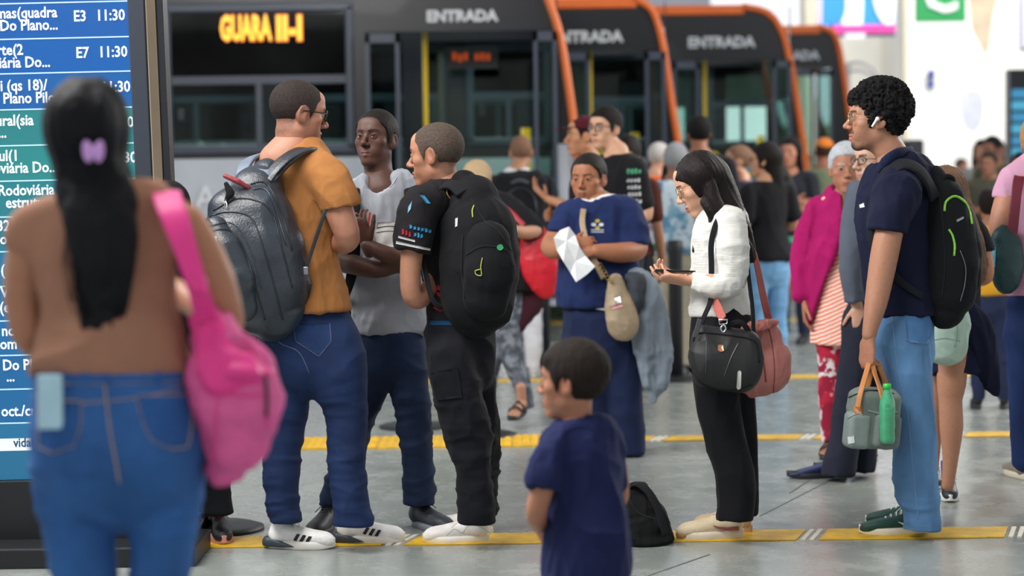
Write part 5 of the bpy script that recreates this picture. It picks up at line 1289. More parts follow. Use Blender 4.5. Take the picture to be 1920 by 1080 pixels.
# backpack
bk = thing('backpack', 'large dark grey glossy backpack worn by the man in the orange-brown T-shirt', 'backpack', p.P(480, 616, -.15))
gm_ = leather('2d343d', .30); gd = leather('1d2127', .5)
f = Fld(); f.chain(C([(500, 322, -.13, 24, .9), (482, 362, -.15, 50, .85), (476, 410, -.17, 72, .85), (484, 470, -.18, 84, .82), (497, 530, -.17, 80, .8), (508, 575, -.16, 60, .75), (512, 598, -.15, 42, .7)]), .03, side=X_)
f.chain(C([(430, 395, -.22, 40, .8), (436, 450, -.25, 52, .7), (456, 520, -.25, 56, .7), (478, 580, -.22, 46, .7)]), .03, side=X_)
bb = sdfobj('main_compartment', f, gm_, bk, .0062, fold=[(.0055, (5, 5, 3), 41), (.0005, (14, 14, 6), 42)])
f = Fld(); f.chain(C([(405, 428, -.31, 20, .8), (416, 470, -.325, 36, .7), (436, 530, -.325, 42, .6), (452, 575, -.30, 30, .6)]), .02, side=X_); pk_ = sdfobj('front_pocket', f, gm_, bk, .006, fold=[(.003, (7, 7, 4), 43)])
f = Fld(); f.chain(C([(550, 470, -.17, 18), (560, 530, -.16, 24), (555, 575, -.15, 18)]), .02); sdfobj('side_pocket', f, gd, bk, .006, fold=(.004, (20, 20, 20), 4))
sb_ = Surf(bb, pk_); mb = MB()
for ln in ([(386, 412), (420, 398), (470, 408), (495, 470), (515, 540), (530, 600)], [(400, 395), (450, 372), (505, 392), (530, 470), (548, 540)], [(388, 435), (430, 432), (458, 470), (480, 540), (497, 600)], [(470, 345), (500, 345), (528, 400), (548, 470)]): seam(mb, sb_, ln, .0035, .001)
mb.build('piping', gd, bk, True); mb = MB(); seam(mb, sb_, [(392, 424), (438, 420), (470, 470), (490, 540)], .002, .003); seam(mb, sb_, [(474, 356), (500, 358), (520, 405), (536, 460)], .002, .003); mb.build('zip', metal('5c626b', .4), bk, True)
patch('badge', sb_, [(398, 444), (407, 444), (409, 456), (403, 466), (397, 456)], metal('d7d9dd', .3), bk, .008, 4)
f = Fld(); f.chain([(p.P(422, 330, -.27), .009), (p.P(446, 340, -.27), .011), (p.P(466, 352, -.25), .009)], .01); sdfobj('grip', f, leather('8a2f38'), bk, .004)
f = Fld(); f.chain([(p.P(424, 345, -.29), .010, .5), (p.P(432, 362, -.30), .017, .4), (p.P(424, 376, -.30), .009, .5)], .006, side=X_); sdfobj('hanging_tag', f, cloth('0e0f12'), bk, .004)
mb = MB(); mb.tube([p.P(424, 374, -.305), p.P(421, 384, -.31), p.P(426, 388, -.31), p.P(424, 376, -.305)], .002, 6); mb.build('ring', metal('c9ccd2', .3), bk, True)
strapmesh('shoulder_strap', [p.P(500, 345, -.20), p.P(512, 326, -.19), p.P(535, 302, -.165), p.P(562, 284, -.12), p.P(592, 280, -.05), p.P(606, 296, .04), p.P(606, 340, .12), p.P(590, 420, .15), p.P(575, 500, .08)], [.055, .058, .062, .062, .060, .055, .05, .04, .03], .012, [V(0, -1, .2), V(-.2, -1, .5), V(-.2, -.8, .8), V(0, -.4, 1), V(.3, 0, 1), V(.8, .6, .6), V(.7, .8, 0), V(.5, .8, 0), V(.5, .6, 0)], gd, bk, 6)
strapmesh('strap_edging', [p.P(504, 340, -.215), p.P(520, 318, -.205), p.P(545, 295, -.175), p.P(575, 281, -.125), p.P(594, 278, -.07)], .022, .008, [V(-.2, -1, .5), V(-.2, -1, .6), V(0, -.8, .9), V(0, -.4, 1), V(.3, -.1, 1)], gm_, bk, 5)
strapmesh('yoke', [p.P(452, 340, -.15), p.P(456, 318, -.13), p.P(468, 300, -.08), p.P(486, 292, -.0), p.P(498, 300, .08), p.P(505, 360, .16)], [.05, .05, .048, .045, .045, .04], .012, [V(-.3, -1, .3), V(-.4, -.9, .6), V(-.4, -.5, 1), V(-.3, 0, 1), V(0, .8, .6), V(0, 1, 0)], leather('6a7688', .45), bk, 6)
strapmesh('yoke', [p.P(460, 325, -.15), p.P(480, 328, -.19), p.P(505, 330, -.20), p.P(520, 322, -.19)], [.04, .05, .05, .04], .012, V(-.1, -1, .3), leather('56606f', .45), bk, 6)
strapmesh('lower_strap', [p.P(611, 392, -.20), p.P(603, 415, -.205), p.P(588, 460, -.20), p.P(572, 508, -.20), p.P(560, 545, -.18)], .014, .004, V(.2, -1, 0), gd, bk, 5)
MB().box(p.P(566, 515, -.215), p.P(578, 500, -.20)).build('buckle', metal('9aa0a8', .35), bk, bevel=.002)

# ================= man in grey sleeveless shirt, arms crossed
D = 8.72
p = Person('dark-skinned young man in grey T-shirt facing the camera with crossed arms', V(W(715, 500, D)[0], D, 0), D, skin='54382f'); C = p.C
p.head(p.P(705, 262), -24, 7, 0, 1.0, brow='120d0c', lip='6d4644', blush=.05, fade=True)
p.f.chain(C([(717, 380, 0, 52, .7), (720, 480, 0, 56, .7), (724, 600, 0, 58, .7)]), .03, side=X_)
p.limb(C([(652, 366, 0, 24), (640, 420, -.02, 24), (634, 482, -.06, 21), (664, 496, -.16, 19), (706, 506, -.20, 16), (742, 500, -.20, 13)]), .02)
p.limb(C([(782, 366, 0, 24), (796, 430, -.02, 24), (800, 490, -.06, 22), (768, 492, -.18, 19), (722, 476, -.245, 16), (688, 460, -.24, 13)]), .02)
p.hand(p.P(688, 459, -.24), (-.35, -.05, 1), (.3, .9, .2), (.5, -.6, .3), curl=(.5, .55, .6, .65), size=.95, thumb=(.7, .5, .1)); p.hand(p.P(742, 500, -.20), (1, .3, .1), (0, 1, .2), (0, 0, 1), curl=.6)
p.build_body([(p.loc(V(0, -.015, -.06)), .056), (p.P(710, 325, .0), .058), (p.P(716, 350, 0), .080)], vox=.010)
p.eyes((-.25, 1, .08), '1a0f0a'); p.hair('crop', '17130f')
gt = cloth('9b9fa9', .06)
tee = garment(p, 't_shirt', [(C([(714, 338, 0, 40, .8), (716, 350, 0, 56, .7), (717, 372, 0, 69, .66), (719, 430, 0, 71, .68), (722, 500, 0, 70, .7), (725, 570, 0, 68, .72), (727, 626, 0, 72, .74)]), X_), (C([(665, 362, 0, 24), (652, 375, 0, 24)]), X_), (C([(768, 362, 0, 24), (782, 375, 0, 24)]), X_)], gt, [(p.P(727, 622), NOZ)], [C([(711, 338, -.07, 26), (708, 305, -.04, 36)])], .0065, fold=[(.011, (9, 9, 4), 51), (.005, (20, 20, 8), 52)])
st_ = Surf(tee)
mb = MB(); seam(mb, st_, [(676, 334), (686, 350), (709, 359), (732, 350), (744, 332)], .0025, .000); mb.build('neck_band', cloth('a9adb6'), tee, True)
pr = patch('shirt_print', st_, [(707, 417), (752, 415), (754, 440), (748, 464), (706, 460), (703, 440)], cloth('d9d8d6'), tee, .002, 5)
sp = Surf(pr, tee); mb = MB(); seam(mb, sp, [(707, 427), (730, 424), (753, 427)], .0016); seam(mb, sp, [(706, 436), (730, 433), (754, 436)], .0012); mb.build('print_line', cloth('4c4a4c'), pr, True)
for nm, cc, ln in (('print_line', 'd9b53a', [(682, 448), (692, 458), (704, 462)]), ('print_line', 'c2412e', [(694, 398), (691, 415), (690, 430)])): mb = MB(); seam(mb, sp, ln, .006, -.003); mb.build(nm, cloth(cc), pr, True)
jn = garment(p, 'jeans', [(C([(727, 600, 0, 60, .8), (729, 640, 0, 66, .8), (730, 668, 0, 66, .78)]), X_), (C([(700, 660, .0, 38), (688, 730, .02, 36), (660, 820, .02, 30), (636, 900, .02, 25), (624, 950, .02, 24)]), X_, .02), (C([(762, 660, -.0, 36), (770, 740, -.02, 34), (780, 820, -.02, 30), (784, 880, -.02, 28), (785, 920, -.0, 29), (785, 935, 0, 29)]), X_, .02)], denim('182846'), [(p.P(785, 946), NOZ)], vox=.0078, fold=[(.006, (7, 7, 8), 55), (.006, (4, 4, 22), 56, lambda v: np.clip((.75-v[:, 2])/.4, .1, 1.0))])
shoe(p.root, G(775, 985), (.62, -.85, 0), .285, '2c303a', '7f8794', '23262e', open_top=.12, vox=.005); shoe(p.root, G(624, 990), (-.25, -1, 0), .275, '26282e', '3a3d44', '16171a', open_top=.12, vox=.005)
bk = thing('backpack', 'black backpack whose straps cross the shoulders of the grey T-shirt man', 'backpack', p.P(720, 600, .22))
f = Fld(); f.box(p.P(720, 450, .24), (.15, .10, .22), .08); sdfobj('main_compartment', f, cloth('16171b'), bk, .012)
for x in (-1, 1):
    c_ = 716; q = c_+x*54
    strapmesh('shoulder_strap', [p.P(q, 372, .16), p.P(q-x*2, 347, .06), p.P(q, 346, -.03), p.P(q+x*2, 370, -.105), p.P(q-x*1, 430, -.145), p.P(q, 500, -.145), p.P(q+x*14, 560, -.06), p.P(q+x*6, 570, .1)], [.055, .06, .062, .062, .058, .045, .03, .03], .010, [V(0, .8, .5), Z_, V(0, -.5, 1), V(0, -1, .3), -V(0, 1, 0), -V(0, 1, 0), V(x*.8, -.5, 0), V(x, 0, 0)], cloth('191a1e'), bk, 6)

# ================= young man in black jersey with black backpack
D = 8.27
p = Person('young man with shaved hair in black printed jersey facing left, seen from behind', V(W(870, 500, D)[0], D, 0), D, skin='a3735c'); C = p.C
p.head(p.P(817, 291), -108, -4, 0, 1.04, brow='2a1c16', fade=True)
p.f.chain(C([(850, 380, 0, 50, .7), (858, 480, 0, 50), (864, 590, 0, 50)]), .03, side=X_)
p.limb(C([(790, 385, -.13, 22), (778, 440, -.15, 22), (770, 500, -.15, 20), (772, 552, -.14, 19), (790, 560, -.10, 18), (808, 530, -.05, 14), (812, 512, -.03, 12)]), .02)
p.limb(C([(880, 385, .14, 22), (860, 450, .20, 22), (850, 520, .20, 19), (820, 520, .12, 15), (808, 505, .06, 12)]), .02)
p.hand(p.P(811, 512, -.03), (-.25, .2, 1), (-.5, .8, 0), (-.6, -.5, .2), curl=.75, size=.95); p.hand(p.P(808, 505, .07), (-.3, -.2, 1), (-.3, -.8, 0), (-.5, 0, .5), curl=.7, size=.95)
p.build_body([(p.loc(V(0, -.02, -.07)), .056), (p.P(832, 338, .0), .058), (p.P(842, 360, 0), .08)], vox=.010)
p.eyes(); p.hair('buzz', '4a3f38')
js = garment(p, 'jersey', [(C([(842, 352, .0, 42, .85), (846, 372, 0, 66, .72), (848, 410, 0, 70, .74), (853, 470, 0, 63, .8), (860, 540, 0, 58, .82), (865, 608, 0, 62, .86)]), X_), (C([(815, 372, -.07, 36), (788, 392, -.13, 37), (778, 430, -.15, 35), (774, 470, -.155, 33)]), X_), (C([(870, 372, .07, 36), (888, 392, .13, 36), (870, 450, .19, 32)]), X_)], cloth('18161a', .12), [(p.P(865, 603), NOZ), (p.P(775, 470, -.15), p.P(768, 500, -.15)-p.P(784, 420, -.15), .16)], [C([(836, 345, .0, 34), (830, 318, .0, 36)]), C([(773, 486, -.15, 23), (776, 458, -.15, 21)])], .0065, fold=[(.009, (8, 8, 5), 61), (.004, (20, 20, 10), 62)])
sf_ = Surf(js); bl = cloth('2f7fa8'); rd = cloth('8e2030'); wh = cloth('a8a6a6')
patch('sleeve_band', sf_, [(744, 452), (806, 466), (805, 470), (743, 457)], wh, js, .002, 5); patch('sleeve_band', sf_, [(748, 442), (778, 450), (778, 454), (747, 446)], wh, js, .002, 5)
marks(sf_, 768, 421, 42, 8, 6, bl, js, .22, 1); marks(sf_, 776, 434, 18, 10, 3, bl, js, .22, 2); marks(sf_, 754, 428, 18, 12, 3, rd, js, .3, 3)
patch('shoulder_print', sf_, [(787, 366), (795, 367), (807, 382), (799, 381)], bl, js, .002, 4); patch('shoulder_print', sf_, [(766, 388), (773, 377), (770, 392), (765, 400)], cloth('6f9fb8'), js, .002, 4)
mb = MB(); seam(mb, sf_, [(837, 352), (838, 364), (846, 374), (862, 380)], .0022, .002); mb.build('crest_ring', cloth('b08a4a'), js, True); patch('crest', sf_, [(846, 361), (856, 359), (862, 366), (858, 376), (848, 371)], cloth('a9632c'), js, .002, 4)
for i in range(4): patch('side_print', sf_, [(812, 538+i*13), (822, 534+i*13), (832, 540+i*13), (828, 546+i*13), (818, 542+i*13)], rd, js, .002, 4)
tr = garment(p, 'cargo_trousers', [(C([(863, 592, 0, 60, .86), (863, 640, 0, 64, .86), (866, 690, 0, 60, .84)]), X_), (C([(848, 670, -.07, 44), (858, 740, -.07, 46), (874, 800, -.07, 42), (886, 860, -.07, 34), (890, 920, -.07, 32), (892, 965, -.07, 33)]), X_, .02), (C([(886, 670, .07, 40), (892, 740, .08, 36), (898, 820, .09, 32), (903, 900, .09, 28), (906, 950, .09, 27)]), X_, .02)], cloth('12131a', .10), [(p.P(892, 975), NOZ), (p.P(863, 588), Z_)], vox=.0075, fold=[(.009, (7, 7, 7), 65), (.007, (4, 4, 20), 66, lambda v: np.clip((.75-v[:, 2])/.4, .1, 1.0))])
stt = Surf(tr); o = patch('cargo_pocket', stt, [(810, 700), (858, 690), (866, 745), (822, 750)], cloth('0f1016'), tr, .010, 6); patch('elastic_band', Surf(tr, js), [(806, 601), (926, 601), (926, 610), (806, 610)], cloth('123a5c'), tr, .003, 6)
patch('boxer_print', Surf(tr, js), [(896, 600), (925, 601), (925, 611), (896, 610)], cloth('2f86b8'), tr, .005, 5)
sh4 = shoe(p.root, G(916, 1016), (-1, -.02, 0), .265, 'e6e3df', 'e2ded6', 'f0efec', open_top=.115, chunky=1.1, vox=.0042); shoe(p.root, G(922, 1000), (-.9, .4, 0), .255, 'e0ddd8', 'dcd6cc', 'f0efec', open_top=.11, vox=.006)
q4 = Surf(sh4); mb = MB()
for ln in ([(838, 1004), (852, 992), (868, 1000), (900, 1004)], [(868, 1000), (880, 985), (905, 990), (920, 1002)], [(846, 990), (866, 975), (878, 980)]): seam(mb, q4, ln, .0012, .0)
mb.build('panel_seam', plastic('a8a49e', .7), sh4, True)
t = thing('phone', 'phone in a blue case held by the man in the black jersey', 'phone', p.P(797, 500, -.05)); a = p.P(800, 495, -.0)
MB().hexa([a+V(*q) for q in ((-.012, -.04, -.06), (.0, -.04, -.06), (.0, .04, -.06), (-.012, .04, -.06), (-.03, -.04, .08), (-.018, -.04, .08), (-.018, .04, .08), (-.03, .04, .08))]).build('phone_case', plastic('3f86c8', .3), t, bevel=.004); MB().tube([a+V(-.03, .0+.02*math.cos(q), -.02+.02*math.sin(q)) for q in np.linspace(0, 5.8, 14)], .003, 6).build('finger_ring', metal('7fb4d6', .3), t, True)
bk = thing('backpack', 'black backpack with green dot worn over the black jersey', 'backpack', p.P(900, 598, -.1))
bm_ = cloth('101114', .14); f = Fld(); f.chain(C([(872, 345, -.06, 26, .9), (886, 378, -.08, 50, .85), (897, 430, -.10, 68, .85), (898, 500, -.11, 74, .85), (895, 555, -.11, 70, .82), (890, 585, -.10, 50, .75)]), .03, side=X_)
bb = sdfobj('main_compartment', f, bm_, bk, .0065, fold=[(.007, (8, 8, 5), 71)])
f = Fld(); f.chain(C([(915, 455, -.22, 40, .7), (918, 510, -.235, 48, .6), (912, 560, -.22, 42, .6)]), .02, side=X_); fp = sdfobj('front_pocket', f, bm_, bk, .0065, fold=[(.005, (10, 10, 8), 72)])
sb_ = Surf(bb, fp); mb = MB(); seam(mb, sb_, [(884, 372), (892, 385), (910, 415), (935, 435), (958, 470)], .0028); seam(mb, sb_, [(872, 480), (905, 462), (950, 470), (962, 500)], .0028); seam(mb, sb_, [(868, 440), (866, 500), (872, 560)], .003); mb.build('piping', cloth('1c1d21'), bk, True)
mb = MB(); seam(mb, sb_, [(889, 386), (886, 395), (887, 408)], .003, .003); mb.build('zip_pull', plastic('9aa23c'), bk, True); mb = MB(); seam(mb, sb_, [(905, 484), (902, 500), (903, 516), (894, 515), (892, 508), (902, 505)], .0022, .004); mb.build('zip_pull', plastic('9aa23c'), bk, True)
patch('green_dot', sb_, [(937+6*math.cos(a), 464+6*math.sin(a)) for a in np.linspace(0, 5.7, 12)], plastic('2f8f5f'), bk, .004, 3); patch('white_tag', sb_, [(854, 410), (859, 408), (858, 424), (854, 426)], cloth('b9b9b9'), bk, .003, 4)
strapmesh('shoulder_strap', [p.P(868, 362, -.16), p.P(852, 348, -.13), p.P(832, 348, -.11), p.P(812, 358, -.11), p.P(798, 375, -.085), p.P(790, 400, -.04), p.P(792, 470, .0), p.P(806, 540, -.04), p.P(830, 575, -.10)], [.055, .058, .06, .06, .055, .05, .045, .035, .025], .012, [V(0, -.8, .6), V(0, -.6, .9), V(-.2, -.4, 1), V(-.6, -.5, .8), V(-.9, -.5, .4), V(-1, -.2, 0), V(-1, -.2, 0), V(-1, -.6, 0), V(-.6, -1, 0)], cloth('17181b'), bk, 6)
strapmesh('lower_strap', [p.P(792, 480, -.13), p.P(800, 520, -.15), p.P(810, 560, -.16), p.P(826, 578, -.15)], .02, .004, V(-.4, -1, 0), cloth('17181b'), bk, 5)

# ================= little boy
D = 5.95
p = Person('little boy in navy T-shirt with short dark hair, looking left', V(W(1095, 500, D)[0], D, 0), D, skin='a5725a'); C = p.C
p.head(p.P(1071, 716), -112, 0, 0, .90, child=True, brow='3a2a20', blush=.14)
p.f.chain(C([(1093, 830, 0, 45, .7), (1100, 930, 0, 52, .75), (1100, 1060, 0, 55, .8)]), .03, side=X_)
p.limb(C([(1030, 850, -.05, 22), (1020, 905, -.07, 23), (1008, 945, -.07, 21), (1006, 968, -.05, 20), (1012, 985, .04, 17), (1018, 990, .10, 13)]), .015)
p.limb(C([(1150, 850, .06, 22), (1160, 930, .10, 20), (1120, 985, .16, 17), (1060, 985, .18, 13)]), .015)
p.hand(p.P(1010, 986, .02), (.35, .3, -.8), (.7, .6, .3), (.2, -.7, .2), size=.66, curl=.7, rw=.026); p.hand(p.P(1062, 985, .18), (-1, 0, 0), (0, 1, 0), (0, 0, 1), size=.66, curl=.5)
p.f.chain(C([(1065, 1080, 0, 34), (1060, 1200, 0, 26), (1058, 1270, 0, 18)]), .01); p.f.chain(C([(1135, 1080, 0, 34), (1135, 1200, 0, 26), (1135, 1270, 0, 18)]), .01)
p.build_body([(p.loc(V(0, -.02, -.07)), .040), (p.P(1082, 785, .0), .040), (p.P(1087, 806, 0), .056)], vox=.009, hvox=.0028)
p.eyes(iris='2a180e'); p.hair('boy', '221a17')
tee = garment(p, 't_shirt', [(C([(1088, 796, 0, 40, .8), (1091, 815, 0, 60, .7), (1097, 850, 0, 72, .72), (1102, 910, 0, 71, .78), (1103, 980, 0, 73, .82), (1100, 1040, 0, 78, .86), (1098, 1082, 0, 80, .86)]), X_), (C([(1050, 824, -.02, 26), (1035, 845, -.05, 31), (1027, 880, -.07, 33), (1023, 915, -.07, 32)]), X_), (C([(1130, 822, .02, 26), (1146, 848, .05, 30), (1152, 900, .07, 30)]), X_)], cloth('1a2149', .10), [(p.P(1098, 1078), NOZ), (p.P(1022, 913, -.07), p.P(1018, 940, -.07)-p.P(1024, 890, -.07), .07)], [C([(1084, 792, .0, 28), (1080, 765, .0, 30)]), C([(1021, 928, -.07, 25), (1024, 904, -.07, 22)])], .0055, fold=[(.011, (11, 11, 3.2), 81), (.004, (24, 24, 8), 82)])
mb = MB(); s9 = Surf(tee); seam(mb, s9, [(1060, 808), (1085, 800), (1112, 806)], .0018); seam(mb, s9, [(1052, 838), (1058, 870), (1056, 920)], .0012); mb.build('seam', cloth('1b2350'), tee, True)
garment(p, 'shorts', [(C([(1098, 1050, 0, 66, .84), (1098, 1100, 0, 74, .84)]), X_), (C([(1060, 1090, 0, 42), (1058, 1180, 0, 40)]), X_), (C([(1138, 1090, 0, 42), (1138, 1180, 0, 40)]), X_)], cloth('1b2a44'), [(p.P(1098, 1175), NOZ)], vox=.007)
for x in (1058, 1136): shoe(p.root, V(*(G(x, 1304)*V(1, 1, 0))), (-1, .3, 0), .17, '2a2f3a', w=.036, vox=.006, open_top=.06)

# ================= black bag on the floor behind the boy
g = G(1212, 1026)
bg = thing('duffel_bag', 'soft black bag slumped on the floor behind the boy', 'bag', g); Dg = depth_of(1212, 1026)+.12
f = Fld(); f.chain([(W(1190, 925, Dg), .042, 1), (W(1190, 965, Dg), .09, 1), (W(1196, 1000, Dg), .115, 1), (W(1198, 1020, Dg), .13, 1)], .03, side=X_); f.chain([(W(1200, 930, Dg), .035), (W(1228, 965, Dg), .045), (W(1240, 1002, Dg), .042)], .04)
f.cut(V(0, 0, .003), NOZ); o = sdfobj('bag_body', f, cloth('121315'), bg, .0065, fold=[(.010, (7, 7, 5), 91), (.004, (20, 20, 14), 92)])
o2 = Surf(o); mb = MB(); seam(mb, o2, [(1205, 912), (1235, 945), (1252, 985), (1256, 1015)], .004); seam(mb, o2, [(1180, 935), (1195, 960), (1225, 975)], .004); mb.build('piping', cloth('1f2023'), bg, True)
strapmesh('strap', [W(1178, 915, Dg-.02), W(1196, 908, Dg-.06), W(1218, 925, Dg-.10), W(1236, 960, Dg-.12), W(1250, 1005, Dg-.12)], .03, .006, [V(0, -.3, 1), V(.2, -.6, .8), V(.4, -1, .3), V(.4, -1, 0), V(.4, -1, 0)], cloth('1a1b1e'), bg, 5)

# ================= woman with phone
D = 8.28
p = Person('young woman with long dark hair in white ribbed top looking down at her phone', V(W(1355, 500, D)[0], D, 0), D, skin='cb9c82'); C = p.C
p.head(p.P(1314, 345), -92, -24, 0, 1.0, fem=True, brow='2a1a14', lip='b85a58', blush=.16)
p.f.chain(C([(1352, 420, 0, 38, .8), (1352, 510, 0, 42), (1354, 590, 0, 42)]), .03, side=X_)
p.limb(C([(1368, 425, -.10, 22), (1372, 480, -.13, 21), (1372, 530, -.13, 18), (1330, 528, -.13, 15), (1296, 522, -.10, 11)]), .015)
p.limb(C([(1350, 425, .12, 22), (1345, 480, .15, 21), (1340, 530, .14, 17), (1305, 524, .06, 13), (1288, 520, .02, 11)]), .015)
p.hand(p.P(1294, 527, -.10), (-1, .0, .14), (.1, .5, .9), (0, .9, -.2), curl=(.30, .34, .38, .45), size=.95, thumb=(.7, .5, .4)); p.hand(p.P(1288, 520, .03), (-1, -.15, .2), (.2, -.5, 1), (0, -1, .3), curl=.5, size=.9)
p.build_body([(p.loc(V(0, -.02, -.07)), .046), (p.P(1346, 385, .0), .048), (p.P(1354, 402, 0), .065)], vox=.009, hvox=.0026)
p.eyes((0, .8, -.6), '22140c'); p.glasses('b99a6a', thick=.0013, w=.0235, h=.019, metal_=True)
wt = mat('ribbed_knit', 'd0d0cc', .85, var=.05, scale=6, bump=.004, bscale=70, bsc=(.15, .15, 5), sheen=.2)
tp = garment(p, 'ribbed_top', [(C([(1356, 392, 0, 32, .8), (1355, 408, 0, 44, .75), (1354, 440, 0, 54, .8), (1350, 480, 0, 52, .84), (1349, 530, 0, 50, .84), (1350, 570, 0, 53, .86), (1352, 598, 0, 57, .88)]), X_), (C([(1362, 405, -.06, 28), (1370, 425, -.11, 31), (1374, 475, -.135, 29), (1374, 525, -.135, 25), (1350, 538, -.135, 22), (1320, 532, -.125, 18), (1296, 524, -.10, 15)]), X_, .02), (C([(1352, 405, .06, 26), (1350, 430, .12, 28), (1344, 500, .15, 24), (1320, 530, .10, 18), (1296, 522, .04, 15)]), X_, .02)], wt, [(p.P(1352, 592), NOZ), (p.P(1297, 524, -.10), V(-1, 0, 0.05), .08)], [C([(1350, 392, 0, 26), (1340, 365, 0, 28)])], .006, fold=[(.007, (9, 9, 9), 101), (.003, (22, 22, 22), 102)])
pants = garment(p, 'wide_trousers', [(C([(1354, 580, 0, 46, .85), (1354, 610, 0, 60, .88), (1354, 665, 0, 62, .86)]), X_), (C([(1345, 650, -.05, 48), (1345, 730, -.05, 44), (1358, 810, -.05, 40), (1376, 880, -.05, 35), (1380, 940, -.05, 33), (1378, 975, -.05, 33)]), X_, .02), (C([(1372, 650, .06, 46), (1378, 740, .07, 40), (1388, 830, .08, 34), (1393, 900, .09, 26), (1396, 955, .09, 22)]), X_, .02)], cloth('101116', .12), [(p.P(1380, 971), NOZ), (p.P(1354, 578), Z_)], vox=.0075, fold=[(.008, (8, 8, 2.2), 105)])
shoe(p.root, G(1392, 1010), (-1, -.05, 0), .268, 'd6c5a5', 'd8ccb8', 'f0ece4', open_top=.105, chunky=1.35, vox=.0042, swoosh='8a4a42', toe='a58a66'); shoe(p.root, G(1408, 1000), (-.92, .45, 0), .25, 'cbb492', 'b98f74', 'f0ece4', open_top=.11, chunky=1.2, vox=.0055)
hf = Fld(); hf.ell(p.loc(V(0, -.014, .036)), (.0885, .108, .094), .02); hf.ell(p.loc(V(0, .020, .018)), (.081, .079, .094), .02); hf.func(lambda X, Y, Z: (lambda L: (np.interp(L[1], HL_Y, [-.3, -.3, -.3, -.3, -.3, -.25, -.16, -.10, -.055, .012, .034, .046, .056])-L[2]).astype(np.float32))([sum((A-p.c[i])*p.R[i, k] for i, A in enumerate((X, Y, Z))) for k in range(3)]), .01)
hf.chain(C([(1335, 330, .0, 36, 1), (1352, 368, 0, 34, .9), (1372, 402, -.02, 26, .9), (1392, 440, -.03, 20, .9), (1404, 480, -.04, 14, .9)]), .02, side=X_, sub=4)
hf.chain(C([(1322, 380, -.08, 10), (1334, 402, -.09, 9), (1334, 425, -.03, 8), (1316, 455, .08, 7)]), .01, sub=4); hf.chain(C([(1330, 350, -.075, 15), (1342, 385, -.085, 15), (1372, 418, -.10, 11), (1398, 452, -.10, 8), (1412, 490, -.09, 4)]), .01, sub=4)
hf.chain(C([(1320, 392, .05, 14), (1322, 420, .03, 18), (1312, 450, .0, 14), (1302, 470, -.02, 5)]), .01, sub=4)
Vt, Q = polygonise(hf, .0042); Nn = vnormals(Vt, Q); ax_ = unit(V(.55, 0, -.83)); al = Vt@ax_; pe = Vt-al[:, None]*ax_
Vt = Vt+Nn*((vnoise(pe*95+(al*5)[:, None], 3)-.5)*.005)[:, None]; rawmesh('hair', Vt, Q, mat('hair', '17100f', .5, var=.4, scale=60, sc=(6, 6, .5), bump=.006, bscale=80, bsc=(4, 4, .3), spec=.2), p.root)
t = thing('phone', 'black phone held flat by the woman in the white top', 'phone', p.P(1262, 508, -.14)); a, b = p.P(1226, 508, -.09), p.P(1302, 511, -.08)
d_ = unit(b-a); up_ = unit(np.cross(d_, V(0, 1, -.15))); up_ = up_ if up_[2] > 0 else -up_; sd = unit(np.cross(up_, d_)); mb = MB()
mb.hexa([a+sd*u+up_*v for u, v in ()] or [q+sd*u-up_*.004 for q, u in ((a, -.036), (b, -.036), (b, .036), (a, .036))]+[q+sd*u+up_*.004 for q, u in ((a, -.036), (b, -.036), (b, .036), (a, .036))]); mb.build('phone_body', plastic('0e0f12', .25), t, bevel=.003, fix=True)
# black shoulder bag
bag = thing('laptop_bag', 'black shoulder bag with small copper logo hanging at the phone woman\'s hip', 'bag', p.P(1358, 735, -.25)); bc = mat('black_nylon', '131417', .6, var=.1, bump=.001, bscale=300)
f = Fld(); Dd = D-.24
f.chain([(W(1320, 632, Dd), .040, 1), (W(1398, 640, Dd), .044, 1)], .05, side=X_); f.chain([(W(1330, 665, Dd), .075, .9), (W(1392, 672, Dd), .080, .9)], .04, side=X_); f.chain([(W(1325, 690, Dd), .070, .95), (W(1388, 700, Dd), .074, .95)], .04, side=X_)
f.cut(W(1286, 650, Dd), unit(W(1286, 650, Dd)-W(1296, 648, Dd)), .03)
bb = sdfobj('bag_body', f, bc, bag, .005, fold=[(.005, (10, 10, 6), 111)]); s9 = Surf(bb)
mb = MB(); seam(mb, s9, [(1325, 640), (1324, 670), (1323, 700)], .0018); seam(mb, s9, [(1385, 642), (1370, 672), (1358, 705)], .0018); mb.build('zip', metal('6a6d73', .4), bag, True)
mb = MB(); seam(mb, s9, [(1300, 640), (1312, 625), (1360, 628), (1415, 640), (1424, 680)], .004); seam(mb, s9, [(1292, 690), (1320, 722), (1370, 732), (1410, 722)], .004); mb.build('piping', cloth('1e1f23'), bag, True)
patch('logo', s9, [(1346, 647), (1356, 647), (1357, 658), (1351, 661), (1345, 657)], metal('c98a6a', .4), bag, .004, 3)
patch('rubber_tag', s9, [(1383, 697), (1387, 694), (1390, 697), (1389, 727), (1384, 730), (1381, 726)], plastic('c9cbc4', .5), bag, .004, 3)
strapmesh('handle', [W(1350, 640, Dd-.0), W(1360, 615, Dd-.02), W(1385, 604, Dd-.03), W(1402, 618, Dd-.02), W(1405, 640, Dd)], .02, .006, V(0, -1, .3), cloth('16171a'), bag, 6)
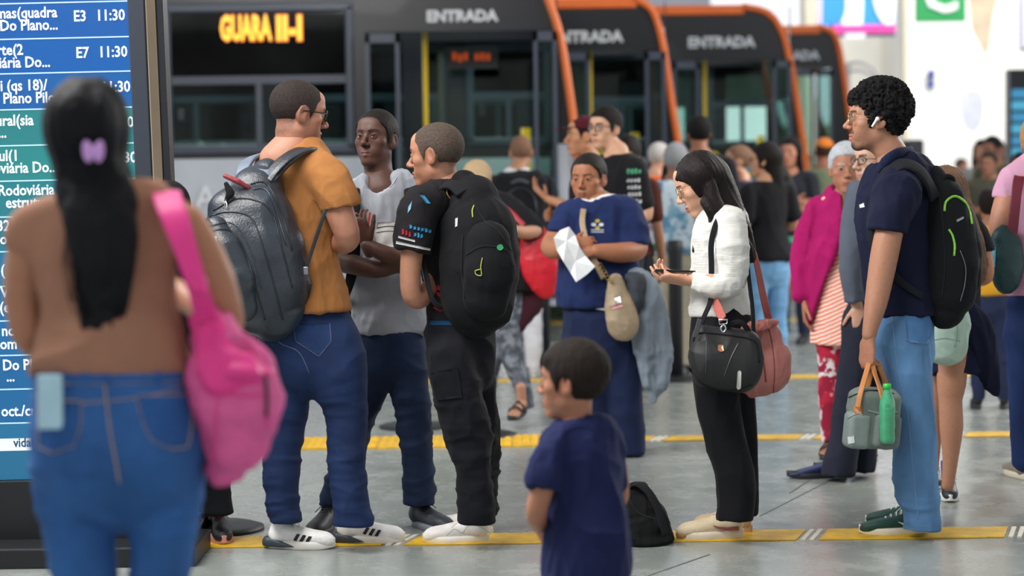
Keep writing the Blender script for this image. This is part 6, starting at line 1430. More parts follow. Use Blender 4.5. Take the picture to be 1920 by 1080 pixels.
strapmesh('shoulder_strap', [W(1305, 650, Dd+.04), W(1318, 600, Dd+.03), p.P(1333, 560, -.14), p.P(1334, 500, -.13), p.P(1334, 455, -.135), p.P(1345, 415, -.135), p.P(1366, 391, -.07), p.P(1386, 402, -.06), p.P(1396, 450, -.12), p.P(1404, 520, -.15), p.P(1411, 580, -.20), W(1414, 650, Dd)], [.018, .018, .020, .022, .022, .022, .022, .020, .018, .016, .016, .016], .004, [V(-.5, -1, 0)]*5+[V(-.3, -.9, .5), Z_, V(.6, -.6, .6), V(.5, -1, 0), V(.5, -1, 0), V(.4, -1, 0), V(.4, -1, 0)], cloth('15161a'), bag, 6)
MB().hexa([W(a_, b_, Dd-.06) for a_, b_ in ((1298, 632), (1308, 634), (1317, 600), (1308, 596))]+[W(a_, b_, Dd-.05) for a_, b_ in ((1298, 632), (1308, 634), (1317, 600), (1308, 596))]).build('luggage_tag', plastic('3c3d42', .5), bag, bevel=.003, fix=True)
# dusty pink bag
bag = thing('tote_bag', 'dusty pink tote bag hanging behind the black shoulder bag', 'bag', p.P(1430, 748, .02)); pc = mat('dusty_pink', 'b3706a', .6, var=.08, bump=.001, bscale=200)
f = Fld(); Dd = D+.05; f.chain([(W(1375, 640, Dd), .05, .9), (W(1440, 628, Dd), .05, .9)], .03, side=X_); f.chain([(W(1390, 680, Dd), .085, .9), (W(1444, 672, Dd), .080, .9)], .03, side=X_); f.chain([(W(1400, 706, Dd), .082, .9), (W(1442, 698, Dd), .080, .9)], .03, side=X_)
bb = sdfobj('bag_body', f, pc, bag, .0055, fold=[(.007, (9, 9, 6), 121), (.003, (25, 25, 16), 122)]); s9 = Surf(bb)
mb = MB(); seam(mb, s9, [(1440, 612), (1447, 640), (1452, 690), (1450, 738)], .002); seam(mb, s9, [(1425, 640), (1432, 680), (1436, 716)], .0035); mb.build('piping', cloth('8a4a48'), bag, True)
f = Fld(); f.chain([(W(1370, 622, Dd-.14), .010), (W(1395, 616, Dd-.14), .016), (W(1425, 610, Dd-.10), .014), (W(1450, 604, Dd-.02), .014)], .01); sdfobj('gathered_top', f, mat('salmon', 'c67a72', .6, var=.1), bag, .005, fold=(.006, (40, 40, 40), 3))
strapmesh('strap', [W(1442, 600, Dd), p.P(1432, 560, .0), p.P(1420, 500, -.02), p.P(1412, 468, -.03), p.P(1404, 440, .0), p.P(1384, 400, .05), p.P(1362, 392, .08), p.P(1345, 420, .10), p.P(1336, 480, .08), p.P(1332, 540, -.02), p.P(1345, 575, -.20), W(1356, 598, Dd-.36)], [.030, .030, .028, .022, .03, .03, .03, .03, .03, .03, .036, .030], .004, [V(.5, -1, 0), V(.5, -1, 0), V(.6, -.8, 0), V(.6, -.8, 0), V(1, -.2, .3), V(.5, 0, 1), Z_, V(-1, 0, .4), V(-1, 0, 0), V(-1, -.3, 0), V(-.3, -1, 0), V(-.3, -1, 0)], leather('a8544c', .5), bag, 6)
mt = metal('c9ccd0', .25)
for (x, y, dd) in ((1356, 600, Dd-.37), (1442, 602, Dd-.02)):
    mb = MB(); r_ = 8; mb.tube([W(x-8, y, dd), W(x+8, y-1, dd), W(x+7, y+7, dd), W(x-7, y+8, dd)], .003, 6, True); mb.tube(spline([W(x, y+8, dd), W(x+5, y+16, dd), W(x, y+23, dd), W(x-5, y+16, dd), W(x-1, y+10, dd)], 4), .003, 6); mb.build('clasp', mt, bag, True)

# ================= man in navy polo
D = 8.36
p = Person('young man with curly hair, glasses and beard in navy polo and light jeans', V(W(1690, 500, D)[0], D, 0), D, skin='aa7a62'); C = p.C
p.head(p.P(1641, 224), -93, 2, 0, 1.05, brow='17110f', stubble=.35, goatee=.95, mous=.75, lip='b0685c')
p.f.chain(C([(1686, 350, 0, 48, .8), (1684, 450, 0, 48), (1690, 580, 0, 48)]), .03, side=X_)
p.limb(C([(1680, 370, -.14, 27), (1668, 430, -.17, 26), (1658, 480, -.175, 26), (1650, 525, -.18, 24), (1642, 570, -.19, 21), (1634, 605, -.195, 16), (1630, 628, -.195, 14)]), .02)
p.limb(C([(1690, 370, .14, 27), (1690, 470, .18, 24), (1688, 560, .18, 20), (1670, 640, .14, 14)]), .02)
p.hand(p.P(1629, 632, -.195), (-.10, 0, -1), (.75, .6, 0), (-.5, .8, 0), size=1.0, curl=(.55, .62, .68, .75), thumb=(.8, .4, .35)); p.hand(p.P(1670, 640, .14), (0, 0, -1), (0, -1, 0), (-1, 0, 0), curl=.4)
p.build_body([(p.loc(V(0, -.02, -.07)), .058), (p.P(1670, 284, .0), .060), (p.P(1682, 312, 0), .082)], vox=.010, hvox=.0028)
p.eyes(iris='2a1a10'); p.hair('curly', '111013'); p.glasses('b7a480', thick=.0012, w=.024, h=.020, metal_=True)
nv = cloth('131830', .10)
po = garment(p, 'polo_shirt', [(C([(1692, 296, .0, 32, .85), (1692, 320, 0, 54, .8), (1684, 360, 0, 68, .78), (1679, 420, 0, 69, .8), (1682, 490, 0, 64, .84), (1688, 550, 0, 63, .86), (1694, 594, 0, 62, .88)]), X_), (C([(1692, 330, -.06, 38), (1684, 362, -.13, 42), (1670, 400, -.165, 38), (1663, 434, -.17, 36)]), X_), (C([(1690, 330, .06, 38), (1690, 365, .13, 40), (1690, 430, .17, 34)]), X_)], nv, [(p.P(1690, 590), NOZ), (p.P(1662, 433, -.17), p.P(1657, 480, -.17)-p.P(1666, 410, -.17), .16)], [C([(1662, 300, .0, 26), (1645, 270, .0, 34)]), C([(1660, 450, -.17, 28), (1664, 420, -.17, 26)])], .0065, fold=[(.008, (8, 8, 5), 131), (.004, (20, 20, 9), 132)])
f = Fld(); f.chain(C([(1646, 322, -.06, 8, .6), (1660, 303, -.115, 10, .6), (1684, 288, -.105, 11, .6), (1706, 285, -.02, 11, .6), (1702, 284, .06, 11, .6), (1672, 298, .10, 10, .6), (1650, 320, .05, 8, .6)]), .01, side=Z_, sub=4); sdfobj('collar', f, cloth('171d3a'), p.root, .0045)
s9 = Surf(po); patch('chest_mark', s9, [(1612, 384), (1620, 380), (1622, 388), (1613, 390)], cloth('c9cdd8'), po, .002, 3)
jn = garment(p, 'jeans', [(C([(1694, 575, 0, 52, .9), (1692, 620, 0, 56, .9), (1694, 660, 0, 56, .88)]), X_), (C([(1692, 640, -.06, 50), (1702, 700, -.06, 44), (1714, 775, -.06, 38), (1716, 840, -.06, 38), (1718, 900, -.06, 38), (1725, 960, -.06, 36), (1728, 990, -.05, 36)]), X_, .02), (C([(1696, 640, .07, 48), (1704, 720, .08, 40), (1712, 800, .08, 36), (1718, 900, .08, 34), (1722, 975, .08, 34)]), X_, .02)], denim('557da8'), [(p.P(1726, 990), NOZ), (p.P(1694, 572), Z_)], vox=.0075, fold=[(.007, (8, 8, 4), 135), (.007, (4, 4, 20), 136, lambda v: np.clip((.35-v[:, 2])/.25, .1, 1.0))])
s9 = Surf(jn); pk9 = patch('pocket', s9, [(1696, 592), (1740, 578), (1746, 625), (1738, 645), (1700, 640)], denim('4f7aad'), jn, .004, 6)
mb = MB(); s10 = Surf(jn, pk9)
for a, b in (((1696, 592), (1700, 640)), ((1700, 640), (1738, 645)), ((1738, 645), (1746, 625))): seam(mb, s10, [a, b], .0012)
seam(mb, s10, [(1672, 590), (1682, 680), (1702, 780), (1712, 880), (1722, 975)], .0014); mb.build('stitching', cloth('7f9cc4'), jn, True)
shoe(p.root, G(1740, 1001), (-1, 0, 0), .28, '17433c', 'e4dcc9', 'e9ece8', open_top=.085, chunky=1.15, vox=.0042, swoosh='e4dcc9'); shoe(p.root, G(1748, 984), (-1, .12, 0), .275, '17433c', 'e4dcc9', 'e9ece8', open_top=.085, vox=.005)
eb = MB(); a = p.loc(V(-.0905, .006, -.004)); b = p.loc(V(-.094, .022, -.030)); eb.tube([a, a*.5+b*.5, b], [.0055, .0045, .0040], 10); eb.build('earbud', plastic('eef0f2', .25), p.root, True)
f = Fld(); f.ell(p.loc(V(-.0885, .002, .0)), (.009, .009, .009), .003); sdfobj('earbud', f, plastic('eef0f2', .25), p.root, .0025)
bk = thing('backpack', 'black backpack with lime green trim worn by the man in the navy polo', 'backpack', p.P(1785, 590, -.02))
bm_ = cloth('121418', .14); f = Fld(); f.chain(C([(1752, 330, -.02, 20, .9), (1766, 370, -.02, 38, .9), (1778, 430, -.02, 50, .9), (1782, 500, -.02, 52, .9), (1780, 550, -.02, 48, .9), (1774, 580, -.02, 36, .85)]), .03, side=X_)
bb = sdfobj('main_compartment', f, bm_, bk, .0065, fold=[(.007, (9, 9, 5), 141)])
f = Fld(); f.chain(C([(1806, 400, -.02, 18), (1818, 460, -.02, 22), (1816, 530, -.02, 24), (1808, 570, -.02, 16)]), .02, side=X_); fp = sdfobj('front_pocket', f, bm_, bk, .0065, fold=[(.005, (9, 9, 9), 142)])
s9 = Surf(bb, fp); lg = mat('lime', '7fc23a', .6, var=.35, scale=60); mb = MB(); seam(mb, s9, [(1771, 396), (1774, 378), (1790, 368), (1808, 378), (1818, 398), (1822, 420)], .0055, .0); seam(mb, s9, [(1779, 430), (1786, 442), (1790, 460), (1789, 480)], .005, .0); mb.build('green_trim', lg, bk, True)
mb = MB(); seam(mb, s9, [(1800, 470), (1810, 500), (1808, 535), (1800, 565)], .0018, .002); mb.build('zip', metal('8a8d84', .4), bk, True); patch('small_label', s9, [(1793, 412), (1806, 406), (1807, 410), (1794, 417)], cloth('8a8d90'), bk, .003, 3)
mb = MB(); seam(mb, s9, [(1760, 360), (1768, 420), (1772, 500), (1766, 560)], .003); mb.build('piping', cloth('1d2024'), bk, True)
mb = MB(); mb.tube(spline([p.P(1762, 350, -.05), p.P(1772, 332, -.05), p.P(1786, 336, -.04), p.P(1784, 356, -.03)], 5), .012, 8); mb.build('grab_handle', cloth('101114'), bk, True)
strapmesh('shoulder_strap', [p.P(1752, 372, -.10), p.P(1742, 344, -.13), p.P(1722, 318, -.145), p.P(1694, 308, -.145), p.P(1668, 322, -.135), p.P(1648, 352, -.11), p.P(1636, 400, -.10), p.P(1640, 460, -.11), p.P(1680, 520, -.13), p.P(1730, 556, -.12)], [.05, .055, .06, .062, .06, .055, .05, .04, .03, .025], .012, [V(.3, -.8, .3), V(.3, -.7, .8), V(.1, -.7, 1), V(-.1, -.7, 1), V(-.6, -.8, .6), V(-1, -.7, .2), V(-1, -.6, 0), V(-.8, -1, 0), V(-.3, -1, 0), V(0, -1, 0)], cloth('191c22'), bk, 6)
# lunch bag, bottle
Dd = D-.2
lb = thing('lunch_bag', 'grey insulated lunch bag with tan handles hanging from the polo man\'s hand', 'bag', W(1636, 846, Dd)); gc = mat('grey_canvas', '6f7a76', .8, var=.08, bump=.001, bscale=260)
f = Fld(); c_ = W(1634, 785, Dd); R_ = Matrix.Rotation(.10, 3, 'Y') @ Matrix.Rotation(.2, 3, 'Z'); R_ = [[R_[i][k] for k in range(3)] for i in range(3)]
f.box(W(1636, 785, Dd), (.088, .075, .108), .028, .01, '+', R_); f.box(W(1642, 742, Dd), (.070, .060, .03), .025, .02, '+', R_); lbb = sdfobj('bag_body', f, gc, lb, .0048, fold=(.004, (12, 12, 8), 7))
f = Fld(); f.box(W(1607, 806, Dd-.045), (.046, .045, .070), .022, .01, '+', R_); fp = sdfobj('front_pocket', f, mat('grey_canvas', '7f8c8a', .8, var=.08, bump=.001, bscale=260), lb, .0045)
f = Fld(); f.box(W(1660, 808, Dd-.055), (.052, .042, .066), .022, .01, '+', R_); mp = sdfobj('mesh_pocket', f, mat('grey_mesh', '66706d', .9, var=.15, scale=200), lb, .0045)
s9 = Surf(lbb, fp, mp); patch('small_patch', s9, [(1590, 818), (1601, 816), (1602, 830), (1591, 832)], plastic('c3ccca'), fp, .002, 3)
mb = MB(); seam(mb, s9, [(1592, 745), (1630, 732), (1676, 738)], .003, .001); mb.build('zip', metal('5a5e5c', .4), lb, True); mb = MB(); seam(mb, s9, [(1628, 770), (1655, 776), (1682, 772)], .003, .001); seam(mb, s9, [(1590, 784), (1606, 776), (1618, 778)], .003, .001); mb.build('piping', cloth('9aa3a0'), lb, True)
tl = leather('b9773f', .55)
strapmesh('handle', [W(1608, 765, Dd-.10), W(1614, 735, Dd-.09), W(1624, 700, Dd-.04), W(1632, 676, Dd), W(1640, 700, Dd-.03), W(1652, 735, Dd-.09), W(1656, 752, Dd-.10)], .020, .005, [V(-.5, -1, 0)]*3+[V(-.3, -.6, 1)]+[V(.5, -1, 0)]*3, tl, lb, 6)
strapmesh('handle', [W(1622, 752, Dd+.07), W(1628, 720, Dd+.06), W(1640, 678, Dd+.02), W(1654, 700, Dd+.03), W(1666, 735, Dd+.07)], .020, .005, [V(-.5, -1, 0)]*2+[V(0, -.6, 1)]+[V(.5, -1, 0)]*2, tl, lb, 6)
patch('handle_patch', s9, [(1602, 762), (1616, 757), (1617, 774), (1603, 778)], tl, lb, .004, 4)
bt = thing('water_bottle', 'green plastic bottle in the side pocket of the grey lunch bag', 'bottle', W(1664, 830, Dd-.11)); z0 = W(1664, 832, Dd-.11)
gg = mat('green_plastic', '3f9b6f', .12, var=.15, scale=30, spec=.8); mb = MB().lathe([(.001, 0), (.026, .002), (.029, .02), (.027, .05), (.030, .07), (.028, .10), (.031, .13), (.029, .16), (.018, .190), (.0125, .205), (.0125, .212)], z0, 20); mb.build('bottle_body', gg, bt, True)
MB().lathe([(.0145, .207), (.0145, .226), (.012, .228), (.001, .228)], z0, 16).build('cap', plastic('35c24a', .4), bt, True)
# ---------------------------------------------------------------- people further back
random.seed(3)
def pattern(key, base, spots, kind='voronoi', scale=18, thr=(.25, .4), sc=(1, 1, 1), rot=(0, 0, 0)):
    m, nt, b = _new(key); tc = nt.nodes.new('ShaderNodeTexCoord'); mp = nt.nodes.new('ShaderNodeMapping'); mp.inputs['Scale'].default_value = sc; mp.inputs['Rotation'].default_value = rot; nt.links.new(tc.outputs['Object'], mp.inputs[0])
    prev = srgb(base)
    for i, c in enumerate(spots):
        if kind == 'wave':
            n = nt.nodes.new('ShaderNodeTexWave'); n.bands_direction = 'Z'; n.inputs['Scale'].default_value = scale; n.inputs['Distortion'].default_value = 1.2; n.inputs['Detail Scale'].default_value = 1.5; src = n.outputs['Fac']
        elif kind == 'noise': n = nt.nodes.new('ShaderNodeTexNoise'); n.inputs['Scale'].default_value = scale*(1+.4*i); n.inputs['Detail'].default_value = 2; src = n.outputs['Fac']
        else: n = nt.nodes.new('ShaderNodeTexVoronoi'); n.inputs['Scale'].default_value = scale*(1+.35*i); src = n.outputs['Distance']
        nt.links.new(mp.outputs[0], n.inputs['Vector']); prev = _mix(nt, prev, srgb(c), _ramp(nt, src, *(thr[::-1] if kind == 'voronoi' else thr)))
    nt.links.new(prev, b.inputs['Base Color']); b.inputs['Roughness'].default_value = .85; b.inputs['Specular IOR Level'].default_value = .2; return m
def handbag(name, label, cat, secs, m, fold=(.006, (12, 12, 8), 5), vox=.008, cuts=()):
    b_ = thing(name, label, cat, secs[-1][0]); f = Fld(); f.chain(secs, .03, '+', X_, 3)
    for q in cuts: f.cut(*q)
    return b_, sdfobj('bag_body', f, m, b_, vox, 1, fold)

# ================= woman in navy shirt with a sheet of paper
D = 10.9
p = Person('frowning woman in navy T-shirt holding a crumpled white paper', V(W(1140, 500, D)[0], D, 0), D, skin='a06a4e'); C = p.C
p.head(p.P(1103, 336), -24, -3, 0, 1.05, fem=True, fat=.016, brow='2a1d18', lip='7d4640', blush=.14)
p.f.chain(C([(1122, 410, 0, 52, .75), (1124, 500, 0, 58, .8), (1124, 570, 0, 58, .8)]), .03, side=X_)
p.limb(C([(1064, 405, -.02, 24), (1048, 440, -.06, 22), (1033, 463, -.10, 20), (1050, 466, -.19, 19), (1072, 458, -.24, 13)]), .02); p.limb(C([(1175, 405, -.02, 25), (1186, 440, -.06, 24), (1194, 468, -.10, 20), (1160, 474, -.20, 19), (1118, 470, -.25, 13)]), .02)
p.hand(p.P(1116, 470, -.26), (-1, 0, -.12), (0, .9, -.3), (0, 0, 1), curl=.35, size=.9); p.hand(p.P(1070, 458, -.25), (1, 0, .1), (0, .9, -.3), (0, 0, 1), curl=.5, size=.9)
p.build_body([(p.loc(V(0, -.02, -.07)), .054), (p.P(1112, 372, .0), .058), (p.P(1120, 388, 0), .078)], vox=.012, hvox=.0036, handvox=.0045); p.eyes(); p.hair('pulled', '211b19', 1.2)
nv = cloth('1d2a54', .10)
garment(p, 'undershirt', [(C([(1118, 376, 0, 34, .9), (1120, 400, 0, 55, .75), (1124, 480, 0, 66, .8), (1124, 582, 0, 77, .84)]), X_)], cloth('d9dbdf'), [(p.P(1124, 578), NOZ+V(-.22, 0, 0))], [C([(1110, 372, -.03, 22), (1106, 350, -.02, 26)])], .009)
ts = garment(p, 't_shirt', [(C([(1120, 384, 0, 40, .85), (1121, 396, 0, 64, .74), (1124, 430, 0, 74, .76), (1124, 490, 0, 74, .82), (1123, 540, 0, 78, .86), (1122, 578, 0, 77, .86)]), X_), (C([(1084, 394, -.01, 24), (1066, 406, -.04, 27), (1053, 440, -.07, 27)]), X_), (C([(1156, 392, -.01, 26), (1176, 408, -.04, 29), (1186, 460, -.08, 28)]), X_)], nv, [(p.P(1123, 573), NOZ+V(-.0, 0, 0)), (p.P(1052, 440, -.07), V(-.35, -.3, -1), .12), (p.P(1186, 462, -.09), V(.1, -.3, -1), .12)], [C([(1110, 374, -.05, 24), (1106, 350, -.03, 28)])], .0085, fold=[(.010, (7, 7, 5), 201), (.004, (17, 17, 9), 202)])
s9 = Surf(ts)
for i, (cx, cy) in enumerate(((1120, 414), (1113, 421), (1127, 421), (1120, 427))): patch('shirt_emblem', s9, [(cx+5*math.cos(a), cy+3.5*math.sin(a)) for a in np.linspace(0, 5.5, 9)], cloth('b9a23c' if i in (0, 3) else 'c7ccd6'), ts, .002, 3)
for i in range(2): patch('emblem_line', s9, [(1108, 430+i*4), (1132, 430+i*4), (1132, 432+i*4), (1108, 432+i*4)], cloth('b5bccb'), ts, .002, 3)
garment(p, 'trousers', [(C([(1124, 560, 0, 66, .85), (1126, 610, 0, 72, .85), (1130, 650, 0, 70, .82)]), X_), (C([(1098, 640, 0, 42), (1110, 720, 0, 38), (1130, 800, .05, 30), (1140, 845, .1, 26)]), X_, .02), (C([(1162, 640, -.02, 40), (1170, 720, -.02, 35), (1176, 790, -.02, 30), (1182, 845, -.02, 26), (1182, 852, -.02, 26)]), X_, .02)], cloth('192342', .14), [(p.P(1180, 850), NOZ)], vox=.009, fold=[(.009, (7, 7, 6), 205)])
sandal(p.root, G(1186, 846)*V(1, 1, 0), (-.2, -1, 0), .24, 'a06a4e'); sandal(p.root, G(1142, 842)*V(1, 1, 0)+V(0, .1, 0), (-.2, -1, 0), .24, 'a06a4e')
pp = thing('paper_sheet', 'crumpled white sheet of paper in the hands of the navy shirt woman', 'paper', p.P(1080, 530, -.3))
out = [(1038, 446), (1050, 432), (1067, 425), (1078, 440), (1086, 462), (1098, 480), (1116, 500), (1100, 515), (1080, 529), (1070, 512), (1056, 490), (1044, 468)]
cen = [(1062, 452), (1078, 490)]; vs = []; 
for i, (x, y) in enumerate(out+cen): vs.append(p.P(x, y, -.295+(.012 if i % 2 else -.008)))
n = 12; fs = [(i, (i+1) % n, 12 if (i < 4 or i > 9) else 13) for i in range(n)]+[(4, 13, 12), (10, 12, 13)]
o = rawmesh('sheet', vs, fs, plastic('e3e5ea', .8), pp, False); md = o.modifiers.new('thick', 'SOLIDIFY'); md.thickness = .0015
# purse and grey jacket
b_, bb = handbag('crossbody_purse', 'small beige purse on a brown strap at the navy shirt woman\'s hip', 'bag', C([(1152, 528, -.22, 14, .7), (1158, 560, -.22, 22, .6), (1166, 590, -.22, 28, .6), (1170, 612, -.22, 27, .55), (1172, 622, -.22, 18, .5)]), leather('9d8b72', .5))
strapmesh('strap', [p.P(1094, 392, -.16), p.P(1092, 420, -.20), p.P(1102, 460, -.235), p.P(1118, 495, -.235), p.P(1132, 522, -.23)], .028, .004, V(0, -1, .1), leather('a08a6f', .5), b_, 5)
for i in range(7): MB().tube([p.P(1125+i*3.6+4*math.cos(a), 497+i*6+4*math.sin(a), -.245+.01*math.sin(a+i)) for a in np.linspace(0, 5.5, 9)], .0028, 5, True).build('chain_link', metal('a58a50', .35), b_, True)
patch('clasp', Surf(bb), [(1152, 556), (1162, 553), (1164, 568), (1155, 571)], metal('d9d4cc', .3), b_, .004, 4); patch('pink_edge', Surf(bb), [(1146, 574), (1166, 570), (1167, 575), (1147, 580)], leather('c98a92'), b_, .004, 4)
t = thing('folded_jacket', 'grey jacket draped and hanging beside the beige purse', 'jacket', p.P(1228, 752, -.1)); f = Fld()
f.chain(C([(1190, 520, -.16, 16, .7), (1206, 545, -.14, 30, .6), (1212, 590, -.12, 38, .5), (1222, 640, -.1, 34, .5), (1234, 690, -.1, 24, .5), (1226, 735, -.1, 14, .5), (1223, 755, -.1, 6, .5)]), .03, side=X_, sub=3); f.chain(C([(1196, 590, -.12, 16), (1206, 650, -.12, 16), (1214, 720, -.1, 14)]), .02)
sdfobj('jacket_cloth', f, cloth('78838f', .12), t, .008, 1, [(.014, (12, 12, 3), 211), (.005, (24, 24, 10), 212)])
f = Fld(); f.chain(C([(1182, 520, -.20, 10), (1196, 528, -.21, 14), (1192, 560, -.20, 16), (1186, 590, -.19, 12)]), .02); sdfobj('dark_lining', f, cloth('3a3f47'), t, .008, 1, (.008, (16, 16, 8), 5))

# ================= walking woman with red bag, plaid trousers
D = 12.3
p = Person('fair-haired woman in black with plaid trousers walking behind the jersey man', V(W(930, 500, D)[0], D, 0), D, skin='b98a72'); C = p.C
p.head(p.P(893, 340), -160, 0, 0, .98, fem=True)
p.f.chain(C([(915, 400, 0, 34, .8), (925, 480, 0, 34), (930, 560, 0, 34)]), .03); p.limb(C([(962, 385, -.08, 15), (990, 415, -.14, 15), (1006, 432, -.16, 14), (978, 436, -.25, 12), (950, 425, -.30, 9)]), .015)
p.hand(p.P(948, 424, -.3), (-1, 0, .4), (0, 0, -1), (0, -1, 0), size=.85, curl=.6)
p.build_body([(p.loc(V(0, -.02, -.07)), .046), (p.P(902, 372, .0), .05), (p.P(912, 385, 0), .07)], vox=.012, hvox=.005, handvox=.006)
p.hair('pulled', 'b39a78', 1.4)
garment(p, 'blouse', [(C([(908, 378, 0, 24, .9), (920, 395, 0, 40, .8), (930, 430, 0, 46, .8), (940, 490, 0, 48, .8), (958, 540, 0, 50, .8)]), X_), (C([(948, 380, -.05, 18), (985, 412, -.13, 19), (1002, 430, -.15, 18), (990, 436, -.18, 17)]), X_)], cloth('18181c'), [(p.P(958, 545), NOZ)], vox=.009, fold=(.008, (9, 9, 5), 7))
garment(p, 'long_shirt_tail', [(C([(955, 480, .05, 44, .7), (975, 530, .05, 46, .7), (985, 550, .05, 40, .7), (960, 600, .0, 30, .7)]), X_)], cloth('3d1c28'), vox=.009, fold=(.008, (9, 9, 5), 9))
pl = pattern('plaid', '6a7280', ['8d95a2', '4f5663'], 'noise', 14, (.45, .6))
garment(p, 'trousers', [(C([(945, 560, 0, 40, .8), (945, 610, 0, 36, .8)]), X_), (C([(948, 620, .0, 26), (960, 670, .0, 21), (978, 720, .0, 17), (988, 765, .0, 15)]), X_, .02), (C([(935, 620, .05, 26), (915, 700, .1, 20), (905, 790, .12, 17)]), X_, .02)], pl, [(p.P(988, 766), NOZ+V(.1, 0, 0))], vox=.009, fold=(.005, (8, 8, 10), 6))
sandal(p.root, p.P(984, 795)*V(1, 1, 0)+V(0, 0, .06), (-.35, -1, 0), .24, 'b98a72', lift=.12); sandal(p.root, V(p.P(905, 700, .12)[0], p.P(905, 700, .12)[1], 0), (-.5, -.8, 0), .24, 'b98a72')
MB().tube([p.P(967+5.5*math.cos(a)*.4, 433+7*math.sin(a), -.275+.03*math.cos(a)) for a in np.linspace(0, 6.0, 14)], .006, 6, True).build('watch_band', plastic('d8d4c4'), p.root, True); MB().lathe([(.001, 0), (.020, 0), (.020, .008), (.001, .010)], p.P(963, 432, -.315), 16, np.array([[1, 0, 0], [0, 0, -1], [0, 1, 0]], float)).build('watch_face', plastic('e6e2d2'), p.root, True)
b_, bb = handbag('red_bag', 'bright red handbag between the bald man and the navy shirt woman', 'bag', C([(1006, 430, -.12, 14, .8), (1008, 465, -.12, 34, .6), (1014, 500, -.12, 36, .6), (1022, 535, -.12, 22, .6), (1026, 548, -.12, 12, .6)]), mat('red_bag', 'c4182c', .45, var=.1))
strapmesh('strap', [p.P(940, 385, -.12), p.P(960, 400, -.16), p.P(985, 425, -.2), p.P(1004, 440, -.18)], .03, .005, V(0, -1, .3), mat('red_bag', 'a31c2c', .45, var=.1), b_, 4)

# ================= everybody else
fl1 = pattern('floral_blue', 'c9d9e6', ['7fa8c4', '5f8fb0'], 'noise', 9, (.52, .6))
pb = crowd('bald man with white collar and dark jacket seen from behind', 972, 15.2, 1.72, 180, '1b1d24', 'd6d9e4', ('buzz', '7b5c4a'), 'a97c62', arms='down', w=1.1, sleeve='long', shoes=('c9c9cc', 'd0d0d0'), group=None, headdx=.03)
f = Fld(); f.chain([(pb.J(-.05, -.03, 1.43), .052, 1), (pb.J(.05, -.03, 1.43), .052, 1)], .02); f.chain([(pb.J(0, 0, 1.5), .050), (pb.J(0, 0, 1.4), .045)], .004, '-'); sdfobj('white_collar', f, cloth('d9dce2'), pb.root, .007)
bk = thing('backpack', 'black backpack on the back of the bald man', 'backpack', W(978, 470, 14.95)); f = Fld(); f.box(W(975, 385, 14.95), (.19, .10, .24), .09); o = sdfobj('main_compartment', f, cloth('16171b'), bk, .012, 1, (.008, (8, 8, 8), 4)); mb = MB(); mb.tube(spline([W(955, 345, 14.86), W(975, 338, 14.84), W(995, 345, 14.86)], 4), .012); mb.build('grab_handle', cloth('4a4f58'), bk, True)
mb = MB(); seam(mb, Surf(o), [(945, 420), (950, 370), (975, 352), (1002, 370), (1008, 420)], .004); mb.build('zip', metal('50545c', .4), bk, True)

pm = crowd('young man in black printed T-shirt with thin glasses looking left', 1158, 12.6, 1.83, -60, '16171b', '20242e', ('short', '15110f'), 'c79a80', arms='bend', w=1.0, hyaw=-42, headdx=.06, hp=2, vox=.011, show_eyes=True, glass_=True)
s9 = Surf(pm.shirt)
marks(s9, 1176, 316, 28, 10, 4, cloth('4f9a78'), pm.shirt, 0, 4)
for i in range(4): marks(s9, 1176+i, 334+i*13, 26, 8, 4, cloth('b9bcc0'), pm.shirt, 0, 5+i)
mb = MB(); mb.tube(spline([pm.J(-.09, .03, 1.42), pm.J(-.04, -.07, 1.45), pm.J(.04, -.07, 1.45), pm.J(.09, .03, 1.42)], 4), .008); mb.build('lanyard', cloth('8f8a2a'), pm.root, True)
pc_ = crowd('man in dark red cap half hidden behind the glasses-wearing man in black', 1106, 13.5, 1.80, -80, '1b1a1f', '22242c', ('buzz', '201714'), 'b5805f', arms=('phone', 'bend'), w=1.0, stride=.0)
f = Fld(); f.ell(pc_.loc(V(0, -.014, .045)), (.085, .105, .088), .01); f.cut(pc_.loc(V(0, 0, .045)), pc_.loc(V(0, 0, .04))-pc_.loc(V(0, 0, .05))); f.chain([(pc_.loc(V(0, .08, .055)), .06, .12), (pc_.loc(V(0, .15, .048)), .05, .12)], .01, side=pc_.R[:, 0]); sdfobj('cap', f, cloth('4a1420'), pc_.root, .007)
crowd('woman with long dark hair in brown top behind the black printed T-shirt', 1178, 14.2, 1.68, 160, '4a2420', '22242c', ('longback', '16110f'), 'a5735a', fem=True)
crowd('pale balding man in orange T-shirt and blue shorts', 1232, 16.7, 1.68, 120, 'e5672a', '3f72b5', ('reced', 'b9b4b0'), 'c99a80', legs='shorts', arms='down', shoes=('2a2a2e', 'dddddd'), hyaw=150)
crowd('grey-haired person in pale blue floral shirt and beige trousers, seen from behind', 1268, 15.4, 1.64, 165, 'b9cfe0', 'c4bba8', ('grey', '8a8c90'), '8d5c44', w=1.22, topmat=fl1, arms='down')
crowd('man with short black hair in black shirt at the third bus door, back turned', 1314, 15.9, 1.86, 185, '17181c', '20232b', ('short', '100e0e'), '8a5a42')
crowd('woman with pulled-back fair hair in profile resting her chin on her hand', 1392, 16.4, 1.64, -80, '5a5068', '3a4a6a', ('pulled', '7a5c48'), 'c79880', fem=True, arms=('chin', 'bend'), hyaw=-88, hp=4, show_eyes=True)
pj = crowd('woman in black T-shirt and light blue jeans with dark wavy hair tied back', 1440, 14.9, 1.63, -152, '121318', '6f9fca', ('longback', '15120f'), 'b8876c', fem=True, arms=('down', 'bend'), w=1.05, hyaw=-112, hp=2, hem=.86, shoes=('2b3040', 'e0e0e0'), glass_=True)
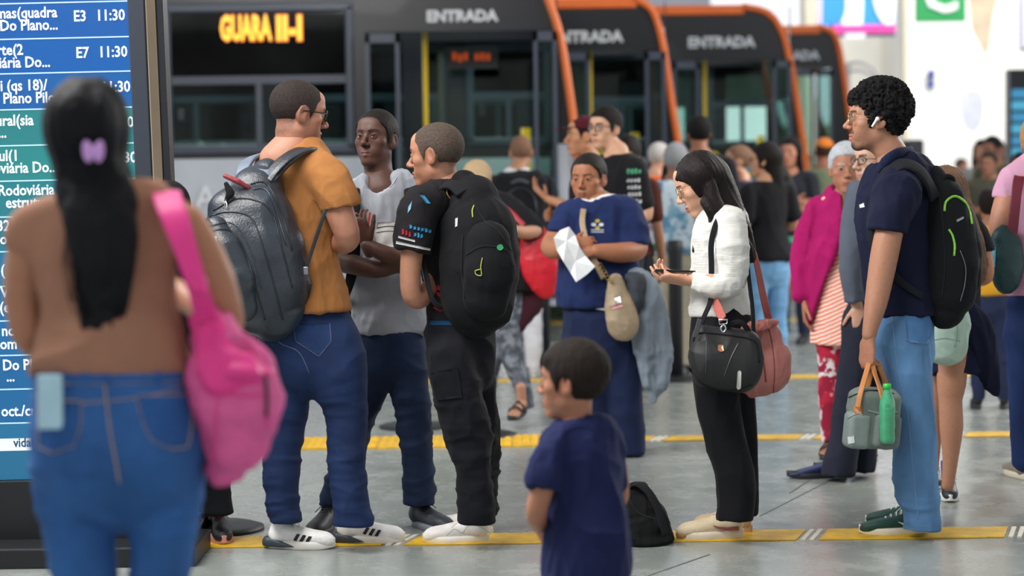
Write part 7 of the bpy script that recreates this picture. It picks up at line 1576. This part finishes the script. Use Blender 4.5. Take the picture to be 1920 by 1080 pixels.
f = Fld(); f.chain(gr(pj, (1440, 305, .1, 18), (1462, 335, .12, 20), (1474, 370, .1, 20), (1476, 400, .1, 13)), .03, sub=4); sdfobj('ponytail', f, hairmat('15120f'), pj.root, .008, 1, (.01, (22, 22, 9), 3))
crowd('woman with long dark hair in charcoal top facing the platform near the third bus', 1486, 18.0, 1.72, -28, '24252e', '2a3346', ('long', '14100f'), 'b07a62', fem=True, arms='fold', show_eyes=True)
po_ = crowd('man with ginger cap in olive green shirt, back turned, by the third bus nose', 1546, 19, 1.73, 160, '6a755c', '5a5f58', ('buzz', '3a2418'), '8a5640', arms='bend', sleeve='long')
f = Fld(); f.ell(po_.loc(V(0, -.014, .048)), (.084, .104, .086), .01); f.cut(po_.loc(V(0, 0, .04)), po_.loc(V(0, 0, .04))-po_.loc(V(0, 0, .05))); sdfobj('cap', f, cloth('c4702c'), po_.root, .009)
crowd('passenger in pale grey shirt standing inside the second bus', 1086, 22.2, 1.66, -90, 'b9bcc4', '2a2d36', ('short', '1a1512'), '7d523e', zoff=.42, vox=.016)
# elderly woman in magenta cardigan
st = pattern('striped_tunic', 'ef7a5c', ['e9dcd2'], 'wave', 17, (.42, .58), (1, 1, 1), (0, .45, 0)); fr_ = pattern('floral_red', 'e2d6da', ['b3263e', '8f1f3a'], 'noise', 11, (.5, .56))
pe_ = crowd('elderly woman with short white hair in magenta cardigan over striped tunic', 1588, 10.75, 1.55, -8, 'ef7a5c', 'e2d6da', ('grey', 'b9bec6'), 'a9745c', fem=True, arms='down', sleeve='none', w=1.1, topmat=st, botmat=fr_, hem=.62, shoes=('sandal', 0), headdx=.0, vox=.011, show_eyes=True, hyaw=-6, fat=.2, hscale=1.08)
for nm, x0, x1, sgn in (('cardigan', -1, 1, 1),):
    J = pe_.J; k = pe_.k; f = Fld(); R, Fw = pe_.R0, pe_.F0
    f.chain([(J(0, -.01, 1.42), .09*k, .8), (J(0, -.01, 1.39), .14*k, .82), (J(0, -.01, 1.34), .162*k, .84), (J(0, 0, 1.2), .200*k, .78), (J(0, 0, 1.0), .222*k, .82), (J(0, 0, .78), .225*k, .82), (J(0, 0, .68), .20*k, .82)], .03, side=R, sub=3)
    for sg in (-1, 1): f.chain([(J(sg*.08, -.01, 1.375), .07*k, 1), (J(sg*.165, -.01, 1.338), .072*k, 1), (J(sg*.245, -.03, 1.12), .062*k, 1), (J(sg*.25, .04, .90), .052*k, 1)], .03, sub=3)
    def opening(X, Y, Z):
        lat = (X-pe_.foot[0])*R[0]+(Y-pe_.foot[1])*R[1]; fr = (X-pe_.foot[0])*Fw[0]+(Y-pe_.foot[1])*Fw[1]
        t_ = np.clip((1.25-Z/k)/.55, 0, 1); return np.minimum(.045+.085*t_-np.abs(lat-(-.02+.09*t_)), fr).astype(np.float32)
    f.func(opening, .01)
    f.chain([(J(0, 0, 1.38), .065*k), (J(0, .02, 1.55), .085*k)], .006, '-'); f.cut(J(0, 0, .70), NOZ)
    sdfobj('cardigan', f, cloth('a3155f', .12), pe_.root, .009, 1, [(.010, (9, 9, 3.5), 221), (.004, (20, 20, 8), 222)])
# man in grey suit jacket
D = 9.95
p = Person('man in grey suit jacket and dark trousers behind the navy polo man', V(W(1600, 500, D)[0], D, 0), D, skin='c9a08a'); C = p.C
p.head(p.P(1638, 302), -62, 0, 0, 1.0, stubble=.2); p.f.chain(C([(1640, 400, 0, 40, .8), (1640, 560, 0, 40, .8)]), .03); p.limb(C([(1612, 370, -.12, 20), (1600, 450, -.16, 18), (1600, 530, -.14, 14), (1606, 570, -.12, 12)]), .02); p.hand(p.P(1608, 572, -.12), (.1, 0, -1), (0, 1, 0), (-1, 0, 0), size=.9)
p.build_body([(p.loc(V(0, -.02, -.07)), .055), (p.P(1642, 345, .0), .058), (p.P(1644, 360, 0), .08)], vox=.012, hvox=.004, handvox=.005); p.eyes(); p.hair('short', '8c8a88'); p.glasses()
garment(p, 'suit_jacket', [(C([(1640, 352, 0, 30, .85), (1636, 372, 0, 52, .75), (1632, 430, 0, 52, .8), (1634, 500, 0, 50, .84), (1636, 560, 0, 50, .86)]), X_), (C([(1618, 365, -.08, 24), (1608, 385, -.13, 25), (1600, 450, -.16, 23), (1598, 520, -.15, 20), (1602, 556, -.13, 18)]), X_)], cloth('555c6a', .08), [(p.P(1630, 562), NOZ)], [C([(1640, 346, 0, 25), (1640, 320, 0, 28)])], vox=.009, fold=(.007, (8, 8, 4), 231))
tr = garment(p, 'trousers', [(C([(1636, 545, 0, 42, .85), (1634, 600, 0, 44, .85)]), X_), (C([(1618, 600, -.04, 38), (1606, 680, -.04, 32), (1594, 760, -.04, 30), (1584, 830, -.04, 30), (1574, 875, -.04, 30)]), X_, .02), (C([(1640, 600, .08, 34), (1630, 720, .08, 28), (1620, 830, .08, 24), (1616, 870, .08, 24)]), X_, .02)], cloth('232634', .1), [(p.P(1575, 888), NOZ)], vox=.009, fold=(.006, (7, 7, 5), 232))
shoe(p.root, G(1586, 894)*V(1, 1, 0), (-1, -.1, 0), .29, '1d2a55', '1b1d26', open_top=.07, details=False, vox=.006); shoe(p.root, G(1636, 884)*V(1, 1, 0)+V(0, .1, 0), (-1, -.1, 0), .28, '1d2a55', '1b1d26', open_top=.07, details=False, vox=.008)
# girl with long brown hair
D = 9.1
p = Person('girl with long light brown hair and dark skirt behind the navy polo man\'s backpack', V(W(1780, 500, D)[0], D, 0), D, skin='b98468'); C = p.C
p.head(p.P(1772, 368), -175, -8, 0, .98, fem=True); p.f.chain(C([(1785, 440, 0, 40, .8), (1788, 560, 0, 42, .8)]), .03)
p.limb(C([(1828, 435, -.02, 20), (1842, 480, -.02, 19), (1846, 518, .0, 17), (1820, 520, .16, 14), (1795, 515, .26, 11)]), .02); p.hand(p.P(1794, 515, .28), (-1, .3, .2), (0, 0, 1), (0, -1, 0), size=.8)
f = Fld()
p.build_body([(p.loc(V(0, -.02, -.07)), .044), (p.P(1778, 405, .0), .046), (p.P(1782, 420, 0), .07)], vox=.012, hvox=.005, handvox=.006)
garment(p, 'blouse', [(C([(1782, 412, 0, 30, .85), (1784, 428, 0, 50, .75), (1786, 480, 0, 52, .8), (1788, 560, 0, 50, .84), (1790, 600, 0, 52, .84)]), X_), (C([(1815, 425, 0, 22), (1832, 440, -.02, 23), (1842, 470, -.02, 22)]), X_)], cloth('20222a'), [(p.P(1845, 472, -.02), V(.2, 0, -1), .1)], vox=.009, fold=(.006, (8, 8, 5), 241))
garment(p, 'skirt', [(C([(1788, 570, 0, 48, .85), (1788, 620, 0, 56, .85), (1790, 700, 0, 56, .85)]), X_)], cloth('191d38'), [(p.P(1788, 697), NOZ)], vox=.009, fold=(.010, (10, 10, 2), 242))
f = Fld(); f.chain(C([(1786, 660, -.06, 30), (1784, 720, -.06, 27), (1782, 750, -.06, 22), (1784, 800, -.06, 22), (1782, 860, -.06, 15), (1777, 910, -.06, 12)]), .01, sub=3); f.chain(C([(1762, 660, .08, 26), (1756, 730, .08, 22), (1750, 800, .1, 18), (1748, 880, .1, 12)]), .01, sub=3)
sdfobj('bare_legs', f, vcol('skin', .5, .0012, 240, sss=.12, spec=.35), p.root, .008, 2, colors=lambda Vt: np.tile(srgb('b07f66'), (len(Vt), 1)))
shoe(p.root, G(1777, 928)*V(1, 1, 0), (-.15, -1, 0), .24, '1d2030', 'e2e0dc', 'c9c9cc', sock='4a3a8a', vox=.006); shoe(p.root, G(1748, 905)*V(1, 1, 0), (-.15, -1, 0), .24, '1d2030', 'e2e0dc', 'c9c9cc', vox=.007)
hf = Fld(); hf.ell(p.loc(V(0, -.018, .036)), (.088, .106, .096), .03); hf.chain(C([(1776, 375, -.03, 42, .8), (1788, 410, -.10, 42, .6), (1808, 450, -.14, 36, .5), (1826, 490, -.15, 26, .45), (1838, 520, -.14, 12, .4)]), .03, side=X_, sub=4)
Vt, Q = polygonise(hf, .006); Nn = vnormals(Vt, Q); ax_ = unit(V(.5, 0, -.85)); al = Vt@ax_; pe = Vt-al[:, None]*ax_; Vt = Vt+Nn*((vnoise(pe*80+(al*5)[:, None], 3)-.5)*.010)[:, None]; hr = rawmesh('hair', Vt, Q, hairmat('6e5240'), p.root)
mb = MB(); rnd = random.Random(9)
for i in range(22): a = rnd.uniform(-1, 1); mb.tube(spline([p.P(1790+a*25, 400, -.1), p.P(1812+a*26+rnd.uniform(-4, 8), 450, -.15), p.P(1838+a*22+rnd.uniform(-4, 12), 500+rnd.uniform(-20, 20), -.15)], 4), .0010, 4)
mb.build('loose_strands', hairmat('8a6a52'), hr, True)
b_, bb = handbag('mint_bag', 'pale mint green bag below the black backpack of the polo man', 'bag', C([(1778, 582, -.16, 34, .6), (1778, 600, -.17, 40, .6), (1776, 630, -.17, 40, .6), (1774, 650, -.17, 36, .55)]), mat('mint', 'a9c4b8', .6, var=.08), vox=.007)
mb = MB(); s9 = Surf(bb); seam(mb, s9, [(1790, 580), (1794, 610), (1790, 650)], .003); seam(mb, s9, [(1745, 640), (1770, 634), (1800, 640)], .0015); mb.build('piping', cloth('8aa598'), b_, True)
t = thing('tied_jacket', 'dark navy jacket tied around the girl\'s waist, hanging to the right', 'jacket', p.P(1866, 740, -.05)); f = Fld(); f.chain(C([(1810, 580, -.08, 20, .7), (1826, 610, -.07, 28, .6), (1838, 660, -.06, 30, .5), (1852, 700, -.05, 20, .5), (1866, 735, -.05, 8, .5)]), .03, side=X_, sub=3); sdfobj('jacket_cloth', f, cloth('171b33'), t, .008, 1, (.010, (14, 14, 4), 8))
# woman in pink at the right edge
D = 9.4
p = Person('woman in pink T-shirt and blue jeans cut by the right edge of the frame', V(W(1945, 500, D)[0], D, 0), D, skin='b5806a'); C = p.C
p.head(p.P(1950, 268), 175, 0, 0, .98, fem=True); p.f.chain(C([(1945, 370, 0, 36, .7), (1945, 530, 0, 36, .7)]), .02)
p.limb(C([(1893, 355, 0, 22), (1882, 400, -.02, 24), (1874, 440, -.02, 20), (1888, 455, .05, 18), (1925, 440, .2, 12)]), .02); p.limb(C([(1995, 355, 0, 22), (2004, 440, .0, 18), (1960, 450, .2, 12)]), .02); p.hand(p.P(1925, 440, .2), (1, 0, .3), (0, 0, 1), (0, -1, 0), size=.85); p.hand(p.P(1960, 450, .2), (-1, 0, .3), (0, 0, 1), (0, -1, 0), size=.85)
p.build_body([(p.loc(V(0, -.02, -.07)), .046), (p.P(1947, 305, .0), .05), (p.P(1946, 320, 0), .07)], vox=.012, hvox=.005, handvox=.006); p.hair('longback', 'a5825c', 1.4)
garment(p, 't_shirt', [(C([(1946, 316, 0, 32, .85), (1946, 332, 0, 52, .75), (1945, 400, 0, 56, .8), (1945, 480, 0, 50, .84), (1945, 560, 0, 58, .86)]), X_), (C([(1912, 330, 0, 26), (1893, 345, 0, 26), (1885, 372, 0, 26)]), X_), (C([(1978, 330, 0, 26), (1996, 345, 0, 26), (2004, 372, 0, 26)]), X_)], cloth('c998b4'), [(p.P(1945, 552), NOZ), (p.P(1886, 374), V(-.15, 0, -1), .1)], vox=.009, fold=(.007, (8, 8, 5), 251))
garment(p, 'jeans', [(C([(1945, 540, 0, 52, .85), (1945, 620, 0, 60, .85)]), X_), (C([(1918, 630, 0, 32), (1920, 740, 0, 28), (1922, 860, 0, 24)]), X_), (C([(1972, 630, 0, 32), (1972, 740, 0, 28), (1972, 860, 0, 24)]), X_)], denim('24386a'), vox=.009, fold=(.005, (7, 7, 7), 252))
shoe(p.root, G(1922, 900)*V(1, 1, 0), (-.1, 1, 0), .26, '8a8478', 'cfc6b4', vox=.007); shoe(p.root, G(1972, 900)*V(1, 1, 0), (.1, 1, 0), .26, '8a8478', 'cfc6b4', vox=.007)
b_, bb = handbag('teal_bag', 'dark teal shoulder bag on a maroon strap at the right edge', 'bag', C([(1885, 450, -.10, 26, .7), (1886, 480, -.10, 32, .7), (1886, 510, -.10, 30, .7), (1888, 528, -.10, 22, .7)]), leather('0e3a40', .45)); patch('light_side', Surf(bb), [(1856, 468), (1868, 462), (1866, 500), (1858, 508)], leather('3f9ab8', .4), b_, .004, 5)
strapmesh('strap', [p.P(1896, 460, -.12), p.P(1902, 400, -.13), p.P(1908, 345, -.11), p.P(1914, 326, -.02), p.P(1916, 345, .1), p.P(1912, 430, .1)], .045, .005, [V(0, -1, 0), V(0, -1, 0), V(0, -1, .5), Z_, V(0, 1, 0), V(0, 1, 0)], leather('6a1c30', .5), b_, 5)
# far right
crowd('child in mustard yellow T-shirt behind the girl\'s long hair', 1858, 12.8, 1.30, 170, 'cf9a2c', '2a3350', ('short', '1a1412'), '9a6a50', vox=.014)
crowd('distant person in lilac shirt alone before the white wall', 1801, 31, 1.60, 30, '6f74a8', '2e3242', ('short', '2a1c18'), '9a6a54', vox=.02)
crowd('distant woman with long dark hair in light grey top', 1842, 22.5, 1.74, -20, '8d8a88', '3a3a40', ('long', '1a1210'), 'b08068', fem=True, vox=.018, arms='bend')
crowd('distant woman with brown hair behind the olive shirts', 1866, 23.6, 1.76, 20, '5a4a40', '3a3a40', ('long', '4a2c20'), 'a0705a', fem=True, vox=.018)
crowd('distant man with black hair in olive shirt leaning left', 1884, 21.3, 1.76, -50, '54513c', '2f3034', ('short', '14100f'), '8f604a', vox=.018, arms='bend', w=1.25, lean=.25)
crowd('distant broad man in olive brown jacket with folded arms', 1856, 20.2, 1.60, -30, '4d4a3c', '2f3034', ('short', '3a2a22'), '9a6a54', vox=.018, arms='fold', w=1.35, sleeve='long')
crowd('distant dark-haired person in maroon top near the blue schedule screen', 1914, 19.5, 1.58, -20, '6a3040', '2f3034', ('short', '1c1412'), 'a97560', vox=.018)
